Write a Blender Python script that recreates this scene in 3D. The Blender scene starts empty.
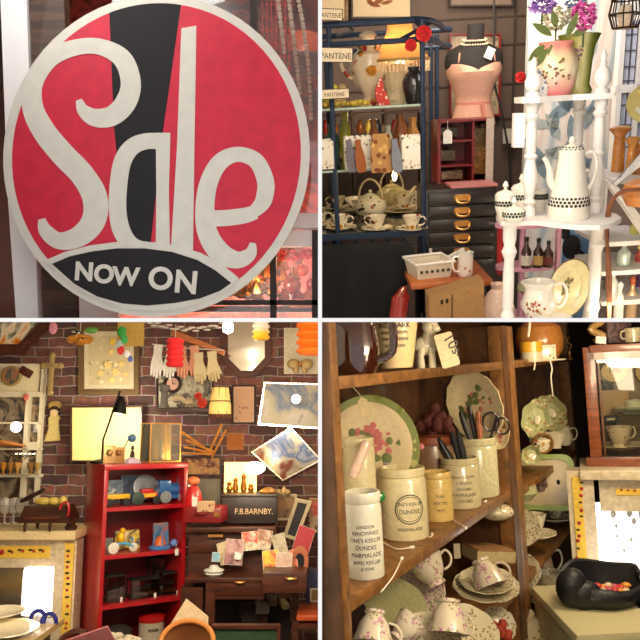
import bpy, bmesh, math, random
from mathutils import Vector, Matrix, Euler
random.seed(7)
SC = bpy.context.scene
COL = SC.collection
PI = math.pi
# ---------------- camera, world, exposure ----------------
K = 0.45 / 320.0
cam = bpy.data.objects.new('camera', bpy.data.cameras.new('camera'))
COL.objects.link(cam); SC.camera = cam
cam.data.sensor_width = 36.0; cam.data.lens = 40.0; cam.data.clip_start = 0.05
cam.location = (0, 0, 0); cam.rotation_euler = (PI/2, 0, 0)
w = bpy.data.worlds.new('world'); SC.world = w; w.use_nodes = True
w.node_tree.nodes['Background'].inputs[0].default_value = (1.0, 0.98, 0.96, 1)
w.node_tree.nodes['Background'].inputs[1].default_value = 0.98
SC.view_settings.view_transform = 'Standard'; SC.view_settings.look = 'None'
SC.view_settings.exposure = 0.0; SC.view_settings.gamma = 1.0
SC.view_settings.use_curve_mapping = False

# every room of the four-room display stands a little differently on its floor
def frame(a, roll):
    return Matrix.Rotation(math.radians(a), 4, 'X') @ Matrix.Rotation(-math.radians(roll), 4, 'Y')
ROOMS = {'A': frame(0, 0), 'B': frame(17.6, 3.0), 'C': frame(-9, 0), 'D': frame(-3.4, 3.0)}
ROOM = 'A'; F = ROOMS['A']; FI = F.inverted()
def room(r):
    global ROOM, F, FI
    ROOM = r; F = ROOMS[r]; FI = F.inverted()
def ray(px, py): return FI @ Vector((K*(px-320), 1.0, K*(320-py)))
def at(px, py, y):
    d = ray(px, py); return d * (y / d.y)
def atz(px, py, z):
    d = ray(px, py); return d * (z / d.z)
def atp(px, py, p0, n):
    d = ray(px, py); return d * (p0.dot(n) / d.dot(n))
def lamp(kind, loc, energy, color, size=0.1, aim=None, size_y=None, name='room_light', spot=None):
    l = bpy.data.lights.new(name, kind); l.energy = energy; l.color = color
    if kind == 'AREA':
        l.size = size
        if size_y: l.shape = 'RECTANGLE'; l.size_y = size_y
    else: l.shadow_soft_size = size
    if spot: l.spot_size = math.radians(spot); l.spot_blend = 0.6
    o = bpy.data.objects.new(name, l); COL.objects.link(o)
    p = F @ Vector(loc); m = Matrix.Translation(p)
    if aim is not None:
        m = m @ ((F @ Vector(aim)) - p).to_track_quat('-Z', 'Y').to_matrix().to_4x4()
    o.matrix_world = m
    return o
# ---- room lights: unseen area lamps, no fixtures built ----
WARM = (1, .72, .42); WARM2 = (1, .82, .60); WHITE = (1, .95, .90)
room('A')
lamp('AREA', (-.25, 2.35, .62), 4, (1, .25, .16), .3, aim=(-.25, 2.4, 0), name='red_window_light')
lamp('AREA', (-.55, 1.28, .95), 5.0, WHITE, .5, aim=(-.35, 1.62, .3), name='sign_fill')  # added fill for the sign, no lamp stands here
room('B')
lamp('AREA', at(560, -70, 1.5), 5.3, (1, .97, .95), .5, aim=at(560, 180, 2.4), name='ceiling_or_fill_light')
lamp('AREA', at(400, -60, 2.2), 6.5, WARM2, .6, aim=at(400, 200, 3.3), name='ceiling_or_fill_light')
lamp('AREA', at(600, -60, 2.9), 5, (1, .97, .95), .5, aim=at(590, 120, 3.5), name='ceiling_or_fill_light')
lamp('AREA', at(480, -60, 3.5), 14, WARM2, .6, aim=at(490, 80, 4.7), name='ceiling_or_fill_light')  # added fill to brighten the taupe back wall
room('C')
lamp('AREA', at(90, 350, 2.2), 25, WARM2, .5, aim=at(90, 500, 5), name='ceiling_or_fill_light')
lamp('AREA', at(250, 345, 2.4), 20, WARM2, .5, aim=at(250, 440, 5), name='ceiling_or_fill_light')
room('D')
lamp('AREA', at(640, 330, 1.35), 9, (1, .80, .52), .3, aim=at(440, 480, 1.9), name='ceiling_or_fill_light')
lamp('AREA', at(660, 340, 2.3), 9, (1, .80, .52), .3, aim=at(560, 480, 3.2), name='ceiling_or_fill_light')

lamp('AREA', at(720, 430, 1.25), 2.6, (1, .82, .56), .25, aim=at(430, 440, 2.0), name='ceiling_or_fill_light')  # added low fill from the right for the crocks and top shelf

# ---------------- materials ----------------
def lin(c):
    c = c/255.0
    return c/12.92 if c <= .04045 else ((c+.055)/1.055)**2.4
def rgb(c): return (lin(c[0]), lin(c[1]), lin(c[2]), 1)
MC = {}
def new(key):
    m = bpy.data.materials.new(key); m.use_nodes = True; MC[key] = m
    nt = m.node_tree; return m, nt, nt.nodes['Principled BSDF'], nt.nodes, nt.links
def coords(nt, scale=1, mode='Object'):
    tc = nt.nodes.new('ShaderNodeTexCoord'); mp = nt.nodes.new('ShaderNodeMapping')
    s = scale if isinstance(scale, tuple) else (scale,)*3
    mp.inputs['Scale'].default_value = s
    nt.links.new(tc.outputs[mode], mp.inputs[0]); return mp.outputs[0]
def M(key, c=None, rough=.5, metal=0, var=.12, scale=18, bump=0, coat=0, emit=0, ecol=None):
    if key in MC: return MC[key]
    m, nt, b, N, L = new(key)
    b.inputs['Roughness'].default_value = rough; b.inputs['Metallic'].default_value = metal
    b.inputs['Coat Weight'].default_value = coat
    v = coords(nt, scale)
    n = N.new('ShaderNodeTexNoise'); n.inputs['Detail'].default_value = 4; L.new(v, n.inputs['Vector'])
    r = N.new('ShaderNodeValToRGB'); a = rgb(c)
    r.color_ramp.elements[0].position = .3; r.color_ramp.elements[1].position = .7
    r.color_ramp.elements[0].color = tuple(x*(1-var) for x in a[:3])+(1,)
    r.color_ramp.elements[1].color = tuple(min(1, x*(1+var)) for x in a[:3])+(1,)
    L.new(n.outputs['Fac'], r.inputs[0]); L.new(r.outputs[0], b.inputs['Base Color'])
    if bump:
        bp = N.new('ShaderNodeBump'); bp.inputs['Strength'].default_value = bump; bp.inputs['Distance'].default_value = .004
        L.new(n.outputs['Fac'], bp.inputs['Height']); L.new(bp.outputs[0], b.inputs['Normal'])
    if emit:
        b.inputs['Emission Strength'].default_value = emit
        b.inputs['Emission Color'].default_value = rgb(ecol or c)
    return m
def wood(key, c1, c2, rough=.45, scale=(3, 3, 30), coat=.1):
    if key in MC: return MC[key]
    m, nt, b, N, L = new(key)
    v = coords(nt, scale)
    n = N.new('ShaderNodeTexNoise'); n.inputs['Scale'].default_value = 2.2; n.inputs['Detail'].default_value = 8
    n.inputs['Distortion'].default_value = .8; L.new(v, n.inputs['Vector'])
    r = N.new('ShaderNodeValToRGB'); r.color_ramp.elements[0].position = .32; r.color_ramp.elements[1].position = .68
    r.color_ramp.elements[0].color = rgb(c1); r.color_ramp.elements[1].color = rgb(c2)
    L.new(n.outputs['Fac'], r.inputs[0]); L.new(r.outputs[0], b.inputs['Base Color'])
    b.inputs['Roughness'].default_value = rough; b.inputs['Coat Weight'].default_value = coat
    return m
def spots(key, base, cols, scale=30, dens=.5, size=.45, rough=.2, patch=6, coat=.3, mode='Object'):
    """printed sprigs: small blossoms in some areas over a base glaze"""
    if key in MC: return MC[key]
    m, nt, b, N, L = new(key)
    v = coords(nt, 1, mode)
    vo = N.new('ShaderNodeTexVoronoi'); vo.inputs['Scale'].default_value = scale; L.new(v, vo.inputs['Vector'])
    sp = N.new('ShaderNodeMath'); sp.operation = 'LESS_THAN'; sp.inputs[1].default_value = size; L.new(vo.outputs['Distance'], sp.inputs[0])
    n = N.new('ShaderNodeTexNoise'); n.inputs['Scale'].default_value = patch; L.new(v, n.inputs['Vector'])
    g = N.new('ShaderNodeMath'); g.operation = 'GREATER_THAN'; g.inputs[1].default_value = 1-dens; L.new(n.outputs['Fac'], g.inputs[0])
    mu = N.new('ShaderNodeMath'); mu.operation = 'MULTIPLY'; L.new(sp.outputs[0], mu.inputs[0]); L.new(g.outputs[0], mu.inputs[1])
    se = N.new('ShaderNodeSeparateColor'); L.new(vo.outputs['Color'], se.inputs[0])
    r = N.new('ShaderNodeValToRGB'); r.color_ramp.interpolation = 'CONSTANT'
    el = r.color_ramp.elements
    while len(el) < len(cols): el.new(.5)
    for i, c in enumerate(cols): el[i].position = i/len(cols); el[i].color = rgb(c)
    L.new(se.outputs[0], r.inputs[0])
    mx = N.new('ShaderNodeMix'); mx.data_type = 'RGBA'; L.new(mu.outputs[0], mx.inputs[0])
    mx.inputs[6].default_value = rgb(base); L.new(r.outputs[0], mx.inputs[7]); L.new(mx.outputs[2], b.inputs['Base Color'])
    b.inputs['Roughness'].default_value = rough; b.inputs['Coat Weight'].default_value = coat
    return m
def pict(key, cols, scale=6, rough=.5, metal=0, dist=1.0, emit=0):
    """painted or printed picture of loose colour areas"""
    if key in MC: return MC[key]
    m, nt, b, N, L = new(key)
    v = coords(nt, 1)
    n = N.new('ShaderNodeTexNoise'); n.inputs['Scale'].default_value = scale; n.inputs['Detail'].default_value = 5
    n.inputs['Distortion'].default_value = dist; L.new(v, n.inputs['Vector'])
    r = N.new('ShaderNodeValToRGB'); el = r.color_ramp.elements
    while len(el) < len(cols): el.new(.5)
    for i, c in enumerate(cols): el[i].position = .3 + .4*i/max(1, len(cols)-1); el[i].color = rgb(c)
    L.new(n.outputs['Fac'], r.inputs[0]); L.new(r.outputs[0], b.inputs['Base Color'])
    b.inputs['Roughness'].default_value = rough; b.inputs['Metallic'].default_value = metal
    if emit:
        L.new(r.outputs[0], b.inputs['Emission Color']); b.inputs['Emission Strength'].default_value = emit
    return m
def ombre(key, cols, lo, hi, axis=2, rough=.25, noise=.15, coat=.4):
    """glaze colours that change along an axis of the object"""
    if key in MC: return MC[key]
    m, nt, b, N, L = new(key)
    v = coords(nt, 1); s = N.new('ShaderNodeSeparateXYZ'); L.new(v, s.inputs[0])
    mr = N.new('ShaderNodeMapRange'); mr.inputs[1].default_value = lo; mr.inputs[2].default_value = hi
    L.new(s.outputs[axis], mr.inputs[0])
    n = N.new('ShaderNodeTexNoise'); n.inputs['Scale'].default_value = 14; L.new(v, n.inputs['Vector'])
    ma = N.new('ShaderNodeMath'); ma.operation = 'MULTIPLY_ADD'; ma.inputs[1].default_value = noise; L.new(n.outputs['Fac'], ma.inputs[0]); L.new(mr.outputs[0], ma.inputs[2])
    r = N.new('ShaderNodeValToRGB'); el = r.color_ramp.elements
    while len(el) < len(cols): el.new(.5)
    for i, c in enumerate(cols): el[i].position = noise*.5 + i/max(1, len(cols)-1)*(1-noise*.5); el[i].color = rgb(c)
    L.new(ma.outputs[0], r.inputs[0]); L.new(r.outputs[0], b.inputs['Base Color'])
    b.inputs['Roughness'].default_value = rough; b.inputs['Coat Weight'].default_value = coat
    return m
def glass(key, c=(245, 250, 250), rough=.03, alpha=.16):
    """thin pane or thin-walled vessel: clear with a reflecting coat"""
    if key in MC: return MC[key]
    m, nt, b, N, L = new(key)
    t = N.new('ShaderNodeBsdfTransparent'); t.inputs[0].default_value = rgb(c)
    g = N.new('ShaderNodeBsdfGlossy'); g.inputs['Roughness'].default_value = rough
    fr = N.new('ShaderNodeFresnel'); fr.inputs[0].default_value = 1.5
    a = N.new('ShaderNodeMath'); a.operation = 'MAXIMUM'; a.inputs[1].default_value = alpha*.6; L.new(fr.outputs[0], a.inputs[0])
    mx = N.new('ShaderNodeMixShader'); L.new(a.outputs[0], mx.inputs[0]); L.new(t.outputs[0], mx.inputs[1]); L.new(g.outputs[0], mx.inputs[2])
    L.new(mx.outputs[0], N['Material Output'].inputs[0])
    return m
def brick(key, c1, c2, mortar, bw=.19, bh=.068, axis='xz'):
    if key in MC: return MC[key]
    m, nt, b, N, L = new(key)
    v = coords(nt, 1); s = N.new('ShaderNodeSeparateXYZ'); L.new(v, s.inputs[0])
    cb = N.new('ShaderNodeCombineXYZ'); L.new(s.outputs[0], cb.inputs[0]); L.new(s.outputs[2], cb.inputs[1])
    wn = N.new('ShaderNodeTexNoise'); wn.inputs['Scale'].default_value = 9; L.new(v, wn.inputs['Vector'])
    ad = N.new('ShaderNodeMixRGB'); ad.blend_type = 'ADD'; ad.inputs[0].default_value = .032
    L.new(cb.outputs[0], ad.inputs[1]); L.new(wn.outputs['Color'], ad.inputs[2])
    t = N.new('ShaderNodeTexBrick'); L.new(ad.outputs[0], t.inputs['Vector'])
    t.inputs['Color1'].default_value = rgb(c1); t.inputs['Color2'].default_value = rgb(c2); t.inputs['Mortar'].default_value = rgb(mortar)
    t.inputs['Scale'].default_value = 1; t.inputs['Brick Width'].default_value = bw; t.inputs['Row Height'].default_value = bh
    t.inputs['Mortar Size'].default_value = .0055; t.inputs['Mortar Smooth'].default_value = .6; t.inputs['Bias'].default_value = -.1
    n = N.new('ShaderNodeTexNoise'); n.inputs['Scale'].default_value = 22; n.inputs['Detail'].default_value = 6; L.new(v, n.inputs['Vector'])
    mx = N.new('ShaderNodeMixRGB'); mx.blend_type = 'OVERLAY'; mx.inputs[0].default_value = .85
    L.new(t.outputs['Color'], mx.inputs[1]); L.new(n.outputs['Color'], mx.inputs[2])
    bw_ = N.new('ShaderNodeHueSaturation'); bw_.inputs['Saturation'].default_value = .9; L.new(mx.outputs[0], bw_.inputs['Color'])
    L.new(bw_.outputs[0], b.inputs['Base Color']); b.inputs['Roughness'].default_value = .8
    bp = N.new('ShaderNodeBump'); bp.inputs['Strength'].default_value = .8; bp.inputs['Distance'].default_value = .008; bp.invert = True
    L.new(t.outputs['Fac'], bp.inputs['Height']); L.new(bp.outputs[0], b.inputs['Normal'])
    return m
def mirror(key='mirror_glass', c=(235, 232, 225), rough=.06):
    return M(key, c, rough=rough, metal=1, var=.02)
def glow(key, c, s):
    return M(key, c, rough=.5, var=.02, emit=s)

# ---------------- mesh building ----------------
def T(x=0, y=0, z=0): return Matrix.Translation((x, y, z))
def R(ax, deg): return Matrix.Rotation(math.radians(deg), 4, ax)
class MB:
    def __init__(s, m=None): s.bm = bmesh.new(); s.m = m or Matrix()
    def _add(s, vs, fs, m=None):
        mm = s.m @ m if m is not None else s.m
        v = [s.bm.verts.new(mm @ Vector(p)) for p in vs]
        for f in fs:
            try: s.bm.faces.new([v[i] for i in f])
            except ValueError: pass
        return v
    def box(s, c, d, m=None, bev=0):
        b = bmesh.new(); bmesh.ops.create_cube(b, size=1)
        for v in b.verts: v.co = Vector((c[0]+v.co.x*d[0], c[1]+v.co.y*d[1], c[2]+v.co.z*d[2]))
        if bev: bmesh.ops.bevel(b, geom=list(b.edges), offset=bev, segments=2, affect='EDGES', profile=.6)
        b.verts.index_update()
        s._add([v.co.copy() for v in b.verts], [[v.index for v in f.verts] for f in b.faces], m); b.free()
        return s
    def loft(s, rings, m=None, cap0=True, cap1=True, closed=False):
        n = len(rings[0]); vs = [p for r in rings for p in r]; fs = []
        k = len(rings); rng = k if closed else k-1
        for i in range(rng):
            j = (i+1) % k
            for a in range(n):
                b = (a+1) % n
                fs.append((i*n+a, i*n+b, j*n+b, j*n+a))
        if not closed:
            if cap0: fs.append(tuple(range(n))[::-1])
            if cap1: fs.append(tuple((k-1)*n+a for a in range(n)))
        s._add(vs, fs, m); return s
    def lathe(s, prof, n=28, c=(0, 0, 0), m=None, wav=None, sy=1.0):
        rings = []
        for (r, z) in prof:
            r = max(r, 1e-4)
            rings.append([(c[0]+r*(1+(wav(t, z) if wav else 0))*math.cos(t), c[1]+sy*r*(1+(wav(t, z) if wav else 0))*math.sin(t), c[2]+z)
                          for t in (2*PI*i/n for i in range(n))])
        if prof[0][0] > 1e-4 and prof[-1][0] > 1e-4 and len(prof) > 2: return s.loft(rings, m, closed=True)
        return s.loft(rings, m, cap0=prof[0][0] > 1e-4, cap1=prof[-1][0] > 1e-4)
    def tube(s, pts, r, n=8, m=None, closed=False):
        P = [Vector(p) for p in pts]
        if 4 <= len(P) <= 9 and not closed:
            r0 = list(r) if isinstance(r, (list, tuple)) else [r]*len(P); Q = [P[0]]+P+[P[-1]]; P2 = []; R2 = []
            for i in range(1, len(Q)-2):
                for q_ in range(4):
                    u = q_/4; a_, b_, c_, d_ = Q[i-1], Q[i], Q[i+1], Q[i+2]
                    P2.append(.5*(2*b_+(c_-a_)*u+(2*a_-5*b_+4*c_-d_)*u*u+(3*b_-a_-3*c_+d_)*u**3)); R2.append(r0[i-1]*(1-u)+r0[i]*u)
            P = P2+[P[-1]]; r = R2+[r0[-1]]
        k = len(P); rr = r if isinstance(r, (list, tuple)) else [r]*k
        rings = []; up = None
        for i in range(k):
            if closed: t = P[(i+1) % k]-P[i-1]
            else: t = P[min(i+1, k-1)]-P[max(i-1, 0)]
            t.normalize()
            if up is None:
                up = Vector((0, 0, 1)) if abs(t.z) < .9 else Vector((1, 0, 0))
            a = t.cross(up)
            if a.length < 1e-6: a = t.cross(Vector((1, .3, 0)))
            a.normalize(); b = a.cross(t).normalized(); up = b
            rings.append([P[i]+(a*math.cos(2*PI*j/n)+b*math.sin(2*PI*j/n))*rr[i] for j in range(n)])
        return s.loft(rings, m, closed=closed)
    def prism(s, pts, y0, y1, m=None):
        """polygon in the x-z plane pushed along y"""
        n = len(pts); vs = [(x, y0, z) for x, z in pts]+[(x, y1, z) for x, z in pts]
        fs = [tuple(range(n)), tuple(range(2*n-1, n-1, -1))]+[((i+1) % n, i, n+i, n+(i+1) % n) for i in range(n)]
        s._add(vs, fs, m); return s
    def slab(s, pts, z0, z1, m=None):
        """polygon in the x-y plane pushed along z"""
        n = len(pts); vs = [(x, y, z0) for x, y in pts]+[(x, y, z1) for x, y in pts]
        fs = [tuple(range(n))[::-1], tuple(range(n, 2*n))]+[(i, (i+1) % n, n+(i+1) % n, n+i) for i in range(n)]
        s._add(vs, fs, m); return s
    def ring(s, outer, inner, y0, y1, m=None):
        """a frame between two polygons of the same count, in the x-z plane"""
        n = len(outer); vs = []
        for pl, y in ((outer, y0), (inner, y0), (inner, y1), (outer, y1)): vs += [(x, y, z) for x, z in pl]
        fs = []
        for q in range(4):
            w_ = (q+1) % 4
            for i in range(n):
                j = (i+1) % n; fs.append((q*n+i, q*n+j, w_*n+j, w_*n+i))
        s._add(vs, fs, m); return s
    def sph(s, c, r, sc=(1, 1, 1), m=None, u=16, v=10):
        prof = [(math.sin(PI*i/v), -math.cos(PI*i/v)) for i in range(v+1)]
        mm = (m or Matrix()) @ T(*c) @ Matrix.Diagonal((r*sc[0], r*sc[1], r*sc[2], 1))
        return s.lathe(prof, u, m=mm)
    def stroke(s, pts, y0, y1, sub=8):
        """a brush stroke: (x, z, width) nodes smoothed, in the x-z plane"""
        P = [pts[0]]+list(pts)+[pts[-1]]; out = []
        for i in range(1, len(P)-2):
            for q in range(sub):
                t = q/sub; a = []
                for d in range(3):
                    p0, p1, p2, p3 = P[i-1][d], P[i][d], P[i+1][d], P[i+2][d]
                    a.append(.5*(2*p1+(-p0+p2)*t+(2*p0-5*p1+4*p2-p3)*t*t+(-p0+3*p1-3*p2+p3)*t**3))
                out.append(a)
        out.append(list(pts[-1])); rings = []
        for i, (x, z, w_) in enumerate(out):
            a, b = out[max(i-1, 0)], out[min(i+1, len(out)-1)]
            dx, dz = b[0]-a[0], b[1]-a[1]; l = math.hypot(dx, dz) or 1; nx, nz = -dz/l*w_/2, dx/l*w_/2
            rings.append([(x+nx, y0, z+nz), (x-nx, y0, z-nz), (x-nx, y1, z-nz), (x+nx, y1, z+nz)])
        return s.loft(rings)
    def text(s, body, size, m, depth=.0006, bold=0, bend=None, sx=1.0):
        cu = bpy.data.curves.new('t', 'FONT'); cu.body = body; cu.size = size; cu.align_x = 'CENTER'
        cu.extrude = depth; cu.offset = bold; cu.resolution_u = 5
        o = bpy.data.objects.new('t', cu); COL.objects.link(o)
        me = bpy.data.meshes.new_from_object(o); bpy.data.objects.remove(o)
        vs = []
        for v in me.vertices:
            x, y, z = v.co.x*sx, v.co.y, v.co.z
            if bend: a = x/bend; vs.append(((bend+z)*math.sin(a), -(bend+z)*math.cos(a), y))
            else: vs.append((x, -z, y))
        s._add(vs, [tuple(p.vertices) for p in me.polygons], m); bpy.data.meshes.remove(me)
        return s
    def build(s, name, mat, parent=None, ang=35, loc=None, label=None):
        bmesh.ops.recalc_face_normals(s.bm, faces=s.bm.faces)
        me = bpy.data.meshes.new(name); s.bm.to_mesh(me); s.bm.free()
        me.polygons.foreach_set('use_smooth', [True]*len(me.polygons))
        me.set_sharp_from_angle(angle=math.radians(ang))
        me.materials.append(mat)
        o = bpy.data.objects.new(name, me); COL.objects.link(o)
        o['rm'] = ROOM
        if parent is not None: o.parent = parent
        if label: o['label'] = label
        return o
def tag(o, label, cat, group=None):
    o['label'] = label; o['category'] = cat
    if group: o['group'] = group
    return o
def pose(loc, rz=0, m=None):
    mm = F @ Matrix.Translation(Vector(loc)) @ R('Z', rz)
    return mm @ m if m is not None else mm
def thing(name, label, cat, loc, rz=0, group=None, m=None):
    o = bpy.data.objects.new(name, None); COL.objects.link(o); o.empty_display_size = .02
    o.matrix_world = pose(loc, rz, m); return tag(o, label, cat, group)
def solo(mb, name, mat, label, cat, loc, rz=0, group=None, m=None, ang=35):
    o = mb.build(name, mat, ang=ang); o.matrix_world = pose(loc, rz, m); return tag(o, label, cat, group)
def struct(mb, name, mat, loc=(0, 0, 0), rz=0, world=False):
    o = mb.build(name, mat); o['kind'] = 'structure'
    if not world: o.matrix_world = pose(loc, rz)
    return o
def dup(o, label, loc, rz=0, m=None, group=None):
    r = o.copy(); COL.objects.link(r); r['label'] = label; r.matrix_world = pose(loc, rz, m)
    if group: r['group'] = group
    for ch in list(o.children):
        c = ch.copy(); COL.objects.link(c); c.parent = r; c['rm'] = ROOM
        for g in list(ch.children):
            d = g.copy(); COL.objects.link(d); d.parent = c; d['rm'] = ROOM
    if r.type == 'MESH': r['rm'] = ROOM
    return r
def inset(poly, d):
    n = len(poly); out = []
    A = sum(poly[i][0]*poly[(i+1) % n][1]-poly[(i+1) % n][0]*poly[i][1] for i in range(n)); sg = 1 if A > 0 else -1
    for i in range(n):
        p, c, q = Vector(poly[i-1]), Vector(poly[i]), Vector(poly[(i+1) % n])
        e1 = (c-p).normalized(); e2 = (q-c).normalized()
        n1 = Vector((-e1.y, e1.x))*sg; n2 = Vector((-e2.y, e2.x))*sg
        b = n1+n2; b = b/(b.dot(n1)) if abs(b.dot(n1)) > 1e-6 else n1
        out.append((c.x+b.x*d, c.y+b.y*d))
    return out
def rect(w_, h): return [(-w_/2, -h/2), (w_/2, -h/2), (w_/2, h/2), (-w_/2, h/2)]
def framed(name, label, cat, poly_px, y, fw, fmat, pmat, mat_w=0, mmat=None, depth=.03, part='picture', group=None):
    """a framed picture or mirror on a wall; outline in picture coordinates on the plane at y"""
    P = [at(px, py, y) for px, py in poly_px]; cx = sum(p.x for p in P)/len(P); cz = sum(p.z for p in P)/len(P)
    poly = [(p.x-cx, p.z-cz) for p in P]
    t = thing(name, label, cat, (cx, y, cz), group=group)
    inn = inset(poly, fw); inn2 = inset(poly, fw*.55)
    mb = MB(); mb.ring(poly, inn, -depth*.6, 0); mb.ring(inset(poly, fw*.12), inn2, -depth, -depth*.6+.0005)
    mb.build('frame', fmat, t)
    if mat_w:
        inn3 = inset(inn, mat_w); MB().ring(inn, inn3, -depth*.3, -.004).build('mount_board', mmat, t); inn = inn3
    MB().prism([(x, z) for x, z in inn], -depth*.25, -.003).build(part, pmat, t)
    return t, poly, inn
def glyph(t, m, body, size, mat, bend=None, **k):
    return MB().text(body, size, m, bend=bend, **k).build('lettering', mat, t)
# ---------------- the four-room display case ----------------
room('A')
WHITEP = M('white_paint', (250, 250, 250), .6, var=.01)
DARKW = M('dark_room_paint', (60, 48, 42), .8)
H = .00338; Y0 = 1.2; Y1 = 5.9; E_ = 3.0
struct(MB().box((0, (Y0+Y1)/2, 0), (2*H, Y1-Y0, 2*E_)), 'wall_middle', WHITEP, world=True)
struct(MB().box((-E_/2-H/2, (Y0+Y1)/2, 0), (E_-H, Y1-Y0, 2*H)), 'floor_upper_left', WHITEP, world=True)
struct(MB().box((E_/2+H/2, (Y0+Y1)/2, 0), (E_-H, Y1-Y0, 2*H)), 'floor_upper_right', WHITEP, world=True)
struct(MB().box((-E_, (Y0+Y1)/2, 0), (.02, Y1-Y0, 2*E_)), 'wall_left', DARKW, world=True)
struct(MB().box((E_, (Y0+Y1)/2, 0), (.02, Y1-Y0, 2*E_)), 'wall_right', DARKW, world=True)
struct(MB().box((0, (Y0+Y1)/2, E_), (2*E_, Y1-Y0, .02)), 'ceiling', DARKW, world=True)
struct(MB().box((0, (Y0+Y1)/2, -E_), (2*E_, Y1-Y0, .02)), 'floor', DARKW, world=True)
struct(MB().box((0, Y1, 0), (2*E_, .02, 2*E_)), 'wall_back', DARKW, world=True)
q = .56
mb = MB(); mb.ring([(-E_, -E_), (E_, -E_), (E_, E_), (-E_, E_)], [(-q, -q), (q, -q), (q, q), (-q, q)], Y0, Y0+.02)
struct(mb, 'front_light_baffle', WHITEP, world=True)  # unseen ring added to keep outside light out of the rooms

# ================= upper left: the sale sign in a shop window =================
YS = 1.6; cs = at(156.5, 156, YS)
def s2(x, y):
    p = at(x/2, y/2, YS); return (p.x-cs.x, p.z-cs.z)
def w2(w_): return w_/2*K*YS
CREAM = M('sign_cream', (212, 210, 198), .55, var=.05, scale=7)
RED = M('sign_red', (200, 28, 58), .55, var=.12, scale=6)
BLK = M('sign_black', (22, 20, 24), .8, var=.2, scale=30)
t = thing('sale_sign', 'big round red, black and cream sale sign hung in front of the shop window', 'sign', (cs.x, YS, cs.z))
tilt = math.radians(-12)
def ell(a, b, n=72, cx=0, cz=0):
    out = []
    for i in range(n):
        u = 2*PI*i/n; x, z = a*math.cos(u), b*math.sin(u)
        out.append((cx+x*math.cos(tilt)-z*math.sin(tilt), cz+x*math.sin(tilt)+z*math.cos(tilt)))
    return out
RX, RZ = w2(306), w2(323)
MB().prism(ell(RX, RZ), 0, .012).build('board', CREAM, t)
red = ell(w2(288), w2(306))
MB().prism(red, -.0006, .001).build('red_field', RED, t)
def clipin(mbx, rx, rz):
    # keep what lies inside the ellipse by pulling outside vertices back to it
    for v in mbx.bm.verts:
        c, s_ = math.cos(-tilt), math.sin(-tilt); x = v.co.x*c-v.co.z*s_; z = v.co.x*s_+v.co.z*c
        q_ = math.hypot(x/rx, z/rz)
        if q_ > 1:
            x /= q_; z /= q_; v.co.x = x*math.cos(tilt)-z*math.sin(tilt); v.co.z = x*math.sin(tilt)+z*math.cos(tilt)
    return mbx
mb = MB(); top = [(206+i*16, -14) for i in range(11)]
mb.prism([s2(*p) for p in [(252, 500), (228, 250), (206, -14)]+top[1:-1]+[(366, -14), (325, 270), (300, 500)]], -.0012, .001)
clipin(mb, w2(288), w2(306)).build('black_wedge', BLK, t)
# lens under the word
up_ = [(90, 522), (130, 504), (180, 491), (235, 484), (290, 483), (345, 490), (400, 505), (440, 525), (478, 556)]
mb = MB(); lo_ = [(470, 590), (440, 625), (400, 645), (350, 655), (300, 660), (250, 655), (200, 645), (150, 615), (110, 570)]
mb.prism([s2(*p) for p in up_+lo_], -.0024, .001); clipin(mb, w2(293), w2(311)).build('lens_border', CREAM, t)
up2 = [(105, 528), (140, 513), (185, 503), (235, 497), (290, 497), (345, 504), (395, 520), (430, 540), (463, 566)]
lo2 = [(440, 582), (400, 597), (350, 606), (295, 611), (245, 607), (195, 593), (150, 568)]
mb = MB(); mb.prism([s2(*p) for p in up2+lo2], -.0032, .001); mb.build('black_lens', BLK, t)
def st(nodes, name='letter', close=False):
    mb = MB(); mb.stroke([(*s2(x, y), w2(w_)) for x, y, w_ in nodes], -.002, .001)
    return mb
L1 = st([(158, 200, 12), (168, 222, 26), (192, 236, 36), (225, 232, 40), (252, 205, 42), (262, 165, 40), (245, 118, 38), (200, 94, 32), (150, 96, 32), (100, 118, 36), (68, 165, 38), (66, 215, 42), (88, 262, 46), (125, 308, 48), (165, 350, 48), (190, 395, 50), (188, 440, 48), (160, 472, 42), (120, 482, 34), (92, 462, 28), (84, 438, 14)])
L1.build('letter_s', CREAM, t)
a = st([(324, 283, 32), (292, 283, 32), (264, 295, 34), (245, 325, 35), (237, 375, 35), (236, 425, 35), (245, 465, 35), (266, 490, 30), (298, 497, 24), (322, 492, 20)])
a.prism([s2(*p) for p in [(312, 266), (341, 266), (338, 380), (340, 494), (312, 494), (313, 380)]], -.0022, .001); a.build('letter_a', CREAM, t)
l = MB(); l.prism([s2(*p) for p in [(363, 57), (393, 52), (389, 300), (386, 512), (342, 500), (354, 300)]], -.0019, .001); l.build('letter_l', CREAM, t)
e = st([(500, 430, 22), (520, 412, 30), (529, 395, 34), (531, 362, 34), (512, 322, 32), (475, 309, 30), (440, 325, 34), (418, 365, 36), (410, 415, 38), (415, 465, 40), (440, 505, 42), (475, 520, 34), (500, 508, 26), (506, 486, 12)])
e.stroke([(*s2(x, y), w2(w_)) for x, y, w_ in ((416, 437, 32), (455, 436, 32), (490, 431, 31), (512, 424, 28))], -.0017, .001)
e.build('letter_e', CREAM, t)
def sgn(body, x, y, ang, size):
    p = s2(x, y); m = T(p[0], -.0034, p[1]) @ R('Y', ang)
    glyph(t, m, body, w2(size), CREAM, depth=.001, bold=.0021, sx=.98)
for ch, x, y, ang, s_ in (('N', 168, 560, 4, 50), ('O', 208, 565, 3, 50), ('W', 252, 570, 3, 50), ('O', 321, 578, 3, 62), ('N', 371, 585, 5, 62)): sgn(ch, x, y, ang, s_)
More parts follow.
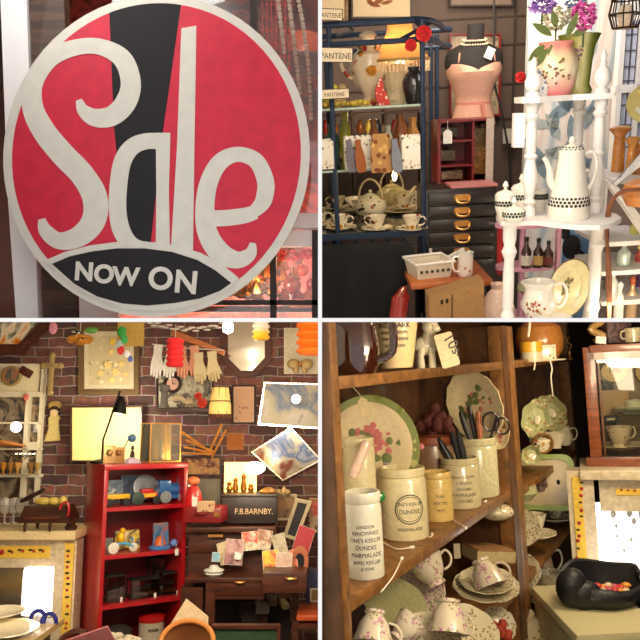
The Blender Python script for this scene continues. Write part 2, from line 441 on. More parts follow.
# door frame, posts and window behind
yw = 1.70
mb = MB(); mb.prism([(p.x, p.z) for p in (at(0, -10, yw), at(26, -10, yw), at(38, 318, yw), at(16, 318, yw), at(8, 200, yw))], yw, yw+.04)
struct(mb, 'trim_white_post', WHITEP)
mb = MB(); mb.prism([(p.x, p.z) for p in (at(27, -10, yw), at(62, -10, yw), at(76, 318, yw), at(42, 318, yw))], yw+.01, yw+.05)
struct(mb, 'trim_wood_post', wood('dark_oak', (48, 34, 26), (92, 66, 48), .6))
mb = MB(); mb.prism([(p.x, p.z) for p in (at(76, 200, yw), at(112, 200, yw), at(116, 318, yw), at(78, 318, yw))], yw+.01, yw+.04)
struct(mb, 'trim_white_board', WHITEP)
# window 1: white rails, dark glazing bars, glass
t = bpy.data.objects.new('window_1', None); COL.objects.link(t); t['kind'] = 'structure'; t.matrix_world = F.copy()
def barpx(x0, y0, x1, y1, d0=0, d1=.03):
    a_, b_ = at(x0, y1, yw), at(x1, y0, yw); return ((a_.x+b_.x)/2, yw+(d0+d1)/2, (a_.z+b_.z)/2), (b_.x-a_.x, d1-d0, b_.z-a_.z)
mb = MB(); mb.box(*barpx(270, 213, 330, 228)); mb.box(*barpx(270, 230, 330, 246, .005)); mb.build('window_rail', WHITEP, t)
mb = MB(); mb.box(*barpx(250, -20, 257, 214)); mb.box(*barpx(270, 246, 276, 330)); mb.box(*barpx(312, 230, 322, 330)); mb.box(*barpx(122, 300, 330, 305))
mb.build('glazing_bar', M('dark_bar', (44, 30, 28), .5), t)
a_, b_ = at(112, 330, yw+.02), at(335, -20, yw+.02)
MB().box(((a_.x+b_.x)/2, yw+.02, (a_.z+b_.z)/2), (b_.x-a_.x, .003, b_.z-a_.z)).build('window_pane', glass('clear_glass'), t)
# shop interior seen through the window
struct(MB().box((-.6, 2.75, .6), (1.3, .02, 1.3)), 'wall_window_back', pict('red_interior', [(30, 8, 8), (110, 26, 24), (160, 56, 44), (60, 14, 12), (120, 34, 28)], 9, .6))
# dark opening to the left
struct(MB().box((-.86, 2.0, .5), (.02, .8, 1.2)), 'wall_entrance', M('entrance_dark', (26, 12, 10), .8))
# pearl strands
PEARL = M('pearl', (232, 205, 180), .25, var=.05, coat=.5)
yp = 1.85
def strand(x0, y0, x1, y1, n, label, sag=0, r=.0062):
    mb = MB(); a_, b_ = at(x0, y0, yp), at(x1, y1, yp)
    for i in range(n):
        f = i/(n-1); p = a_.lerp(b_, f); mb.sph((p.x-a_.x+sag*math.sin(PI*f), .004*(i % 2), p.z-a_.z), r, u=8, v=6)
    solo(mb, 'pearl_necklace', PEARL, label, 'necklace', a_, group='pearl strands in the shop window')
strand(277, -8, 284, 52, 15, 'short pearl strand hanging left of the others in the window')
strand(288, -8, 300, 92, 24, 'long pearl strand hanging in the middle of the window')
strand(297, -8, 311, 118, 29, 'longest pearl strand hanging nearest the right edge of the window', .008)
# shelf with trinkets behind the lower panes
GOLD = M('gilt_metal', (214, 150, 70), .25, metal=.9, var=.15)
p = at(250, 306, 2.2); struct(MB().box((p.x, 2.25, p.z-.01), (.8, .35, .014)), 'trim_window_shelf', M('red_shelf', (60, 16, 14), .6))
p = at(262, 262, 2.35); 
mb = MB()
for i in range(60):
    a1 = random.uniform(0, 2*PI); rr = random.uniform(.0, .11); h_ = random.uniform(.02, .12)
    c_ = (rr*math.cos(a1), .05*math.sin(a1), h_)
    mb.lathe([(0, 0), (.02, .01), (.012, .03), (0, .05)], 7, c_, m=R('X', random.uniform(-20, 20)))
base = at(258, 306, 2.05)
solo(mb, 'tinsel_ornament', GOLD, 'heap of glittering gold tinsel ornament behind the lower window panes', 'ornament', base, ang=20)
lamp('POINT', at(262, 285, 1.9), 1.0, (1, .7, .45), .03, name='trinket_fill')  # added fill low in the window, no bulb built
for i, (x, hh, c, lb) in enumerate(((284, 26, (190, 90, 60), 'small orange glass bauble behind the lower right pane'), (298, 30, (150, 40, 34), 'dark red glass bauble behind the lower right pane'), (308, 22, (210, 120, 80), 'pale copper bauble at the right end of the window shelf'))):
    p = at(x, 305, 2.15); solo(MB().lathe([(0, 0), (.014, .003), (.019, .02), (.016, .034), (.008, .042), (.008, .05), (0, .051)], 16), 'glass_bauble', M('bauble%d' % i, c, .15, coat=.6), lb, 'ornament', p, group='baubles on the window shelf')
mb = MB()
for i in range(7):
    mb.tube([(.014*i, 0, 0), (.014*i+.003, 0, -.12), (.014*i-.002, 0, -.24)], .0015, 5)
    for j in range(6): mb.sph((.014*i, 0, -.03-.04*j), .005, u=6, v=5)
solo(mb, 'bead_string', M('red_bead', (190, 50, 40), .2), 'red bead strings hanging behind the upper right panes', 'beads', at(262, -5, 2.2))
mb = MB().lathe([(.02, 0), (.05, .004), (.055, .06), (.05, .07), (.0, .075)], 20)
solo(mb, 'round_box', M('copper_box', (205, 84, 44), .3, coat=.4), 'round copper coloured box on the inner shelf behind the pearls', 'box', at(304, 58, 2.3))
struct(MB().box((at(290, 60, 2.3).x, 2.32, at(290, 60, 2.3).z-.008), (.36, .2, .012)), 'trim_inner_shelf', M('red_shelf'))

mb = MB(); random.seed(21)
for i in range(70):
    p = at(262+i*.85, 254+random.uniform(-4, 5), 1.9); mb.sph((p.x, 1.9+random.uniform(-.02, .02), p.z), random.uniform(.004, .008), u=6, v=4)
solo(mb, 'red_tinsel', M('tinsel_red', (214, 60, 44), .25, metal=.5, var=.4, scale=90), 'red glittering tinsel strung just under the white window rail', 'tinsel', (0, 0, 0), ang=10)
lamp('POINT', at(290, 262, 1.8), .15, (1, .5, .35), .02, name='rail_fill')  # small fill added for the tinsel under the rail
for i, (px, py, r_, c, lb) in enumerate(((292, 285, .026, (150, 60, 50), 'clear reddish glass globe in the middle of the lower right pane'), (313, 284, .02, (170, 50, 40), 'spotted red globe at the far right of the lower pane'), (262, 272, .02, (180, 50, 44), 'small red globe hanging left of the glazing bar'), (303, 270, .018, (214, 90, 60), 'orange red globe hanging below the red tinsel'))):
    t = thing('hanging_globe', lb, 'ornament', at(px, py, 2.0), group='hanging globes in the shop window'); MB().sph((0, 0, 0), r_).build('globe', M('globe_r%d' % i, c, .12, coat=1, var=.3), t); MB().tube([(0, 0, r_), (0, 0, r_+.03)], .0012, 5).build('string', M('string_white2', (220, 180, 160), .8), t)
solo(MB().lathe([(0, 0), (.04, 0), (.075, .02), (.07, .022), (.03, .008), (0, .008)], 30), 'copper_dish', M('copper_dish', (220, 130, 90), .2, metal=.7), 'shining copper dish at the lower right corner of the window', 'dish', at(306, 308, 1.95))
# ================= upper right: china, dress form and white whatnot =================
room('B')
def s_(y): return K*y
BLUE = M('blue_metal', (38, 54, 78), .45, metal=.3, var=.2)
PORC = M('cream_porcelain', (238, 232, 218), .18, var=.03, coat=.5)
WPAINT = M('aged_white_paint', (240, 236, 232), .45, var=.05, scale=25)
# back wall of painted boards
GREYB = M('taupe_paint', (112, 94, 86), .7, var=.06, scale=6)
yb = 4.7
struct(MB().box((.8, yb+.02, .3), (4.2, .03, 4)), 'wall_shop_back', GREYB)
mb = MB()
for py in (18, 46, 85, 120): p = at(480, py, yb); mb.box((.9, yb-.002, p.z), (3, .012, .01))
for px in (494, 514): p = at(px, 60, yb); mb.box((p.x, yb-.004, .3), (.012, .02, 3))
struct(mb, 'trim_wall_seam', M('taupe_seam', (80, 66, 60), .7))
# wallpapered panel with big blue leaves
yl = 3.75
def leafpaper(key):
    m, nt, b, N, L = new(key)
    v = coords(nt, (1, 1, .55)); n = N.new('ShaderNodeTexNoise'); n.inputs['Scale'].default_value = 3.2; n.inputs['Detail'].default_value = 2; L.new(v, n.inputs['Vector'])
    wv = N.new('ShaderNodeTexWave'); wv.inputs['Scale'].default_value = 2.4; wv.inputs['Distortion'].default_value = 9; wv.inputs['Detail'].default_value = 1; L.new(v, wv.inputs['Vector'])
    r = N.new('ShaderNodeValToRGB'); el = r.color_ramp.elements
    for i in range(4): el.new(.5)
    for i, (p, c) in enumerate(((0, (178, 190, 198)), (.1, (196, 204, 208)), (.2, (216, 216, 214)), (.32, (226, 220, 214)), (.85, (230, 222, 216)), (1, (224, 206, 198)))): el[i].position = p; el[i].color = rgb(c)
    L.new(wv.outputs['Fac'], r.inputs[0]); L.new(r.outputs[0], b.inputs['Base Color']); b.inputs['Roughness'].default_value = .7
    return m
a, b = at(527, 330, yl), at(625, -30, yl); a.x = at(527, 90, yl).x; b.x = at(640, 90, yl).x
struct(MB().box(((a.x+b.x)/2, yl+.03, (a.z+b.z)/2), (b.x-a.x, .04, b.z-a.z)), 'wall_papered', leafpaper('leaf_wallpaper'))
# broad painted leaves of the wallpaper
LEAF = M('paper_leaf_blue', (124, 144, 158), .7, var=.3, scale=30); LEAF2 = M('paper_leaf_grey', (168, 176, 174), .7, var=.25, scale=30)
def leaf_poly(L_, w_, n=9):
    u = [(w_*math.sin(PI*(i/n))**.8*(1-.2*i/n), L_*i/n) for i in range(n+1)]
    return u[:-1]+[(0, L_)]+[(-x*.75, z) for x, z in u[1:-1][::-1]]
for i, (mat, lst) in enumerate(((LEAF, ((562, 160, 38, 7, 30), (556, 172, 40, 8, 75), (574, 150, 34, 7, -8), (536, 150, 26, 5, -60), (552, 136, 24, 5, 10), (566, 165, 40, 7, 105), (548, 118, 30, 7, 60), (570, 112, 34, 8, -30), (585, 130, 30, 6, 15), (545, 178, 34, 8, -20), (584, 182, 30, 7, 70), (560, 100, 26, 6, 100), (575, 60, 24, 5, 30))), (LEAF2, ((560, 140, 30, 6, -30), (590, 170, 36, 7, -40), (534, 168, 30, 6, 50), (578, 128, 28, 6, 40), (545, 150, 34, 8, 100), (570, 178, 34, 8, 20), (588, 108, 28, 7, -70), (552, 126, 26, 6, -80), (535, 110, 24, 6, 20), (590, 60, 26, 5, 10))))):
    mb = MB()
    for px, py, ln, wd, an in lst:
        p = at(px, py, yl); mb.prism(leaf_poly(ln*s_(yl), wd*s_(yl)), -.004, 0, T(p.x, yl+.01, p.z) @ R('Y', an))
    struct(mb, 'trim_wallpaper_leaves', mat)
# side wall, white, with leaded window
yr = 3.55
a, b = at(604, 330, yr), at(680, -30, yr)
struct(MB().box(((a.x+b.x)/2, yr+.02, (a.z+b.z)/2), (b.x-a.x, .03, b.z-a.z)), 'wall_window_side', WPAINT)
t = bpy.data.objects.new('window_2', None); COL.objects.link(t); t['kind'] = 'structure'; t.matrix_world = F.copy()
def bx(x0, y0, x1, y1, y, d): 
    ym_ = (max(min(y0, 640), 0)+max(min(y1, 640), 0))/2; xm_ = (x0+x1)/2
    xa_, xb2 = at(x0, ym_, y).x, at(x1, ym_, y).x; za_, zb2 = at(xm_, y1, y).z, at(xm_, y0, y).z
    return ((xa_+xb2)/2, y, (za_+zb2)/2), (abs(xb2-xa_), d, abs(zb2-za_))
LEAD = M('window_lead', (96, 92, 100), .5, metal=.4)
mb = MB(); mb.box(*bx(613, 15, 618, 215, yr-.02, .05)); mb.box(*bx(613, 84, 660, 92, yr-.02, .05)); mb.box(*bx(632, 15, 636, 215, yr-.02, .05)); mb.build('window_frame', WPAINT, t)
mb = MB()
for x in (619, 625, 631): mb.box(*bx(x, 22, x+.9, 205, yr-.012, .02))
for y in (24, 34, 50, 66, 80, 104, 124, 146, 170): mb.box(*bx(618, y, 645, y+1, yr-.013, .02))
mb.build('lead_bar', LEAD, t)
MB().box(*bx(618, 20, 660, 210, yr-.01, .006)).build('window_pane', M('frosted_pane', (200, 205, 225), .25, var=.05), t)
# pictures at the top of the back wall
OAK = wood('pale_oak', (120, 92, 58), (170, 134, 90), .5); GILT = M('gilt_frame', (190, 160, 104), .4, metal=.5)
DKFR = wood('dark_frame', (36, 22, 16), (64, 40, 28), .65, coat=0)
ye = yb-.06
framed('framed_picture', 'wide framed picture with a brown bird above the china rack', 'picture', [(351, 19), (412, 19), (412, -26), (351, -26)], ye, .012, M('grey_frame', (70, 60, 56), .5), M('mount_cream', (226, 204, 168), .7, var=.04), group='pictures above the china rack')
BIRD = M('bird_brown', (150, 88, 44), .7, var=.3)
mb = MB()
for px, py, ln, wd, an in ((372, 5, 16, 3, 60), (372, 6, 17, 3, -30), (366, 2, 14, 2.4, 110), (376, 0, 18, 2.5, 20), (380, 4, 12, 2, 80)):
    p = at(px, py, ye-.012); c = at(381, -3, ye); mb.prism(leaf_poly(ln*s_(ye), wd*s_(ye)), -.003, 0, T(p.x-c.x, -.008, p.z-c.z) @ R('Y', an))
mb.build('painted_bird', BIRD, [o for o in SC.objects if o.name == 'framed_picture'][0])
framed('framed_picture', 'dark framed picture with a pale line above the dress form', 'picture', [(449, 7), (513, 7), (513, -30), (449, -30)], ye, .012, M('grey_frame'), M('print_grey', (150, 126, 112), .6))
framed('framed_picture', 'narrow cream print in a wooden frame at the left end above the rack', 'picture', [(310, 22), (348, 22), (348, -30), (310, -30)], ye, .02, OAK, M('mount_cream'))
framed('framed_picture', 'red edged frame on the wall behind the dress form', 'picture', [(449, 116), (500, 116), (500, 34), (449, 34)], ye, .012, M('red_lacquer', (150, 36, 34), .35), pict('map_print', [(150, 130, 110), (200, 180, 150), (90, 70, 60)], 12))
# ---- blue display rack ----
yf, yk = 3.1, 3.7
def zof(py, y, px=380): return at(px, py, y).z
def xof(px, y, py=150): return at(px, py, y).x
zb_, z1, z2, z3 = zof(318, yf), zof(232, yf), zof(168, yf), zof(106, yf); zt = zof(22, yf)
t = thing('display_rack', 'tall blue metal display rack with rounded top and glass shelves', 'rack', (0, 0, 0))
xl, xr = xof(296, yf), xof(423, yf, 130)
FT = 0.2
mb = MB()
for x in (xof(334, yf), xr):
    mb.tube([(x, yf, zof(330, yf)), (x, yf, zt)], .011, 10)
mb.build('front_post', BLUE, t)
mb = MB()
for x in (xof(330, yk), xof(431, yk, 130), xof(437, yk, 130)): mb.tube([(x, yk, -1.2), (x, yk, zt-.02)], .011, 10)
mb.build('rear_post', BLUE, t)
mb = MB(); ff = [(xl-.1, yf, zt), (xr-.1, yf, zt), (xr-.03, yf+.02, zt+.004), (xr+.06, yf+.14, zt+.004), (xof(440, yk), yk-.1, zt), (xof(436, yk), yk, zt), (xl-.1, yk, zt)]
mb.tube(ff, .013, 8); mb.tube([(x, y, z-.075) for x, y, z in ff], .011, 8); 
mb.tube([(xr-.1, yf, zt-.075), (xr+.06, yf+.14, zt)], .008, 6); mb.tube([(xr+.06, yf+.14, zt-.075), (xr-.03, yf, zt)], .008, 6)
mb.tube([(xof(350, yf), yf, zt), (xof(360, yf), yf+.3, zt), (xof(345, yf), yk, zt)], .008, 6)
mb.build('top_frame', BLUE, t)
mb = MB(); mb.box(((xl+xr)/2, yf, z1-.012), (xr-xl+.02, .02, .028)); mb.box(((xl+xr)/2, yk, z1-.012), (xr-xl+.1, .02, .02)); mb.box((xr, (yf+yk)/2, z1-.012), (.02, yk-yf, .02))
mb.build('shelf_rail', BLUE, t)
DGL = M('dark_glass_shelf', (40, 44, 50), .12, coat=.5)
MB().box(((xl+xr)/2, (yf+yk)/2, z1-.004), (xr-xl, yk-yf, .008)).build('shelf', DGL, t)
GLS = glass('shelf_glass', (225, 240, 235), alpha=.3)
for z in (z2, z3): MB().box(((xl+xr)/2, (yf+yk)/2, z-.004), (xr-xl, yk-yf, .008)).build('glass_shelf', GLS, t)
mb = MB()
for z in (z2, z3): mb.box(((xl+xr)/2, yf-.001, z-.004), (xr-xl, .006, .009)); mb.box(((xl+xr)/2, yk, z-.004), (xr-xl, .006, .009))
mb.build('glass_edge', M('glass_edge_green', (170, 190, 170), .2), t)
# scroll work below
mb = MB()
for i in range(9):
    x = xl+.03+i*.07; mb.tube([(x, yf, z1-.03), (x+.012, yf, z1-.055), (x+.035, yf, z1-.06), (x+.058, yf, z1-.055), (x+.07, yf, z1-.03)], .003, 5)
mb.build('scroll_work', BLUE, t)
# china on the lower shelf
CHINA = spots('floral_china', (240, 226, 192), [(96, 52, 24), (190, 130, 30), (70, 60, 30), (150, 70, 30)], 38, .52, .4, patch=16)
def cup_parts(parent, mat, h=.06, r=.042, name='body', handle=True, ang=0):
    p = [(0, .002), (r*.5, 0), (r*.55, .006), (r*.6, h*.25), (r*.86, h*.7), (r, h), (r*.95, h), (r*.8, h*.7), (r*.5, h*.2), (0, h*.12)]
    MB().lathe(p, 22).build(name, mat, parent)
    if handle:
        mb = MB(R('Z', ang)); mb.tube([(r*.86, 0, h*.85), (r*1.25, 0, h*.9), (r*1.45, 0, h*.65), (r*1.2, 0, h*.35), (r*.68, 0, h*.3)], h*.055, 6); mb.build('handle', mat, parent)
def saucer_mb(r=.072, h=.012, wav=None):
    return MB().lathe([(0, 0), (r*.45, 0), (r*.5, .003), (r*.8, h*.5), (r, h), (r*.985, h+.002), (r*.75, h*.6+.002), (r*.45, .005), (0, .005)], 30, wav=wav)
cups = [(341, 229, -20, 'teacup on its saucer at the left front of the china shelf', 'front left'), (377, 230, 150, 'teacup on its saucer in the middle front of the china shelf', ''), (412, 230, -20, 'teacup on its saucer at the right front of the china shelf', ''), (338, 212, 170, 'teacup raised on stacked plates at the left back of the china shelf', ''), (404, 212, 20, 'teacup on the plates at the right back of the china shelf', ''), (319, 226, 0, 'teacup cut by the left partition on the china shelf', '')]
first = None
for i, (px, py, an, lb, _) in enumerate(cups):
    p = atz(px, py, z1)
    if i in (3, 4):
        nm = 'left' if i == 3 else 'right'
        solo(saucer_mb(.115, .016), 'plate', CHINA, 'large floral plate under the %s back teacup' % nm, 'plate', p, group='floral plates on the china shelf')
        p = p+Vector((0, 0, .017))
    sl = lb.replace('teacup', 'saucer under the teacup', 1).replace(' on its saucer', '').replace(' raised on stacked plates', '').replace(' on the plates', '')
    solo(saucer_mb(), 'saucer', CHINA, sl, 'saucer', p, group='floral saucers on the china shelf')
    p = p+Vector((0, 0, .0055))
    if first is None:
        first = thing('teacup', lb, 'cup', p, an, 'floral teacups on the china shelf'); cup_parts(first, CHINA)
    else: dup(first, lb, p, an)
def teapot(label, loc, rz, mat, s=1.0, bail=True, hmat=None):
    t = thing('teapot', label, 'teapot', loc, rz, m=Matrix.Scale(s, 4))
    MB().lathe([(0, 0), (.05, 0), (.055, .006), (.078, .03), (.085, .055), (.078, .085), (.05, .105), (.035, .108), (0, .108)], 30).build('body', mat, t)
    MB().lathe([(.042, .106), (.04, .112), (.02, .122), (.006, .125), (.01, .133), (.007, .141), (0, .143)], 22).build('lid', mat, t)
    MB().tube([(.07, 0, .045), (.1, 0, .06), (.118, 0, .085), (.135, 0, .098)], [.016, .013, .01, .008], 10).build('spout', mat, t)
    if bail: MB().tube([(-.055*math.cos(a)*1.15, 0, .095+.1*math.sin(a)) for a in (PI*i/12 for i in range(13))], .0055, 8).build('handle', hmat or mat, t)
    else: MB().tube([(-.075, 0, .085), (-.11, 0, .09), (-.125, 0, .06), (-.11, 0, .035), (-.08, 0, .03)], .006, 8).build('handle', mat, t)
    return t
CANE = M('pale_cane', (214, 190, 150), .6, var=.2)
p = atz(371, 217, z1); teapot('floral teapot with a pale overhead handle between the front teacups', p, 160, CHINA, .95, True, CANE)
p = atz(392, 207, z1); teapot('yellow teapot with a tall overhead handle at the back of the china shelf', p, 10, M('yellow_glaze', (222, 200, 130), .25, coat=.5), 1.0, True, CANE)
p = atz(359, 207, z1); solo(MB().lathe([(0, 0), (.04, 0), (.07, .03), (.08, .05), (.074, .05), (.05, .02), (0, .012)], 24), 'sugar_bowl', CHINA, 'floral bowl behind the teapot with the overhead handle', 'bowl', p)
p = atz(411, 206, z1); solo(MB().lathe([(0, 0), (.05, 0), (.06, .02), (.058, .075), (.053, .075), (.05, .02), (0, .012)], 24), 'round_jar', CHINA, 'round floral jar at the right back corner of the china shelf', 'jar', p)
# middle glass shelf: lace box, cloths, plates edge on
BRASS0 = M('brass', (216, 158, 84), .28, metal=.85)
LACE = spots('lace_white', (232, 224, 206), [(120, 100, 80), (200, 186, 160)], 60, .6, .35, coat=0, rough=.8)
for px, w_, hh, lb in ((327, 16, 30, 'white lace edged box at the left of the glass shelf'), (358, 26, 32, 'white lace box in the middle of the glass shelf'), (410, 18, 34, 'white patterned box at the right of the glass shelf')):
    p = atz(px, 170, z2); p.z = z2; k_ = s_(p.y)
    mb = MB(); mb.box((0, 0, hh*k_*.5), (w_*k_, .09, hh*k_*.9), bev=.004)
    for i in range(5): mb.sph((-w_*k_/2+w_*k_*(i+.5)/5, -.03, hh*k_*.95), w_*k_*.13, u=8, v=6)
    solo(mb, 'lace_box', LACE, lb, 'box', p, group='lace boxes on the glass shelf')
for px, c, lb in ((353, (110, 104, 110), 'grey felt slipper shape standing on the middle glass shelf'), (362, (150, 84, 42), 'tan leather shape standing beside the grey felt one'), (398, (120, 124, 134), 'pale grey felt shape standing right of the brown floral cloth')):
    p = atz(px, 172, z2); mb = MB()
    mb.loft([[(x*(.5+.5*math.sin(PI*min(1, z*1.2+.1)))*.022*(1 if q_ else 1), y*.02, z*.13) for x, y in ((-1, -1), (1, -1), (1, 1), (-1, 1))] for z, q_ in ((0, 1), (.2, 1), (.5, 1), (.8, 1), (1, 0))])
    solo(mb, 'felt_form', M('felt%d' % px, c, .9), lb, 'ornament', p, 0, m=R('Y', -6), group='upright forms on the glass shelf')
p = atz(382, 172, z2); mb = MB(); mb.loft([[(x*.042*w_, y*.012+dy, z) for x, y in ((-1, -1), (0, -1.6), (1, -1), (1, 1), (0, 1), (-1, 1))] for z, w_, dy in ((0, 1, -.01), (.05, 1.05, 0), (.12, .95, .01), (.15, .8, .02))])
solo(mb, 'folded_cloth', spots('brown_floral_cloth', (168, 124, 72), [(110, 60, 30), (200, 160, 90)], 40, .6, .4, rough=.9, coat=0), 'brown floral cloth folded upright on the middle glass shelf', 'cloth', p)
BRIGHT = M('silver', (230, 220, 200), .15, metal=1)
for i, (px, hh, r_, c, lb) in enumerate(((333, 34, 7, (60, 100, 90), 'green jug at the left behind the glass shelf'), (346, 44, 6, (200, 190, 60), 'yellow green candle on the lower tier left'), (374, 36, 6, (200, 120, 60), 'cream candle cup in the middle row behind the lace boxes'), (400, 40, 8, (150, 84, 40), 'brown round pot on the rear of the middle shelf'), (413, 36, 7, (190, 130, 60), 'amber jug at the right rear of the middle shelf'), (388, 30, 6, (220, 214, 190), 'small glass tumbler behind the brown floral cloth'))):
    p = atz(px, 158, z2); p.y = yk-.08; p.x = xof(px, p.y); k_ = s_(p.y)*1.0
    solo(MB().lathe([(0, 0), (r_*k_*.7, 0), (r_*k_, hh*k_*.35), (r_*k_*.9, hh*k_*.6), (r_*k_*.45, hh*k_*.8), (r_*k_*.55, hh*k_), (0, hh*k_*.98)], 18), 'small_pot', M('pot%d' % i, c, .25, coat=.5), lb, 'pot', (p.x, p.y, z2), group='small pots at the back of the rack')
lamp('POINT', (xof(390, 3.35), 3.25, z2-.06), .9, (1, .74, .42), .02, name='rack_bulb')
t = thing('candle_bulb', 'small glowing candle bulb under the lower glass shelf of the rack', 'bulb', (xof(394, 3.3), 3.3, z2-.055)); MB().lathe([(0, -.03), (.01, -.02), (.012, 0), (.004, .025), (0, .03)], 14).build('bulb', glow('candle_glow', (255, 226, 170), 6), t); MB().lathe([(0, .02), (.006, .02), (.006, .05), (0, .05)], 10).build('cap', BRASS0, t)
# dark stall shelving further behind the rack
t = thing('stall_shelving', 'dark brown stall shelving with coloured wares behind the rack', 'shelving', (0, 0, 0)); y5 = 4.25
mb = MB()
for py in (112, 135, 160): mb.box(*bx(322, py, 424, py+2.5, y5, .2))
for px in (322, 352, 384, 420): mb.box(*bx(px, 110, px+3, 200, y5, .2))
mb.build('frame', DKFR, t)
wc = ((200, 60, 50), (206, 180, 70), (90, 130, 110), (230, 210, 170), (150, 84, 40), (190, 110, 60), (60, 70, 90), (220, 150, 130))
for i in range(22):
    px = 326+(i % 11)*8.6; lv = (134, 158)[i // 11]; nm = ('red', 'mustard', 'sea green', 'cream', 'brown', 'orange', 'slate', 'pink')[(i*5) % 8]
    solo(MB().lathe([(0, 0), (.016, 0), (.024, .03), (.018, .055), (.01, .07), (.014, .08), (0, .08)], 14), 'stall_ware', M('ware_'+nm, wc[(i*5) % 8], .3, coat=.4), '%s jar on the %s board behind the rack, %s' % (nm, ('upper', 'lower')[i // 11], ('at the left end', 'second from left', 'third from left', 'fourth from left', 'left of centre', 'at the centre', 'right of centre', 'fourth from right', 'third from right', 'second from right', 'at the right end')[i % 11]), 'jar', at(px, lv, y5), group='little jars behind the rack')
lamp('POINT', (xof(372, 4.0), 3.98, z2+.22), 1.6, (1, .74, .42), .04, name='stall_fill')  # added fill behind the rack, no bulb hangs here
a, b = at(334, 150, yk+.05), at(424, 112, yk+.05)
# upper glass shelf: urn, lamp, black vase
yq = 3.35
def onq(px, z=z3, y=yq): p = at(px, 105, y); return Vector((p.x, y, z))
k_ = s_(yq)
t = thing('lidded_urn', 'tall cream lidded urn with yellow rose and scroll handles', 'urn', onq(370))
URN = spots('urn_glaze', (226, 204, 172), [(200, 130, 40), (170, 60, 50), (110, 90, 50)], 26, .48, .42, patch=9)
MB().lathe([(0, 0), (.06, 0), (.06, .012), (.025, .03), (.03, .05), (.07, .11), (.085, .17), (.075, .215), (.045, .235), (.05, .245), (0, .245)], 30, wav=lambda a, z: .03*math.cos(8*a)).build('body', URN, t)
MB().lathe([(.05, .245), (.052, .255), (.03, .27), (.028, .285), (.04, .295), (.025, .31), (.0, .315)], 24).build('lid', URN, t)
for s1 in (-1, 1): MB().tube([(s1*.07, 0, .2), (s1*.115, 0, .215), (s1*.12, 0, .17), (s1*.095, 0, .13), (s1*.075, 0, .12)], .008, 8).build('handle', URN, t)
def rose(mb, c, r, m=None):
    for k1, (n, rr, tl) in enumerate(((5, .95, 60), (5, .7, 38), (4, .45, 20), (3, .28, 8))):
        for i in range(n):
            mm = (m or Matrix()) @ T(*c) @ R('Z', 360*i/n+k1*31) @ T(r*rr*.5, 0, r*.12*k1) @ R('Y', tl)
            mb.lathe([(0, 0), (r*rr*.42, r*.06), (r*rr*.52, r*.2), (r*rr*.5, r*.21), (r*rr*.35, r*.09), (0, r*.03)], 10, m=mm)
p = onq(370); mb = MB(); rose(mb, (0, 0, 0), .03, T(.005, -.08, .15) @ R('X', 80)); mb.build('applied_rose', M('yellow_rose', (214, 150, 44), .4), t)
# pleated vase / lamp base
t = thing('table_lamp', 'lit lamp with a cream bell shade and beaded fringe over a ribbed glass base', 'lamp', onq(401))
MB().lathe([(0, 0), (.07, 0), (.075, .02), (.06, .05), (.075, .12), (.07, .17), (.02, .19), (.012, .2), (.012, .3), (0, .3)], 36, wav=lambda a, z: .05*math.cos(16*a)).build('base', M('ribbed_glass', (210, 196, 160), .15, coat=.6), t)
zs = zof(62, yq)-z3; zs2 = zof(24, yq)-z3
def shade(r0, r1, za, zb2, n=40, k2=8):
    pr = []
    for i in range(k2+1): f = i/k2; pr.append((r1+(r0-r1)*(1-f)**1.8, za+(zb2-za)*f))
    return pr
def shade_cloth(key, c):
    if key in MC: return MC[key]
    m, nt, b, N, L = new(key)
    di = N.new('ShaderNodeBsdfDiffuse'); di.inputs[0].default_value = rgb(c)
    tr = N.new('ShaderNodeBsdfTranslucent'); tr.inputs[0].default_value = rgb(c)
    mx = N.new('ShaderNodeMixShader'); mx.inputs[0].default_value = .5; L.new(di.outputs[0], mx.inputs[1]); L.new(tr.outputs[0], mx.inputs[2])
    L.new(mx.outputs[0], N['Material Output'].inputs[0]); return m
LSH = shade_cloth('shade_silk', (240, 190, 122))
mb = MB(); pr = shade(28*k_, 11*k_, zs, zs2); mb.loft([[(r_*math.cos(a)*(1+.02*abs(math.cos(6*a))), r_*math.sin(a)*(1+.02*abs(math.cos(6*a))), z) for a in (2*PI*i/48 for i in range(48))] for r_, z in pr], cap0=False, cap1=False); mb.build('lamp_shade', LSH, t)
mb = MB(); mb.lathe([(28*k_, zs-.004), (28.5*k_, zs+.004), (28*k_, zs+.008), (27.6*k_, zs)], 40); mb.lathe([(11*k_, zs2-.004), (11.4*k_, zs2+.004), (10.8*k_, zs2)], 30); mb.build('trim_band', GILT, t)
mb = MB()
for i in range(46):
    a = 2*PI*i/46; x, y = 27*k_*math.cos(a), 27*k_*math.sin(a)
    for j in range(5): mb.sph((x, y, zs-.008-.009*j), .0042, u=6, v=5)
mb.build('bead_fringe', M('fringe_beads', (236, 216, 176), .2, coat=.4), t)
lamp('POINT', onq(401)+Vector((0, 0, zs+.045)), 2.6, (1, .66, .34), .025, name='table_lamp_bulb')
solo(MB().lathe([(0, 0), (.03, 0), (.035, .01), (.048, .06), (.05, .09), (.035, .125), (.022, .135), (.026, .15), (.02, .15), (0, .13)], 28), 'black_vase', M('black_glaze', (40, 34, 34), .2, coat=.4), 'squat black vase under the lamp fringe', 'vase', onq(414, y=3.2))
p = onq(382, y=3.2); mb = MB(); mb.loft([[(x*.03*w_+dx, y*.02, z) for x, y in ((-1, -1), (1, -1), (1, 1), (-1, 1))] for z, w_, dx in ((0, .8, .01), (.03, .9, 0), (.07, .6, -.01), (.1, .3, -.005), (.115, .1, 0))])
solo(mb, 'red_cloth_bow', spots('red_spotted', (206, 66, 56), [(240, 220, 200)], 60, .6, .3, rough=.8, coat=0), 'red and white pointed cloth bow beside the urn', 'bow', p)
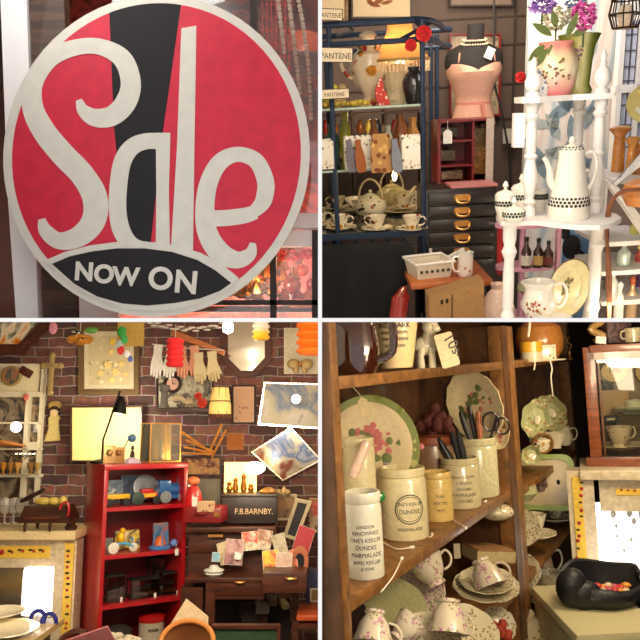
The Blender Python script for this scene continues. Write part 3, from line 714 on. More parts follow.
for i, (px, c, lb) in enumerate(((330, (206, 190, 60), 'yellow green china bird at the left of the upper glass shelf'), (338, (190, 160, 110), 'brown china cup beside the yellow bird'))):
    mb = MB(); mb.sph((0, 0, .035), .035, (1, .8, 1)); mb.sph((.02, -.01, .08), .02); mb.lathe([(0, 0), (.02, 0), (.012, .012), (0, .02)], 12)
    solo(mb, 'china_bird', M('china%d' % i, c, .25, coat=.4), lb, 'figurine', onq(px, y=3.25), group='china birds on the upper shelf')
mb = MB()
for i in range(34): mb.sph((random.uniform(-.12, .14), random.uniform(-.05, .05), .012+random.uniform(0, .008)), .011, u=7, v=5)
solo(mb, 'bead_tray', M('gold_beads', (206, 176, 60), .3, coat=.4), 'row of gold and green beads along the edge of the upper shelf', 'beads', onq(338, y=3.17))
# three small shop name boards on the left
for px0, px1, py0, py1, ys, lb, an in ((318, 351, 49, 61, 3.02, 'cream name board with black letters at the height of the lamp shade', 4), (318, 348, 90, 98, 3.02, 'lower cream name board with black letters just above the upper glass shelf', 0), (316, 341, 10, 19, 3.02, 'small cream name board near the top left of the rack', 5)):
    c = at((px0+px1)/2, (py0+py1)/2, ys); t = thing('name_board', lb, 'sign', c, m=R('Y', an), group='name boards hung on the rack')
    w_ = (px1-px0)*K*ys; h_ = (py1-py0)*K*ys
    MB().box((0, 0, 0), (w_, .006, h_)).build('board', M('board_cream', (214, 196, 164), .6), t)
    MB().box((0, .001, 0), (w_+.006, .004, h_+.006)).build('board_edge', DKFR, t)
    glyph(t, T(.005, -.0035, -h_*.28), 'PANTENE', h_*.62, M('ink', (30, 26, 26), .6), sx=.9)
# cloth roses tied to the rack
RR = M('rose_red', (206, 40, 40), .6, var=.2)
for px, py, r_, lb in ((424, 33, .037, 'larger red cloth rose tied to the top corner of the rack'), (411, 45, .028, 'smaller red cloth rose tied in front of the lamp shade')):
    mb = MB(); rose(mb, (0, 0, 0), r_, R('X', 80)); mb.sph((0, .012, 0), r_*.75, u=12, v=8)
    solo(mb, 'cloth_rose', RR, lb, 'rose', at(px, py, yf-.03), group='red roses tied on the rack')
# dark cloth over a seat below the rack
DARKC = M('black_cloth', (6, 6, 7), .95, var=.3, bump=.3)
t = thing('draped_armchair', 'dark armchair under a black cloth below the china rack', 'armchair', (0, 0, 0))
yd = 2.75
mb = MB(); rings = []
for z_, dy in ((zof(340, yd), 0), (zof(300, yd), .02), (zof(270, yd), .05), (zof(252, yd+.1), .10), (zof(243, yd+.16), .16), (zof(243, yd+.3), .3), (zof(330, yd+.32), .32)):
    rings.append([(xof(300, yd), yd+dy, z_)]+[(xof(322+i*9.5, yd), yd+dy+.015*math.sin(i*1.7), z_-.004*math.cos(i*2.1)-(.02 if i == 10 else 0)) for i in range(11)])
vs = [p for r in rings for p in r]; n = len(rings[0]); mb._add(vs, [(i*n+j, i*n+j+1, (i+1)*n+j+1, (i+1)*n+j) for i in range(len(rings)-1) for j in range(n-1)]); mb.build('cloth_cover', DARKC, t)
mb = MB(); mb.box((xof(372, yd+.3), yd+.3, zof(300, yd)), (.38, .4, .2), bev=.02); mb.build('seat', DARKC, t)
mb = MB(); mb.tube([at(396, 330, 2.6), at(400, 300, 2.62), at(405, 294, 2.68)], [.034, .034, .03], 14); mb.sph(tuple(at(405, 294, 2.68)), .031)
mb.build('red_arm', M('red_vinyl', (140, 30, 18), .35, coat=.3), t, label='red rolled arm')
p0 = [at(407, 247, 2.9), at(421, 262, 2.9), at(421, 330, 2.9), at(388, 330, 2.9), at(397, 285, 2.9)]
mb = MB(); mb.prism([(p.x, p.z) for p in p0], 2.9, 2.94)
solo(mb, 'dark_screen', M('grey_board', (52, 56, 54), .8), 'dark grey slanted board leaning behind the red chair arm', 'board', (0, 0, 0))
# dress form
yt = 3.95; kt = s_(yt)
base = at(473, 118, yt); t = thing('dress_form', 'black dress form on a stand wearing pearls and a pink camisole', 'mannequin', (base.x, yt, base.z))
def zz(py): return zof(py, yt, 473)-base.z
def tors(rows, n=28, wy=.62, c0=0):
    return [[(c0+dx+r_*kt*math.cos(2*PI*i/n), wy*r_*kt*math.sin(2*PI*i/n)*(1.0 if math.sin(2*PI*i/n) > 0 else bust), zz(py)) for i in range(n)] for py, r_, dx, bust in rows]
MB().loft(tors([(24, 7.6, .01, 1), (26, 8, .01, 1), (36, 7.8, .008, 1), (42, 9, .005, 1), (46, 17, 0, 1), (50, 24, 0, 1), (56, 27, 0, 1), (64, 27.5, 0, 1.1), (74, 25, 0, 1.35), (82, 21.5, 0, 1.3), (94, 16.5, 0, 1.1), (103, 15.5, 0, 1), (118, 19, 0, 1), (124, 20, 0, 1)])).build('torso', M('black_jersey', (28, 24, 26), .8), t)
cam_rows = [(66, 26.2, 0, 1.25), (72, 26.2, 0, 1.4), (80, 23, 0, 1.4), (94, 17.6, 0, 1.15), (103, 16.4, 0, 1.05), (118, 20.4, 0, 1.05), (125, 21.4, 0, 1.05)]
rings = tors(cam_rows, wy=.64, n=48)
for i, pnt in enumerate(rings[0]):
    a = 2*PI*i/48; f = math.sin(a)
    dz = (-.035*(1-abs(math.cos(a)*1.6-0)**.7) if abs(math.cos(a)) < .62 else .0) if f < 0 else -.05
    rings[0][i] = (pnt[0], pnt[1], pnt[2]+dz+.012)
MB().loft(rings, cap0=False, cap1=False).build('camisole', M('pink_satin', (206, 156, 136), .45, var=.12, scale=30, bump=.2), t)
for s1 in (-1, 1): MB().tube([(s1*17*kt, -.075, zz(68)), (s1*16*kt, -.075, zz(56)), (s1*14*kt, -.04, zz(48)), (s1*13*kt, .0, zz(44.5))], .004, 6).build('strap', M('pink_satin'), t)
mb = MB(); mb.loft([[(x*15.9*kt*1.06, y*.64*15.9*kt*1.12, z) for x, y in ((math.cos(2*PI*i/24), math.sin(2*PI*i/24)) for i in range(24))] for z in (zz(107), zz(102))]); mb.tube([(.03, -.075, zz(104)), (.04, -.08, zz(112)), (.035, -.085, zz(120))], .008, 6); mb.build('sash', M('pink_sash', (196, 120, 108), .5), t)
mb = MB()
for rr, d in ((10, 38), (11, 42), (12, 46)):
    for i in range(34):
        a = 2*PI*i/34; f = (1-math.sin(a))/2
        mb.sph((rr*kt*(1+.18*f)*math.cos(a), .75*rr*kt*math.sin(a)-.022*f, zz(d+3.5*f)), .0052, u=7, v=5)
mb.build('pearl_necklace', PEARL, t)
MB().prism(rect(.042, .055), -.11, -.108, T(.058, 0, zz(55)) @ R('Y', 25)).build('price_tag', M('tag_paper', (236, 230, 220), .8), t)
MB().lathe([(.012, -.9), (.012, zz(138)), (0, zz(138))], 12).build('pole', M('black_metal', (24, 22, 22), .4, metal=.6), t)
MB().lathe([(.16, -.95), (.16, -.93), (.03, -.9), (0, -.9)], 24).build('foot', M('black_metal'), t)
# red open box shelf
yx = 3.3
REDL = M('red_shelf_lacquer', (120, 22, 26), .4, coat=.2)
a, b = at(438, 186, yx), at(494, 118, yx); W_, H_ = b.x-a.x, b.z-a.z
t = thing('box_shelf', 'dark red open box shelf standing on the black drawers', 'shelf', (a.x, yx, a.z))
mb = MB(); mb.box((.006, .1, H_/2), (.014, .2, H_)); mb.box((W_-.006, .1, H_/2), (.014, .2, H_)); mb.box((W_/2, .1, .006), (W_, .2, .012)); mb.box((W_/2, .1, H_-.004), (W_, .2, .01)); mb.build('case', REDL, t)
mb = MB(); mb.box((W_*.32, .1, H_*.68), (W_*.62, .19, .008)); mb.box((W_*.64, .1, H_/2), (.01, .19, H_-.02)); mb.box((W_*.32, .1, H_*.3), (W_*.62, .19, .008)); mb.build('shelf_board', REDL, t)
MB().box((W_/2, .196, H_/2), (W_-.01, .006, H_-.01)).build('back_panel', REDL, t)
MB().box((W_-.018, -.004, H_/2), (.034, .01, H_)).build('pale_side', M('pale_side_board', (196, 176, 160), .6), t)
mb = MB(); mb.prism([(-.02, 0), (.02, 0), (.02, .05), (0, .065), (-.02, .05)], -.012, -.009, T(.042, 0, H_-.1)); mb.tube([(.042, -.01, H_-.04), (.042, -.01, H_)], .001, 4); mb.build('price_tag', M('tag_paper'), t)
for i, (fx, fz, w_, h_, c, lb) in enumerate(((.22, .7, .09, .05, (110, 92, 60), 'brass train figure on the top tier of the red box shelf'), (.2, .32, .08, .06, (130, 110, 80), 'small brown carved animal on the middle tier of the red box shelf'), (.82, .08, .07, .16, (206, 140, 40), 'golden tin standing in the right bay of the red box shelf'), (.3, .02, .1, .05, (196, 150, 110), 'small tan box on the bottom tier of the red box shelf'), (.82, .5, .07, .11, (150, 110, 50), 'bronze tin in the upper right bay of the red box shelf'))):
    mb = MB(); mb.box((0, 0, h_*.4), (w_, .05, h_*.8), bev=.005); mb.sph((w_*.25, 0, h_*.85), h_*.16, u=8, v=6); mb.sph((-w_*.2, 0, h_*.82), h_*.12, u=8, v=6)
    solo(mb, 'shelf_trinket', pict('trinket%d' % i, [c, (c[0]//2, c[1]//2, c[2]//2), c], 30), lb, 'trinket', (a.x+W_*fx, yx+.09, a.z+H_*fz+.013), group='trinkets in the red box shelf')
# black cabinet of shallow drawers
yc = 3.1; BLKC = wood('black_japanned', (26, 20, 17), (44, 34, 28), .4); BRASS = M('brass', (216, 158, 84), .28, metal=.85)
a, b = at(427, 330, yc), at(497, 187, yc); W_, H_ = b.x-a.x, b.z-a.z
t = thing('drawer_cabinet', 'black wooden cabinet of shallow drawers with brass cup pulls', 'cabinet', (a.x, yc, a.z))
MB().box((W_/2, .16, H_/2), (W_, .3, H_), bev=.003).build('body', BLKC, t)
for i, py in enumerate((193, 206, 219, 232, 246, 260)):
    z_ = zof(py+6, yc, 460)-a.z; dh = 11.6*K*yc
    d = MB().box((W_/2, -.006, z_+dh/2-.02), (W_-.02, .02, dh), bev=.003).build('drawer', BLKC, t)
    mb = MB(); cx_ = W_*.5; cz_ = z_+dh/2-.02
    mb.prism([(-.034, -.004), (.034, -.004), (.036, .014), (.026, .022), (-.026, .022), (-.036, .014)], -.018, -.016, T(cx_, 0, cz_-.005))
    mb.tube([(cx_-.03, -.03, cz_+.004), (cx_-.024, -.04, cz_-.012), (cx_, -.044, cz_-.018), (cx_+.024, -.04, cz_-.012), (cx_+.03, -.03, cz_+.004)], .005, 6); mb.build('drawer_pull', BRASS, d)
p = at(478, 187, yc); solo(MB().box((0, .1, .006), (.2, .16, .01)), 'paper_stack', M('pink_paper', (206, 130, 124), .8), 'pink papers lying on the black drawer cabinet', 'paper', (p.x-.01, yc, b.z))
# side table with basket tray, mug and cardboard box
TBL = wood('orange_pine', (150, 74, 30), (196, 110, 54), .4)
yt2 = 2.62; zt2 = zof(281, yt2, 440)
xa, xb_ = xof(410, yt2, 280), xof(492, yt2, 280)
t = thing('side_table', 'orange brown wooden table in front of the black drawers', 'table', ((xa+xb_)/2, yt2, zt2))
MB().box((0, .16, -.012), (xb_-xa, .36, .024), bev=.004).build('table_top', TBL, t)
for x in (-.15, .16):
    for y in (.03, .3): MB().box((x, y, -.16), (.03, .03, .28)).build('leg', DKFR, t)
WIK = M('white_wicker', (214, 200, 176), .7, var=.2, scale=90, bump=.4); 
p = at(431, 278, 2.66); t = thing('basket_tray', 'white wicker basket tray with dark stripes on the wooden table', 'basket', (p.x, 2.72, zt2), rz=14)
def boxrings(rows, cx=0, cy=0): return [[(cx+sx_*w_/2, cy+sy_*d_/2, z) for sx_, sy_ in ((-1, -1), (1, -1), (1, 1), (-1, 1))] for w_, d_, z in rows]
MB().loft(boxrings([(.13, .11, 0), (.155, .13, .06), (.148, .123, .06), (.122, .1, .006)])).build('basket_body', WIK, t)
mb = MB(); mb.tube([(-.08, -.068, .062), (.08, -.068, .062), (.08, .068, .066), (-.08, .068, .066)], .006, 6, closed=True); mb.build('rim', M('rim_white', (226, 220, 208), .6), t)
mb = MB()
for i in range(6): mb.box((-.055+i*.022, -.064, .03), (.009, .006, .01), R('Z', 0))
mb.build('woven_stripe', M('stripe_dark', (50, 44, 44), .7), t)
MB().prism([(-.02, 0), (.16, .075), (.16, .088), (-.02, .012)], .02, .035).build('flap', M('rim_white'), t)
p = at(464, 276, 2.7); t = thing('china_mug', 'white floral china mug beside the basket on the wooden table', 'mug', (p.x, 2.68, zt2), 200)
MB().lathe([(0, 0), (.026, 0), (.03, .006), (.031, .09), (.033, .094), (.03, .094), (.028, .01), (0, .008)], 26).build('body', spots('mug_print', (232, 226, 214), [(120, 140, 110), (190, 130, 110)], 60, .45, .35, patch=20), t)
MB().tube([(.03, 0, .08), (.05, 0, .078), (.055, 0, .05), (.046, 0, .025), (.03, 0, .022)], .004, 7).build('handle', PORC, t)
p = at(431, 262, 2.85); solo(MB().lathe([(0, 0), (.012, 0), (.013, .05), (.006, .06), (.007, .075), (0, .076)], 12), 'small_bottle', M('bottle_white', (210, 206, 196), .3), 'tiny white capped bottle behind the basket tray', 'bottle', (p.x, 2.86, zt2))
ye2 = 2.45; P_ = [at(430, 330, ye2), at(429, 297, ye2), at(452, 291, ye2), at(484, 281, ye2), at(484, 330, ye2)]
t = thing('cardboard_box', 'open brown cardboard box at the bottom in front of the table', 'box', (0, 0, 0))
CARD = M('cardboard', (150, 112, 66), .85, var=.1); mb = MB(); mb.prism([(p.x, p.z) for p in P_], ye2, ye2+.1); mb.build('body', CARD, t)
mb = MB(); p = at(452, 300, ye2); mb.box((p.x, ye2-.002, p.z-.05), (.003, .004, .14)); p = at(442, 302, ye2); mb.sph((p.x, ye2, p.z), .006, (1, .4, 1.6), u=8, v=6); p = at(447, 301, ye2); mb.sph((p.x, ye2, p.z), .006, (1, .4, 1.6), u=8, v=6); mb.build('hand_hole', M('hole_dark', (40, 26, 16), .9), t)
solo(MB().tube([at(474, 275, 2.75), at(473, 280, 2.6), at(469, 292, 2.45)], .005, 6), 'red_ribbon', M('ribbon_red', (190, 50, 36), .6), 'red ribbon end hanging over the table edge', 'ribbon', (0, 0, 0))
# hanging power cord
pts = [at(*q_, 3.9) for q_ in ((494, -8), (494, 40), (494, 80), (500, 105), (505, 130), (509, 158), (510, 190))]
solo(MB().tube(pts, .006, 6), 'power_cord', M('black_rubber', (22, 20, 22), .6), 'black power cord hanging down the taupe wall', 'cord', (0, 0, 0))
mb = MB(); mb.box((0, 0, 0), (.09, .03, .09), bev=.004); mb.box((.03, -.02, 0), (.02, .03, .03)); solo(mb, 'wall_socket', M('rim_white'), 'white wall socket with plug beside the hanging cord', 'socket', at(510, 136, 4.6))
# ---- white whatnot stand ----
yw2 = 2.4; kw = K*yw2
def W(px, py, y=yw2): return at(px, py, y)
zA, zB = W(565, 95).z, W(560, 214).z
t = thing('whatnot_stand', 'white painted whatnot stand with turned posts and curved shelves', 'stand', (0, 0, 0))
def turned(x, y, z0, z1, r, mbx):
    h = z1-z0; P = [(0, 0), (1.0, 0), (1.0, .06), (.72, .09), (1.05, .12), (.7, .15), (.85, .2), (1.2, .32), (1.0, .4), (.72, .48), (1.1, .51), (.7, .54), (.85, .56), (.85, .72), (.72, .8), (1.15, .84), (.78, .87), (1.0, .9), (1.0, 1), (0, 1)]
    mbx.lathe([(r*a, z0+h*b) for a, b in P], 20, (x, y, 0))
zC = W(560, 322).z
yB = 2.4+.24
pl = [(W(531, 150).x, yw2), (W(598, 150).x, yw2), (W(577, 150, yB).x, yB)]
for i, (x, y) in enumerate(pl):
    mb = MB(); turned(x, y, zB, zA, 6.2*kw, mb); mb.build('turned_post', WPAINT, t)
pl2 = [(W(509, 260, 2.35).x, 2.35), (W(596, 260).x, yw2), (W(593, 260, yB).x, yB)]
for i, (x, y) in enumerate(pl2):
    mb = MB(); turned(x, y, zC-.3, zB, 6.6*kw, mb); mb.build('turned_post', WPAINT, t)
for i, (x, y) in enumerate(pl[:2]):
    h = (36, 40)[i]*kw; r = 7.6*kw
    MB().lathe([(r*a, zA+h*b) for a, b in ((0, 0), (.9, 0), (.9, .08), (.5, .13), (1.0, .25), (1.05, .38), (.8, .52), (.35, .62), (.5, .68), (.3, .74), (.42, .84), (.2, .95), (0, 1))], 20, (x, y, 0)).build('finial', WPAINT, t)
topx0, topx1 = W(519, 95).x, W(609, 95).x
cur = [(topx0, 2.36), (topx0+.05, 2.345), ((topx0+topx1)/2-.04, 2.37), ((topx0+topx1)/2+.03, 2.4), (topx1-.05, 2.36), (topx1, 2.36), (topx1, 2.46), ((topx0+topx1)/2+.06, 2.70), ((topx0+topx1)/2, 2.70), (topx0, 2.46)]
mb = MB(); mb.slab(cur, zA-.018, zA); mb.build('top_shelf', WPAINT, t)
x0, x1 = W(496, 214).x, W(610, 214).x; xm = W(548, 225).x
cur2 = [(x0, 2.33), (x0+.03, 2.30), (W(520, 214).x, 2.31), (W(530, 214).x, 2.30), (W(542, 214).x, 2.24), (W(556, 214).x, 2.19), (W(575, 214).x, 2.175), (W(590, 214).x, 2.20), (x1-.01, 2.28), (x1, 2.34), (x1-.01, 2.46), ((x0+x1)/2+.07, 2.72), ((x0+x1)/2, 2.72), (x0+.01, 2.44)]
mb = MB(); mb.slab(cur2, zB-.016, zB); mb.build('middle_shelf', WPAINT, t)
# side fret panel of the stand
mb = MB(); q0 = W(514, 108, 2.45); mb.slab([(q0.x, 2.44), (q0.x+.03, 2.42), (q0.x+.03, 2.45), (q0.x, 2.47)], zA-.16, zA-.05); mb.build('side_panel', WPAINT, t)
# vases on the top shelf
PINKV = ombre('pink_cream_glaze', [(214, 110, 120), (236, 180, 160), (240, 226, 190), (236, 214, 170), (222, 140, 130)], 0, .16)
t = thing('pink_vase', 'bulbous cream vase shaded pink at the rim and foot with a floral spray', 'vase', (W(560, 93).x, 2.46, zA))
MB().lathe([(0, 0), (.05, 0), (.055, .008), (.066, .04), (.074, .08), (.068, .115), (.055, .14), (.05, .15), (.056, .165), (.05, .165), (.045, .148), (.055, .12), (0, .1)], 34, wav=lambda a, z: .03*math.cos(6*a)*(z/.16)).build('body', PINKV, t)
mb = MB()
for i in range(26):
    a = -PI/2-.35+random.gauss(0, .3); z = .075+random.gauss(0, .018); mb.sph((.0735*math.cos(a), .0735*math.sin(a), z), random.uniform(.003, .006), (1, 1, .8), u=7, v=5)
mb.build('floral_spray', pict('spray_mix', [(196, 110, 90), (150, 130, 70), (120, 70, 50), (210, 150, 120)], 60), t)
GRV = ombre('green_gold_glaze', [(110, 124, 40), (178, 176, 100), (206, 200, 140), (130, 142, 50), (76, 96, 40)], -.06, .07, axis=0)
t = thing('green_vase', 'tall green vase with flared wavy rim and a small flower medallion', 'vase', (W(587, 93).x, 2.50, zA))
MB().lathe([(0, 0), (.046, 0), (.05, .01), (.04, .03), (.044, .1), (.05, .15), (.064, .185), (.06, .187), (.045, .15), (.038, .1), (0, .05)], 36, wav=lambda a, z: .07*math.cos(4*a+.6)*(z/.18)**2).build('body', GRV, t)
mb = MB()
for i in range(16): a = -PI/2-.3+random.gauss(0, .14); z = .13+random.gauss(0, .014); mb.sph((.049*math.cos(a), .049*math.sin(a), z), .004, u=7, v=5)
mb.build('flower_medallion', pict('medal_mix', [(190, 110, 110), (110, 70, 90), (220, 190, 170)], 70), t)
# flower bunches
def bunch(px, py, y, rx, rz, n, mats, label, name, group=None, r=.008, ):
    c = W(px, py, y); t = thing(name, label, 'flowers', c, group=group)
    for k3, (mt, frac) in enumerate(mats):
        mb = MB()
        for i in range(int(n*frac)):
            a = random.uniform(0, 2*PI); e_ = random.uniform(-1, 1); rr = random.uniform(.75, 1); s2_ = math.sqrt(1-e_*e_)
            p = (rx*rr*s2_*math.cos(a), rx*.8*rr*s2_*math.sin(a), rz*rr*e_)
            mm = T(*p) @ R('Z', random.uniform(0, 360)) @ R('X', random.uniform(0, 180))
            for j in range(4): mb.sph((0, 0, 0), r*.62, (1, .7, .25), m=mm @ R('Z', 90*j) @ T(r*.6, 0, 0), u=6, v=4)
        mb.build('petals', mt, t)
    mb = MB(); mb.tube([(0, 0, 0), (.005, .01, -rz-.05)], .003, 6); mb.build('stem', M('stem_green', (70, 90, 50), .6), t)
    return t
LIL = M('lilac', (168, 128, 200), .7, var=.25, scale=60); LIL2 = M('lilac_dark', (110, 76, 160), .7); MAG = M('magenta_petal', (206, 60, 150), .7, var=.25, scale=60); MAG2 = M('pale_magenta', (226, 120, 186), .7)
bunch(584, 16, 2.42, .040, .042, 130, ((MAG, .6), (MAG2, .5)), 'magenta pink hydrangea head over the green vase', 'hydrangea_bloom', 'cloth flowers above the vases')
bunch(542, 6, 2.45, .042, .022, 90, ((LIL, .6), (LIL2, .5)), 'lilac purple flower spray above the pink vase', 'lilac_spray', 'cloth flowers above the vases')
bunch(556, 18, 2.56, .05, .04, 90, ((M('cream_petal', (226, 214, 180), .7), .6), (M('pale_green_petal', (180, 190, 140), .7), .5)), 'cream and pale green blossom between the purple and magenta flowers', 'cream_blossom', 'cloth flowers above the vases')
bunch(576, 4, 2.56, .035, .02, 50, ((M('blue_petal', (110, 124, 170), .7), .8),), 'dusky blue blossom behind the magenta hydrangea', 'blue_blossom', 'cloth flowers above the vases')
mb = MB(); LF = M('leaf_green', (96, 110, 56), .6, var=.3, scale=40)
for px, py, ln, an, y in ((556, 40, 22, 200, 2.42), (552, 36, 24, -60, 2.42), (566, 38, 24, 20, 2.40), (546, 44, 24, -130, 2.44), (572, 36, 18, 60, 2.43), (556, 28, 16, -20, 2.44), (548, 48, 20, -145, 2.42)):
    p = W(px, py, y); P = leaf_poly(ln*kw, 4.5*kw); c = W(558, 40, 2.42)
    mb.prism(P, -.001, .001, T(p.x-c.x, p.y-c.y, p.z-c.z) @ R('Y', an) @ R('X', 12))
mb.tube([(0, 0, 0), (0, .04, -.03)], .004, 6)
solo(mb, 'leaf_spray', LF, 'olive green leaves hanging over the rim of the pink vase', 'leaves', W(558, 40, 2.42))
# small white china bits behind the left finial and a red bow
solo(MB().lathe([(0, 0), (.022, 0), (.03, .03), (.02, .06), (.012, .075), (.018, .085), (0, .08)], 20), 'small_vase', spots('blue_print', (230, 226, 220), [(60, 70, 120), (120, 120, 160)], 90, .55, .35), 'small white and blue vase beside the left finial', 'vase', (W(543, 92).x, 2.43, zA))
mb = MB(); rose(mb, (0, 0, 0), .022, R('X', 80)); solo(mb, 'cloth_rose', RR, 'single red rose behind the left edge of the white stand', 'rose', W(521, 77, 2.6))
# coffee set on the middle shelf
t = thing('coffee_pot', 'tall white coffee pot with a band of dark green dots', 'coffee pot', (W(561, 219).x, 2.33, zB), 0)
kp = K*2.33
BODY = [(0, 0), (20*kp, 0), (20.5*kp, 2*kp), (20*kp, 12*kp), (18.5*kp, 22*kp), (15*kp, 40*kp), (12.5*kp, 58*kp), (12*kp, 64*kp), (0, 64*kp)]
MB().lathe(BODY, 36).build('body', PORC, t)
MB().lathe([(12.4*kp, 64*kp), (12*kp, 66*kp), (7*kp, 70*kp), (2.2*kp, 72*kp), (3.4*kp, 75*kp), (2*kp, 78.5*kp), (0, 79*kp)], 28).build('lid', PORC, t)
MB().tube([(-14*kp, 0, 30*kp), (-19*kp, 0, 36*kp), (-21*kp, 0, 48*kp), (-24*kp, 0, 56*kp), (-27*kp, 0, 60*kp)], [5*kp, 4*kp, 2.8*kp, 2.4*kp, 2.2*kp], 10).build('spout', PORC, t)
MB().tube([(11*kp, 0, 60*kp), (20*kp, 0, 63*kp), (25*kp, 0, 54*kp), (24*kp, 0, 40*kp), (18*kp, 0, 26*kp), (14*kp, 0, 25*kp)], 1.9*kp, 8).build('handle', PORC, t)
def dotband(rz, zc, n, rows, d, sz):
    mb = MB()
    for j in range(rows):
        for i in range(n):
            a = 2*PI*(i+.5*(j % 2))/n; r_ = rz(zc+j*d)
            mb.sph((0, 0, 0), sz, (1, .35, 1), m=R('Z', math.degrees(a)) @ T(0, -r_, zc+j*d), u=8, v=6)
    return mb
GRN = M('dot_green', (44, 48, 34), .4)
dotband(lambda z: (19.6 if z < 17*kp else 19.0 if z < 20*kp else 18.3)*kp+.0005, 14*kp, 30, 3, 3.2*kp, 1.6*kp).build('dot_band', GRN, t)
dotband(lambda z: (11.6-(z/kp-66)*1.1)*kp, 66.6*kp, 16, 2, 2.0*kp, 1.2*kp).build('lid_dots', GRN, t)
def sugar(px, y, lbl, hh, rr, lid=True):
    t = thing('lidded_pot', lbl, 'pot', (W(px, 210, y).x, y, zB), group='dotted pots on the white stand'); k4 = K*y
    MB().lathe([(0, 0), (rr*.6*k4, 0), (rr*.7*k4, 1*k4), (rr*k4, hh*.5*k4), (rr*1.02*k4, hh*k4), (rr*.95*k4, hh*k4), (rr*.9*k4, hh*.5*k4), (0, 3*k4)], 28).build('body', PORC, t)
    if lid: MB().lathe([(rr*1.04*k4, hh*k4), (rr*.8*k4, (hh+3)*k4), (2*k4, (hh+5)*k4), (1.4*k4, (hh+7)*k4), (3*k4, (hh+9)*k4), (1.5*k4, (hh+13)*k4), (0, (hh+14)*k4)], 24).build('lid', PORC, t)
    dotband(lambda z: rr*1.0*k4, hh*.62*k4, 20, 2, 2.8*k4, 1.5*k4).build('dot_band', GRN, t)
    return t
sugar(505, 2.36, 'taller dotted white pot at the left end of the middle shelf', 24, 10)
sugar(521, 2.44, 'dotted white pot with finial behind the left post', 26, 10)
sugar(514, 2.30, 'low dotted white sugar bowl with pointed lid at the front left of the middle shelf', 11, 11)
sugar(540, 2.50, 'small dotted cream jug between the left post and the coffee pot', 20, 7, False)
# pink shelf unit behind the stand
PINKP = M('pink_paint', (206, 150, 176), .5, var=.06)
yp2 = 2.72
t = thing('pink_shelf', 'small lilac pink corner shelf behind the white stand', 'shelf', (0, 0, 0))
def disc(px, py, w_, y, th=.014):
    c = W(px, py, y); r = w_/2*K*y; return MB().slab([(c.x+r*math.cos(2*PI*i/28), y+.6*r*math.sin(2*PI*i/28)) for i in range(28)], c.z-th, c.z)
for px, py, w_ in ((526, 222, 62), (526, 264, 62), (528, 312, 50)): disc(px, py, w_, yp2).build('shelf_board', PINKP, t)
for px in (519, 553): c0, c1 = W(px, 330, yp2-.03), W(px, 222, yp2-.03); MB().tube([(c0.x, yp2-.04, c0.z), (c0.x, yp2-.04, c1.z)], .011, 12).build('post', PINKP, t)
a, b = W(572, 330, 2.95), W(588, 190, 2.95)
t = thing('blue_cupboard', 'pale blue painted cupboard door between the white posts', 'cupboard', (0, 0, 0))
MB().box(*bx(562, 228, 594, 330, 2.97, .03)).build('door', M('pale_blue_paint', (110, 156, 200), .6, var=.08), t)
MB().box(*bx(576, 228, 579, 330, 2.95, .02)).build('door_edge', M('blue_edge', (110, 140, 170), .6), t)
mb = MB(); c = W(573, 248, 2.9); mb.sph((c.x, 2.92, c.z), .035, (1.1, .4, 1.5), u=12, v=8); mb.sph((c.x-.03, 2.92, c.z+.06), .022, (1, .5, 1.2), u=10, v=7); mb.tube([(c.x+.01, 2.92, c.z), (c.x+.05, 2.92, c.z-.03), (c.x+.04, 2.92, c.z-.06)], .008, 6)
solo(mb, 'black_cat_cutout', M('black_felt', (22, 20, 26), .9), 'black cloth ornament hanging on the pale blue door', 'ornament', (0, 0, 0))
BRN = glass('brown_glass', (120, 60, 26), alpha=.3); BRN = M('brown_bottle', (60, 26, 14), .12, coat=.6)
zp = W(526, 264, yp2).z
for px, hh, lab, lb in ((526, 32, (210, 206, 196), 'brown bottle with a white label on the pink shelf, leftmost'), (538, 30, (180, 150, 90), 'brown bottle with a yellow label on the pink shelf, middle'), (548, 27, (110, 50, 44), 'short brown bottle with a red label on the pink shelf, rightmost')):
    y = yp2-.06; kq = K*y; t = thing('brown_bottle', lb, 'bottle', (W(px, 262, y).x, y, zp), group='brown bottles on the pink shelf')
    MB().lathe([(0, 0), (4.8*kq, 0), (5*kq, 1*kq), (5*kq, hh*.55*kq), (2*kq, hh*.72*kq), (1.8*kq, hh*.9*kq), (0, hh*.9*kq)], 20).build('body', BRN, t)
    MB().lathe([(0, hh*.88*kq), (2.2*kq, hh*.88*kq), (2.2*kq, hh*kq), (0, hh*kq)], 14).build('cap', M('cap_black', (26, 20, 20), .4), t)
    MB().lathe([(5.12*kq, hh*.1*kq), (5.12*kq, hh*.42*kq), (5.0*kq, hh*.42*kq), (5.0*kq, hh*.1*kq)], 20).build('paper_label', M('lab%d' % px, lab, .7), t)
# plate, jugs and pink vase under the middle shelf
yj = 2.42
PLT = spots('plate_olive', (206, 196, 150), [(120, 110, 60), (150, 130, 80), (96, 80, 50)], 26, .42, .4, patch=8)
c = W(567, 288, 2.5)
def platemb(r, sy=1.0, wav=None): return MB().lathe([(0, 0), (r*.6, 0), (r*.66, .006), (r, .016), (r*.99, .019), (r*.68, .010), (r*.6, .004), (0, .004)], 44, wav=wav, sy=sy)
t = thing('oval_plate', 'large cream oval plate with an olive sprig leaning behind the jug', 'plate', c, m=R('Y', 20) @ R('X', 80) @ T(0, 0, 0))
platemb(22*K*2.5, 1.42).build('dish', M('plate_cream', (214, 204, 160), .25, var=.08, coat=.4), t)
mb = MB(); mb.lathe([(21.2*K*2.5, .0165), (22.1*K*2.5, .0175), (22.1*K*2.5, .0205), (21.2*K*2.5, .02)], 44, sy=1.42); mb.build('brown_rim', M('rim_brown', (110, 84, 50), .4), t)
mb = MB()
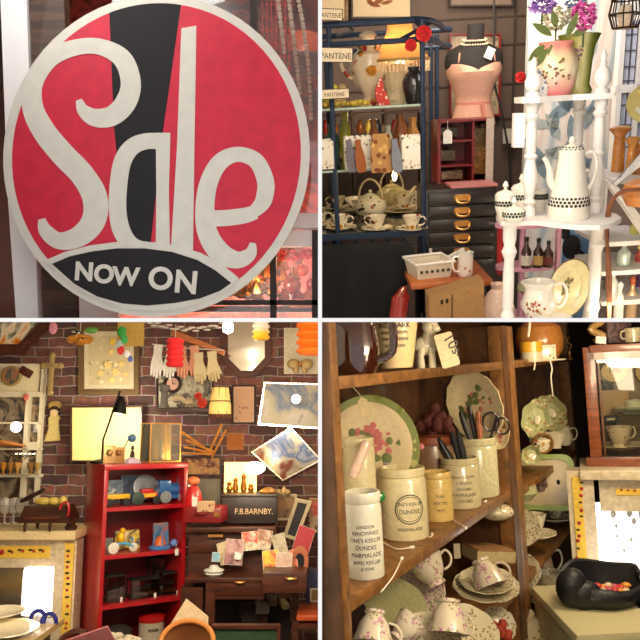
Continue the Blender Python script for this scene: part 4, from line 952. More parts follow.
for i in range(16): a = random.uniform(0, 2*PI); r_ = random.uniform(0, 7)*K*2.5; mb.sph((r_*math.cos(a), 1.4*r_*math.sin(a), .0045), .006, (1, 1.6, .15), m=R('Z', 0), u=8, v=5)
mb.build('painted_sprig', M('sprig_olive', (110, 100, 50), .5), t)
def jug(label, px, py, y, h, r, mat, rz=0, name='cream_jug', group=None, deco=None):
    c = W(px, py, y); t = thing(name, label, 'jug', c, rz, group)
    prof = [(0, 0), (r*.6, 0), (r*.65, h*.04), (r*.98, h*.3), (r, h*.45), (r*.8, h*.72), (r*.72, h*.82), (r*.85, h), (r*.8, h), (r*.66, h*.8), (r*.8, h*.4), (0, h*.1)]
    lip = lambda a, z: (.32*math.exp(-((abs((a-PI+PI) % (2*PI)-PI))/.5)**2)*max(0, z/h-.75)*4 if True else 0)
    MB().lathe(prof, 32, wav=lambda a, z: .35*math.exp(-((a-PI)/.45)**2)*max(0, z/h-.72)*3.5).build('body', mat, t)
    MB().tube([(r*.75, 0, h*.85), (r*1.35, 0, h*.9), (r*1.6, 0, h*.62), (r*1.35, 0, h*.32), (r*.95, 0, h*.28)], h*.045, 8).build('handle', mat, t)
    if deco:
        mb = MB()
        for i in range(22): a = -PI/2-.55+random.gauss(0, .3); z = h*.4+random.gauss(0, h*.1); mb.sph((r*.99*math.cos(a), r*.99*math.sin(a), z), random.uniform(.003, .006), u=7, v=5)
        mb.build('floral_spray', deco, t)
    return t
jug('white jug with an orange and green floral spray in front of the oval plate', 538, 318, 2.36, 40*K*2.36, 18*K*2.36, PORC, 0, deco=pict('spray_orange', [(206, 110, 50), (120, 110, 50), (190, 60, 50), (226, 170, 60)], 60))
t = thing('low_bowl', 'low white bowl at the bottom in front of the jug', 'bowl', W(556, 322, 2.3)); MB().lathe([(0, 0), (.04, 0), (.05, .02), (.045, .02), (0, .005)], 24).build('body', PORC, t); MB().tube([(-.045, 0, .016), (-.06, 0, .022), (-.065, 0, .01), (-.05, 0, .004)], .003, 6).build('handle', PORC, t)
solo(MB().lathe([(0, 0), (.05, 0), (.06, .03), (.064, .06), (.04, .11), (.022, .13), (.028, .15), (.022, .15), (0, .12)], 28), 'cream_vase', M('peach_glaze', (228, 196, 176), .3, coat=.3), 'peach cream vase behind the left lower post of the white stand', 'vase', W(497, 322, 2.55))
solo(MB().lathe([(0, 0), (.03, 0), (.05, .02), (.045, .05), (.02, .06), (0, .06)], 20), 'ginger_pot', spots('pot_green_print', (190, 200, 160), [(90, 110, 70), (200, 120, 110)], 70, .5, .35), 'small green floral pot on the pink shelf below the bottles', 'pot', (W(531, 300, 2.66).x, 2.68, W(526, 286, yp2).z-.02))
mb = MB(); mb.box((0, 0, 0), (.02, .03, .2), bev=.004); solo(mb, 'red_cloth_strip', M('red_cloth', (190, 50, 50), .8), 'red cloth strip hanging at the left of the pink shelf', 'cloth', W(500, 250, 2.8))
# far right: wire lantern, amber vases, bracket shelf, perfume bottles
t = thing('wire_lantern', 'black wire cage lantern hanging at the top right', 'lantern', W(625, 28, 2.6)); k5 = K*2.6
WIRE = M('bronze_wire', (70, 52, 44), .4, metal=.7)
mb = MB()
for i in range(12):
    a = 2*PI*i/12; mb.tube([(11*k5*math.cos(a), 11*k5*math.sin(a), 0), (15*k5*math.cos(a), 15*k5*math.sin(a), 12*k5), (11*k5*math.cos(a), 11*k5*math.sin(a), 34*k5)], .0025, 5)
for r_, z in ((11, 0), (15, 12), (13.2, 24)): mb.tube([(r_*k5*math.cos(a), r_*k5*math.sin(a), z*k5) for a in (2*PI*i/24 for i in range(24))], .003, 5, closed=True)
mb.build('wire_cage', WIRE, t); MB().lathe([(0, -.002), (11*k5, -.002), (11*k5, .004), (0, .004)], 24).build('base_disc', M('copper_glow', (210, 140, 84), .4), t)
MB().lathe([(0, .004), (.02, .004), (.028, .04), (.02, .07), (0, .075)], 16).build('bulb', M('bulb_frosted', (240, 220, 190), .3), t)
AMB = M('amber_glass', (206, 134, 60), .12, coat=.6, var=.2)
def ambv(px, py, y, h, r, lb, flare=1.3):
    k6 = K*y; solo(MB().lathe([(0, 0), (r*k6, 0), (r*.9*k6, 2*k6), (r*.8*k6, h*.55*k6), (r*.7*k6, h*.8*k6), (r*flare*k6, h*.95*k6), (r*flare*.5*k6, h*k6), (0, h*.99*k6)], 22, wav=lambda a, z: .04*math.cos(8*a)), 'amber_vase', AMB, lb, 'vase', W(px, py, y), group='amber glass vases by the leaded window')
ambv(617, 176, 2.7, 48, 7, 'tallest amber glass vase with a flared mushroom top by the leaded window', 1.6)
ambv(630, 178, 2.62, 40, 6, 'shorter amber glass vase right of the flared one')
ambv(640, 178, 2.66, 34, 6, 'amber glass vase at the very right edge')
t = thing('bracket_shelf', 'white angled bracket shelf at the right edge below the amber vases', 'shelf', (0, 0, 0))
def poly3(pp, y0, y1): return MB().prism([(q_.x, q_.z) for q_ in pp], y0, y1)
poly3([W(604, 177, 2.5), W(650, 178, 2.5), W(650, 184, 2.5), W(612, 184, 2.5)], 2.5, 2.8).build('shelf_board', WPAINT, t)
poly3([W(604, 177, 2.5), W(612, 179, 2.5), W(650, 228, 2.5), W(650, 244, 2.5)], 2.5, 2.54).build('brace', WPAINT, t)
poly3([W(612, 184, 2.5), W(618, 180, 2.5), W(652, 140, 2.5), W(652, 152, 2.5)], 2.46, 2.5).build('brace', WPAINT, t)
mb = MB(); c = [W(609, 330, 2.3), W(609, 280, 2.3), W(607, 230, 2.3), W(611, 203, 2.3), (W(622, 192, 2.3)), W(636, 190, 2.3), W(655, 189, 2.3)]
for o_ in (0, 1): mb.tube([(p.x+.004*math.sin(i*2+o_*3), p.y+.004*math.cos(i*2+o_*3), p.z) for i, p in enumerate(c)], .006, 7)
solo(mb, 'cane_handle', M('cane_brown', (130, 78, 50), .5, var=.2), 'brown twisted cane handle arching at the right edge', 'handle', (0, 0, 0))
solo(MB().lathe([(0, 0), (.05, 0), (.066, .03), (.06, .07), (.03, .085), (0, .085)], 24), 'orange_pot', M('orange_glaze', (206, 130, 66), .3, coat=.4), 'round orange pot below the cane handle curve at the right edge', 'pot', W(642, 205, 2.36))
solo(MB().lathe([(0, 0), (.03, 0), (.07, .012), (.07, .016), (.03, .006), (0, .005)], 36), 'yellow_plate', spots('plate_yellow', (222, 206, 130), [(236, 232, 210), (180, 190, 100)], 40, .5, .4), 'yellow floral plate hung beside the leaded window', 'plate', W(643, 104, 2.9), m=R('X', 85))
zs_ = W(625, 318, 2.8).z
bts = ((612, 300, 34, 5, (190, 200, 196), 'clear'), (623, 268, 30, 6.5, (176, 190, 180), 'grey green'), (634, 240, 24, 5, (206, 206, 110), 'yellow topped'), (641, 300, 60, 6, (96, 64, 110), 'deep purple'), (618, 318, 40, 5, (236, 232, 226), 'white blue-labelled'), (630, 318, 46, 5.5, (196, 166, 128), 'sand coloured ceramic'), (638, 270, 28, 4, (200, 80, 70), 'red capped'), (607, 288, 24, 4, (150, 130, 120), 'slim smoke grey'))
for i, (px, py, hh, r_, c, nm) in enumerate(bts):
    y = 2.62+.05*(i % 4); k7 = K*y
    t = thing('perfume_bottle', nm+' bottle among those below the bracket shelf', 'bottle', W(px, py, y), group='scent bottles at the right edge')
    MB().lathe([(0, 0), (r_*k7, 0), (r_*1.05*k7, hh*.1*k7), (r_*k7, hh*.55*k7), (r_*.4*k7, hh*.7*k7), (r_*.4*k7, hh*.8*k7), (0, hh*.8*k7)], 16).build('body', M('scent%d' % i, c, .12, coat=.6), t)
    MB().lathe([(0, hh*.78*k7), (r_*.55*k7, hh*.8*k7), (r_*.6*k7, hh*.92*k7), (0, hh*k7)], 12).build('stopper', M('stop%d' % (i % 3), ((220, 200, 130), (236, 236, 240), (180, 90, 60))[i % 3], .2), t)
t = thing('bottle_shelf', 'white shelf board carrying the scent bottles at the right edge', 'shelf', (0, 0, 0))
for py in (302, 272, 243): poly3([W(602, py, 2.6), W(660, py-4, 2.6), W(660, py+1, 2.6), W(602, py+4, 2.6)], 2.6, 2.9).build('shelf_board', WPAINT, t)
MB().box(*bx(604, 182, 660, 330, 2.93, .02)).build('back_board', M('back_mix', (160, 140, 130), .7), t)
# ================= lower left: brick wall crowded with mirrors, red bookcase and bureau =================
room('C')
yv = 5.0
struct(MB().box((-1.2, yv+.06, -.9), (4.6, .12, 4.4)), 'wall_brick', brick('old_brick', (78, 48, 48), (136, 78, 62), (164, 146, 136)))
struct(MB().box((-1.2, 3.6, at(150, 760, 4).z), (4.6, 3.2, .04)), 'floor_lower_left', wood('dark_boards', (46, 28, 18), (76, 48, 30), .5))
GOLDF = M('antique_gold', (176, 148, 96), .4, metal=.35, var=.3, scale=60, bump=.6)
MAHO = wood('mahogany', (60, 22, 12), (98, 42, 22), .55, coat=0); DKWD = wood('dark_walnut', (46, 24, 14), (76, 42, 24), .4)
CREAMP = M('cream_paint', (226, 214, 186), .5, var=.08)
ym = yv-.01; kv = K*yv
MIR = mirror()
def octo(x0, y0, x1, y1, c): return [(x0+c, y1), (x1-c, y1), (x1, y1-c), (x1, y0+c), (x1-c, y0), (x0+c, y0), (x0, y0+c), (x0, y1-c)]
def rc(x0, y0, x1, y1): return [(x0, y1), (x1, y1), (x1, y0), (x0, y0)]
framed('octagonal_mirror', 'brown framed octagonal mirror at the top left with painted orange reflections', 'mirror', octo(-46, 268, 49, 355, 26), ym, .075, MAHO, pict('mirror_painted_reflection', [(206, 60, 30), (226, 150, 50), (240, 226, 200), (90, 90, 60), (220, 214, 190)], 5, .2), part='mirror_glass', group='octagonal mirrors on the brick wall')  # reflected colours are painted into the glass
framed('octagonal_mirror', 'dark brown framed octagonal mirror beside the hanging yellow ornament', 'mirror', octo(221, 268, 272, 378, 17), ym, .05, MAHO, mirror('bevelled_mirror', (236, 226, 206), .12), part='mirror_glass', group='octagonal mirrors on the brick wall')
# ornate framed flower picture
FLW = spots('pale_flower_print', (196, 178, 140), [(214, 196, 150), (226, 212, 176), (170, 156, 110)], 30, .5, .4, rough=.6, patch=8, coat=0)
t, poly, inn = framed('flower_picture', 'ornate dark gold framed picture of pale yellow flowers', 'picture', rc(79, 326, 140, 395), ym, .04, M('old_bronze_frame', (112, 86, 52), .55, metal=.2, var=.35, scale=60, bump=.6), FLW, .03, M('linen_mount', (206, 190, 160), .8))
mb = MB(); YEL = M('petal_yellow', (230, 200, 130), .7)
for px, py, r_ in ((108, 365, 4.6), (116, 372, 4.2), (122, 364, 3.8), (101, 373, 3.6), (112, 380, 3.6), (112, 352, 3.4), (126, 374, 3)):
    p = at(px, py, ym); c = t.matrix_world.translation; l = FI @ c
    for j in range(6): mb.sph((0, 0, 0), r_*kv*.55, (1, .3, .6), m=T(p.x-l.x, -.014, p.z-l.z) @ R('Y', 60*j) @ T(r_*kv*.5, 0, 0), u=8, v=5)
mb.build('painted_blooms', YEL, t)
# gold cross and little plaque
t = thing('wall_cross', 'gold metal cross hung on the bricks left of the flower picture', 'cross', at(52, 373, yv-.09))
mb = MB(); mb.box((0, -.012, -.01), (5*kv, .02, 36*kv), bev=.006); mb.box((0, -.012, 7*kv), (17*kv, .02, 5*kv), bev=.006)
mb.build('cross_body', GOLDF, t); mb = MB()
for x, z in ((0, 17), (0, -19), (-8.5, 7), (8.5, 7)): mb.sph((x*kv, -.014, z*kv), 3.4*kv, (1, .5, 1), u=10, v=6)
mb.build('rounded_end', GOLDF, t)
solo(MB().box((0, -.008, 0), (3*kv, .014, 9*kv), bev=.003), 'small_plaque', M('plaque_white', (226, 224, 230), .5), 'tiny white plaque beside the gold cross', 'plaque', at(45, 372, ym))
# cut out girl figure
t = thing('girl_cutout', 'flat yellow figure of a girl with dark hair on the brick wall', 'ornament', at(54, 424, ym)); CUT = M('figure_cream', (206, 184, 116), .6)
MB().prism([(x*kv, z*kv) for x, z in ((-8, -17), (8, -16), (6, -6), (5, 3), (7, 6), (4, 9), (-3, 9), (-5, 5), (-4, -4))], -.018, -.002).build('dress', CUT, t)
MB().sph((0, -.012, 11*kv), 4.2*kv, (1, .35, 1.1)).build('face', M('figure_skin', (220, 190, 140), .6), t)
mb = MB(); mb.sph((0, -.005, 14*kv), 5.2*kv, (1, .4, .8)); mb.sph((-4*kv, -.008, 10*kv), 2*kv, (1, .4, 1.6)); mb.sph((4*kv, -.008, 10*kv), 2*kv, (1, .4, 1.6)); mb.build('hair', M('hair_dark', (50, 30, 24), .8), t)
MB().sph((0, -.002, 18*kv), 7*kv, (1, .2, .7)).build('bonnet', M('bonnet_gold', (170, 140, 70), .6), t)
# white frame mirror with shelves, left
t = thing('shelf_mirror', 'white framed mirrored wall unit with glass shelves at the left', 'mirror', (0, 0, 0)); yy = yv-.05
mb = MB()
for b4 in (((-10, 364, 42, 368)), ((-10, 392, 42, 397)), ((24, 397, 28, 500)), ((39, 364, 42, 502)), ((-10, 422, 42, 424)), ((-10, 448, 42, 450)), ((-10, 474, 42, 477))): mb.box(*bx(*b4, yy, .05))
mb.build('frame', CREAMP, t)
mb = MB(); mb.box(*bx(28, 442, 39, 450, yy-.01, .05)); mb.build('corner_block', CREAMP, t)
MB().box(*bx(-10, 366, 40, 394, yy+.01, .03)).build('top_panel', M('panel_cream', (232, 218, 180), .5), t)
MB().box(*bx(-10, 396, 40, 502, yy+.03, .01)).build('mirror_glass', pict('mirror_painted_room', [(60, 44, 36), (120, 96, 76), (190, 170, 140), (80, 80, 84), (150, 120, 90)], 7, .1, metal=.3), t)  # room reflection put into the colour
t = thing('round_plaque', 'round brown picture plaque on the cream panel at the left', 'plaque', at(12, 376, yy-.03), m=R('X', 90))
MB().lathe([(0, 0), (10*kv, 0), (10*kv, .014), (8*kv, .018), (8*kv, .01), (0, .01)], 32).build('rim', GOLDF, t); MB().lathe([(0, .008), (8*kv, .008), (8*kv, .013), (0, .013)], 24).build('picture', pict('plaque_pic', [(110, 60, 40), (60, 90, 80), (190, 110, 70), (70, 60, 40)], 9), t)
mb = MB(); mb.box((0, 0, 0), (13*kv, .02, 8*kv), R('Y', 28), bev=.008); solo(mb, 'brown_brush', MAHO, 'brown clothes brush beside the round plaque', 'brush', at(26, 372, yy-.04))
mb = MB(); mb.sph((0, 0, 0), 3*kv, (1, .4, 1.1)); mb.tube([(0, 0, 0), (0, 0, -.05)], .003, 5); solo(mb, 'pink_heart_tag', M('heart_pink', (214, 110, 96), .6), 'small pink heart shaped tag on the white unit', 'tag', at(26, 397, yy-.04))
SHO = M('tan_leather', (190, 120, 60), .4, var=.2)
mb = MB(); mb.loft([[(x*.02*w_, y*.02*w_, 0) for x, y in ()] or [(dx, .025*w_*math.cos(a), .008+.03*h_*(math.sin(a)+1)*.5) for a in (2*PI*i/14 for i in range(14))] for dx, w_, h_ in ((-.09, .3, .3), (-.07, .9, .6), (-.02, 1, 1), (.03, .9, 1.3), (.07, .8, 1.6), (.085, .5, 1.5))])
solo(mb, 'wooden_shoe', SHO, 'tan pointed shoe on the glass shelf of the white unit', 'shoe', at(12, 448, 4.88), 180)
lamp('POINT', at(12, 424, 4.7), .35, WARM, .03, name='mirror_bulb')
solo(MB().sph((0, 0, 0), .035), 'globe_bulb', glow('bulb_glow', (255, 240, 210), 7), 'glowing round bulb in front of the white unit', 'bulb', at(16, 427, 4.8))
# small wire objects and glasses on the shelves
for i, (px, py, c, lb) in enumerate(((3, 474, (196, 130, 50), 'amber glass at the left of the lower glass shelf'), (10, 474, (170, 120, 60), 'brown glass second on the lower glass shelf'), (17, 474, (206, 150, 80), 'honey glass in the middle of the lower glass shelf'), (30, 474, (150, 110, 60), 'dark amber glass at the right of the lower glass shelf'), (37, 474, (180, 150, 90), 'pale amber glass at the right end of the lower glass shelf'))):
    solo(MB().lathe([(0, 0), (.018, 0), (.006, .006), (.006, .02), (.02, .04), (.024, .075), (.02, .075), (0, .03)], 14), 'amber_goblet', M('gob%d' % i, c, .15, coat=.5), lb, 'goblet', at(px, py, 4.86), group='amber goblets on the white unit')
mb = MB()
for i in range(5): mb.tube([(.03*i, 0, 0), (.03*i+.01, 0, .06), (.03*i+.06, -.01, .1), (.03*i+.09, 0, .11)], .004, 5)
solo(mb, 'toast_rack', M('silver'), 'curved silver wire rack standing behind the amber goblets', 'rack', at(3, 470, 4.92))
for px, r_, lb in ((4, .04, 'cut glass ball left of the model piano'), (13, .035, 'second cut glass ball beside the model piano'), (20, .045, 'tall cut glass dome nearest the model piano')):
    mb = MB(); mb.lathe([(0, 0), (.02, 0), (.006, .012), (.006, .05), (.03, .07), (r_, .11), (.03, .14), (0, .15)], 10); solo(mb, 'glass_candlestick', M('cut_glass', (190, 184, 176), .06, coat=1, metal=.3), lb, 'candlestick', at(px, 524, 4.2), group='cut glass candlesticks on the mantelpiece', ang=10)
# fireplace surround
MARB = M('cream_marble', (206, 190, 160), .35, var=.2, scale=9, coat=.2); FY = M('flower_strip_yellow', (228, 190, 70), .5)
yf2 = 4.1; BERRY = M('painted_berry', (170, 40, 36), .5)
t = thing('fireplace_surround', 'cream marble fireplace surround with yellow painted flower strips at the left', 'fireplace', (0, 0, 0))
mb = MB(); a, b = at(-30, 539, yf2-.06), at(78, 530, yf2-.06); mb.box(((a.x+b.x)/2, yf2+.08, (a.z+b.z)/2), (b.x-a.x, .36, b.z-a.z), bev=.006); mb.build('mantel_shelf', M('marble_top', (222, 200, 150), .35, var=.12), t)
mb = MB(); mb.box(*bx(-30, 538, 59, 566, yf2+.05, .1)); mb.build('lintel', MARB, t)
mb = MB(); mb.box(*bx(57, 538, 78, 660, yf2+.03, .12)); mb.build('pilaster', MARB, t)
MB().box(*bx(-30, 546, 50, 558, yf2-.002, .012)).build('flower_strip', FY, t)
MB().box(*bx(63, 543, 72, 650, yf2-.034, .012)).build('flower_strip', FY, t)
mb = MB()
for px, py in ((2, 552), (12, 552), (23, 551), (34, 551), (43, 551)): p = at(px, py, yf2-.01); mb.sph((p.x, yf2-.012, p.z), .009 if px > 4 else .015, (1, .4, 1), u=8, v=6)
for px, py in ((68, 556), (67.5, 567), (68, 578), (67, 590), (67.5, 606), (66.5, 623), (66, 628)): p = at(px, py, yf2-.04); mb.sph((p.x, yf2-.042, p.z), .0085, (1, .4, 1), u=8, v=6)
mb.build('painted_berries', BERRY, t)
mb = MB()
for px, py in ((7, 552), (17, 551), (28, 551), (38, 551), (68, 551), (68, 562), (67, 573), (68, 584), (67, 597), (67, 614)): p = at(px, py, yf2-.045); mb.sph((p.x, yf2-(.045 if px > 50 else .012), p.z), .009, (1.4, .4, .7), u=8, v=6)
mb.build('painted_leaves', M('painted_leaf', (60, 50, 30), .6), t)
MB().box(*bx(-30, 566, 59, 660, yf2+.13, .01)).build('mirror_insert', mirror('insert_mirror', (236, 226, 200), .2), t)
# added glowing panel in place of light reflected by the mirror insert
t = thing('insert_glare', 'bright white panel standing in for mirror glare inside the fireplace opening', 'lamp', at(38, 592, yf2-.02))
k8 = K*yf2
MB().box((0, .03, 0), (33*k8, .07, 46*k8), bev=.03).build('lamp_shade', glow('insert_glare_white', (255, 246, 226), 2.4), t)  # body of the added glare panel, no lamp shade here
MB().box((0, .03, -28*k8), (16*k8, .05, 8*k8)).build('base', BRASS, t)
lamp('POINT', at(38, 600, yf2-.3), 1.2, WARM2, .08, name='insert_glare_fill')  # added light around the glare panel
for px, py, r_, y, lb in ((0, 615, .115, 3.7, 'cream oval plate lying at the lower left, the farther one'), (6, 632, .15, 3.55, 'cream oval plate lying at the lower left corner, the nearer one')):
    solo(platemb(r_), 'cream_plate', M('plate_ivory', (240, 230, 200), .2, coat=.5, var=.03), lb, 'plate', at(px, py, y), m=R('X', 2), group='cream plates in front of the fireplace')
t = thing('low_table', 'white topped low table under the cream plates', 'table', at(6, 634, 3.55)); MB().slab([(-.6, -.16), (.17, -.16), (.17, .3), (-.6, .3)], -.03, -.001).build('table_top', M('brass_table', (196, 170, 110), .3, coat=.3), t); MB().box((.1, .1, -.3), (.05, .05, .56)).build('leg', DKFR, t)
for px, py, lb in ((38, 619, 'left blue china ring behind the plates'), (49, 622, 'right blue china ring nearest the pilaster')):
    t = thing('napkin_ring', lb, 'ring', at(px, py, 3.75), group='blue china rings'); MB().tube([(.035*math.cos(a), 0, .04*math.sin(a)) for a in (2*PI*i/24 for i in range(24))], .011, 8, closed=True).build('ring_body', M('cobalt_glaze', (40, 50, 150), .2, coat=.5), t)
    MB().sph((0, 0, 0), .02, (1, .4, 1)).build('pale_centre', M('centre_white', (220, 220, 236), .3), t)
t = thing('record_sleeve', 'dusky pink folder leaning at the foot of the bookcase', 'folder', at(90, 642, 3.3)); MB().box((0, 0, 0), (.2, .01, .1), R('Y', -18) @ R('X', 30)).build('cover', M('dusky_pink', (180, 110, 110), .7), t)
solo(MB().tube([at(58, 648, 3.5), at(64, 638, 3.5), at(76, 632, 3.5), at(86, 634, 3.5)], .018, 8), 'chair_rail', MAHO, 'curved dark wooden rail at the bottom beside the pilaster', 'chair rail', (0, 0, 0))
# model piano on the mantelpiece
zm = at(45, 526, yf2).z
p = at(46, 531, 4.02); t = thing('model_piano', 'dark brown model piano on thin legs on the mantelpiece', 'model', (p.x, 4.02, at(78, 530, yf2-.06).z)); p = Vector((p.x, p.y, at(78, 530, yf2-.06).z)); k9 = K*4.02
mb = MB(); mb.prism([(x*k9, z*k9) for x, z in ((-23, 8), (24, 8), (26, 12), (20, 24), (-18, 24), (-22, 14))], -.06, .1); mb.build('body', DKWD, t)
MB().box((0, -.065, 13*k9), (32*k9, .02, 2.4*k9)).build('keyboard_lid', MAHO, t)
for x, y in ((-17, -.05), (7, -.05), (20, .02), (-14, .08)): MB().lathe([(0, 0), (.006, 0), (.01, .03), (.008, .05), (0, .05)], 10, (x*k9, y, 0)).build('leg', DKWD, t)
mb = MB(); mb.sph((0, 0, 0), .03, (1.6, .7, .7)); mb.sph((.06, 0, .0), .028, (1.2, .8, .8)); mb.sph((.11, 0, .003), .024); solo(mb, 'china_fruit', M('fruit_yellow', (206, 180, 84), .4, var=.25, scale=50), 'cluster of yellow china fruit lying on the model piano', 'fruit', (p.x-.03, 4.03, p.z+24*k9+.02))
mb = MB(); mb.tube([(-.09, 0, -.01), (-.05, 0, .01), (0, 0, .035), (.04, 0, .06)], [.01, .014, .012, .008], 8); solo(mb, 'dark_figurine', M('fig_dark', (50, 24, 22), .4), 'dark long toy lying across the left of the model piano', 'figurine', (p.x-.05, 4.0, p.z+24*k9+.03))
mb = MB(); mb.tube([(0, 0, 0), (.01, 0, .03), (.04, 0, .035), (.05, 0, 0), (.045, 0, -.035)], .007, 8); solo(mb, 'red_candle_holder', M('red_enamel', (170, 30, 36), .3), 'red curved ornament at the right end of the model piano', 'ornament', (p.x+.1, 3.93, p.z+.12))
solo(MB().lathe([(0, 0), (.03, 0), (.035, .02), (.02, .03), (.03, .06), (0, .07)], 16), 'bronze_stand', DKWD, 'small dark carved stand right of the model piano', 'stand', at(71, 530, 4.05))
# glowing print lit by the desk lamp
yg = 4.9
framed('lightbox_picture', 'pale yellow glowing picture panel above the red bookcase', 'picture', rc(71, 406, 143, 462), yg, .012, DKWD, M('yellow_panel', (240, 226, 150), .6, var=.05, scale=4), part='panel')
lamp('AREA', at(118, 418, 4.5), 5, (1, .9, .66), .12, aim=at(108, 434, 4.9), name='desk_lamp_light')
# ---- red bookcase ----
A0 = at(105, 466, 3.95); th = 33; ux = Vector((math.cos(math.radians(th)), math.sin(math.radians(th)), 0)); un = Vector((-ux.y, ux.x, 0))
def bk(px, py, d=0): 
    p = atp(px, py, A0+un*d, un); return (p-A0).dot(ux), p.z-A0.z
Wb = bk(188, 468)[0]; zS = [bk(105, q_)[1] for q_ in (466, 508, 556, 606)]; zB_ = bk(105, 690)[1]; Db = .36
REDB = M('red_bookcase_paint', (176, 18, 26), .3, var=.08, coat=.3)
t = thing('red_bookcase', 'glossy red painted bookcase with four shelves of toys', 'bookcase', (A0.x, A0.y, A0.z), th)
hB = -zB_
for x in (.011, Wb-.011): MB().box((x, Db/2, zB_/2), (.022, Db, hB), bev=.002).build('side_panel', REDB, t)
MB().box((Wb/2, Db/2, -.008), (Wb+.004, Db+.004, .03), bev=.003).build('top_panel', REDB, t)
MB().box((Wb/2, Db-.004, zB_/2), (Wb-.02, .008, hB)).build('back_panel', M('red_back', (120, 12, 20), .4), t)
for z in zS[1:]: MB().box((Wb/2, Db/2, z-.011), (Wb-.04, Db-.01, .022)).build('shelf_board', REDB, t)
MB_ = Matrix.Translation(A0) @ R('Z', th)
def sh(px, py, lev, d=.12):
    """a spot on shelf number lev of the bookcase, d metres back"""
    x, z = bk(px, py, d); p = MB_ @ Vector((x, d, zS[lev]+.0015)); return p
TYR = M('tyre_black', (30, 30, 30), .7); YT = M('toy_yellow', (226, 180, 20), .35, coat=.4); BT = M('toy_blue', (36, 96, 160), .3, coat=.5); RT = M('toy_red', (196, 30, 30), .3, coat=.4)
def wheel(mb, c, r, w_=.014): mb.lathe([(0, -w_/2), (r*.7, -w_/2), (r, -w_/3), (r, w_/3), (r*.7, w_/2), (0, w_/2)], 18, m=T(*c) @ R('X', 90))
t = thing('toy_truck', 'yellow toy truck with grey wheels at the left of the top shelf', 'toy', sh(117, 505, 1, .08), th, 'tin toys on the red bookcase')
mb = MB(); mb.box((0, 0, .05), (.13, .05, .026), bev=.004); mb.box((-.05, 0, .035), (.03, .045, .02)); mb.build('body', YT, t)
for x in (-.05, .045): mb = MB(); wheel(mb, (x, -.028, .02), .02); wheel(mb, (x, .028, .02), .02); mb.build('wheel_pair', TYR, t)
t = thing('toy_tractor', 'red and yellow toy tractor with a large green wheel', 'toy', sh(146, 503, 1, .08), th, 'tin toys on the red bookcase')
mb = MB(); mb.box((0, 0, .05), (.12, .05, .035), bev=.01); mb.box((.0, 0, .075), (.07, .05, .02), bev=.006); mb.build('body', RT, t); MB().box((.01, -.027, .05), (.07, .006, .02)).build('side_plate', YT, t)
mb = MB(); wheel(mb, (-.06, -.035, .036), .036, .02); mb.build('large_wheel', M('green_wheel', (36, 60, 50), .5), t); mb = MB(); wheel(mb, (.05, -.035, .022), .022); mb.build('small_wheel', TYR, t)
t = thing('toy_locomotive', 'blue tin locomotive with a silver front on the top shelf', 'toy', sh(172, 501, 1, .1), th, 'tin toys on the red bookcase')
mb = MB(); mb.lathe([(0, -.09), (.034, -.09), (.036, .08), (0, .085)], 20, m=T(0, 0, .075) @ R('Y', 90)); mb.box((-.055, 0, .1), (.07, .07, .055), bev=.006); mb.box((0, 0, .035), (.2, .06, .022)); mb.build('body', BT, t)
MB().lathe([(0, .085), (.036, .085), (.03, .105), (.01, .112), (0, .112)], 20, m=T(0, 0, .075) @ R('Y', 90)).build('front_cap', M('silver'), t)
mb = MB(); wheel(mb, (.05, -.04, .03), .03, .016); wheel(mb, (-.055, -.04, .034), .034, .016); mb.build('wheel_pair', M('wheel_grey', (120, 126, 130), .4), t); MB().lathe([(0, 0), (.012, 0), (.012, .04), (.016, .045), (0, .045)], 12, (.04, 0, .1)).build('chimney', BT, t)
t = thing('tin_globe', 'grey round tin dish standing behind the tractor', 'dish', sh(145, 500, 1, .24), th, m=R('X', 80)); MB().lathe([(0, 0), (.06, 0), (.075, .02), (.07, .022), (0, .012)], 28, (0, .08, 0)).build('dish', M('grey_tin', (130, 136, 140), .4, metal=.5), t)
def book(px, py, lev, d, w_, h, mat, label, tilt=-12, yaw=0, thk=.02, nm='picture_book', grp=None):
    t = thing(nm, label, 'book', sh(px, py, lev, d), th+yaw, grp, m=R('X', tilt))
    MB().box((0, 0, h/2), (w_, thk, h)).build('cover', mat, t); MB().box((.002, 0, h/2), (w_-.002, thk*.8, h+.002)).build('page_block', M('page_white', (226, 220, 200), .8), t); return t
book(114, 500, 1, .2, .1, .13, pict('book_blue', [(190, 200, 196), (60, 90, 110), (150, 160, 160)], 18), 'pale book with a blue print standing at the back left of the top shelf')
book(131, 500, 1, .26, .12, .15, pict('book_navy', [(30, 36, 50), (60, 80, 110), (26, 26, 30)], 12), 'dark navy box standing behind the yellow truck', nm='toy_box')
book(127, 552, 2, .16, .14, .1, pict('book_print', [(226, 220, 206), (226, 190, 60), (50, 50, 60), (214, 206, 190)], 16), 'white picture card with yellow and black art on the second shelf', nm='picture_card')
book(161, 547, 2, .14, .09, .13, pict('book_teal', [(50, 80, 120), (90, 130, 160), (190, 90, 60), (60, 90, 120)], 14), 'blue picture book propped up on the second shelf')
book(108, 556, 2, .2, .05, .06, M('grey_box', (130, 130, 130), .6), 'small grey box at the left of the second shelf', nm='small_box')
t = thing('toy_tricycle', 'white and blue toy tricycle with a yellow rider on the second shelf', 'toy', sh(122, 548, 2, .05), th+4, 'tin toys on the red bookcase')
mb = MB(); wheel(mb, (-.055, -.015, .03), .03); wheel(mb, (.065, 0, .024), .024); mb.build('wheel_pair', M('wheel_white', (226, 220, 206), .4), t)
mb = MB(); mb.tube([(-.055, 0, .03), (-.01, 0, .05), (.04, 0, .04), (.065, 0, .024)], .009, 8); mb.tube([(.05, -.03, .07), (.055, 0, .08), (.055, .03, .07)], .004, 6); mb.tube([(.055, 0, .075), (.065, 0, .024)], .005, 6); mb.build('frame', M('trike_blue', (90, 170, 210), .3), t)
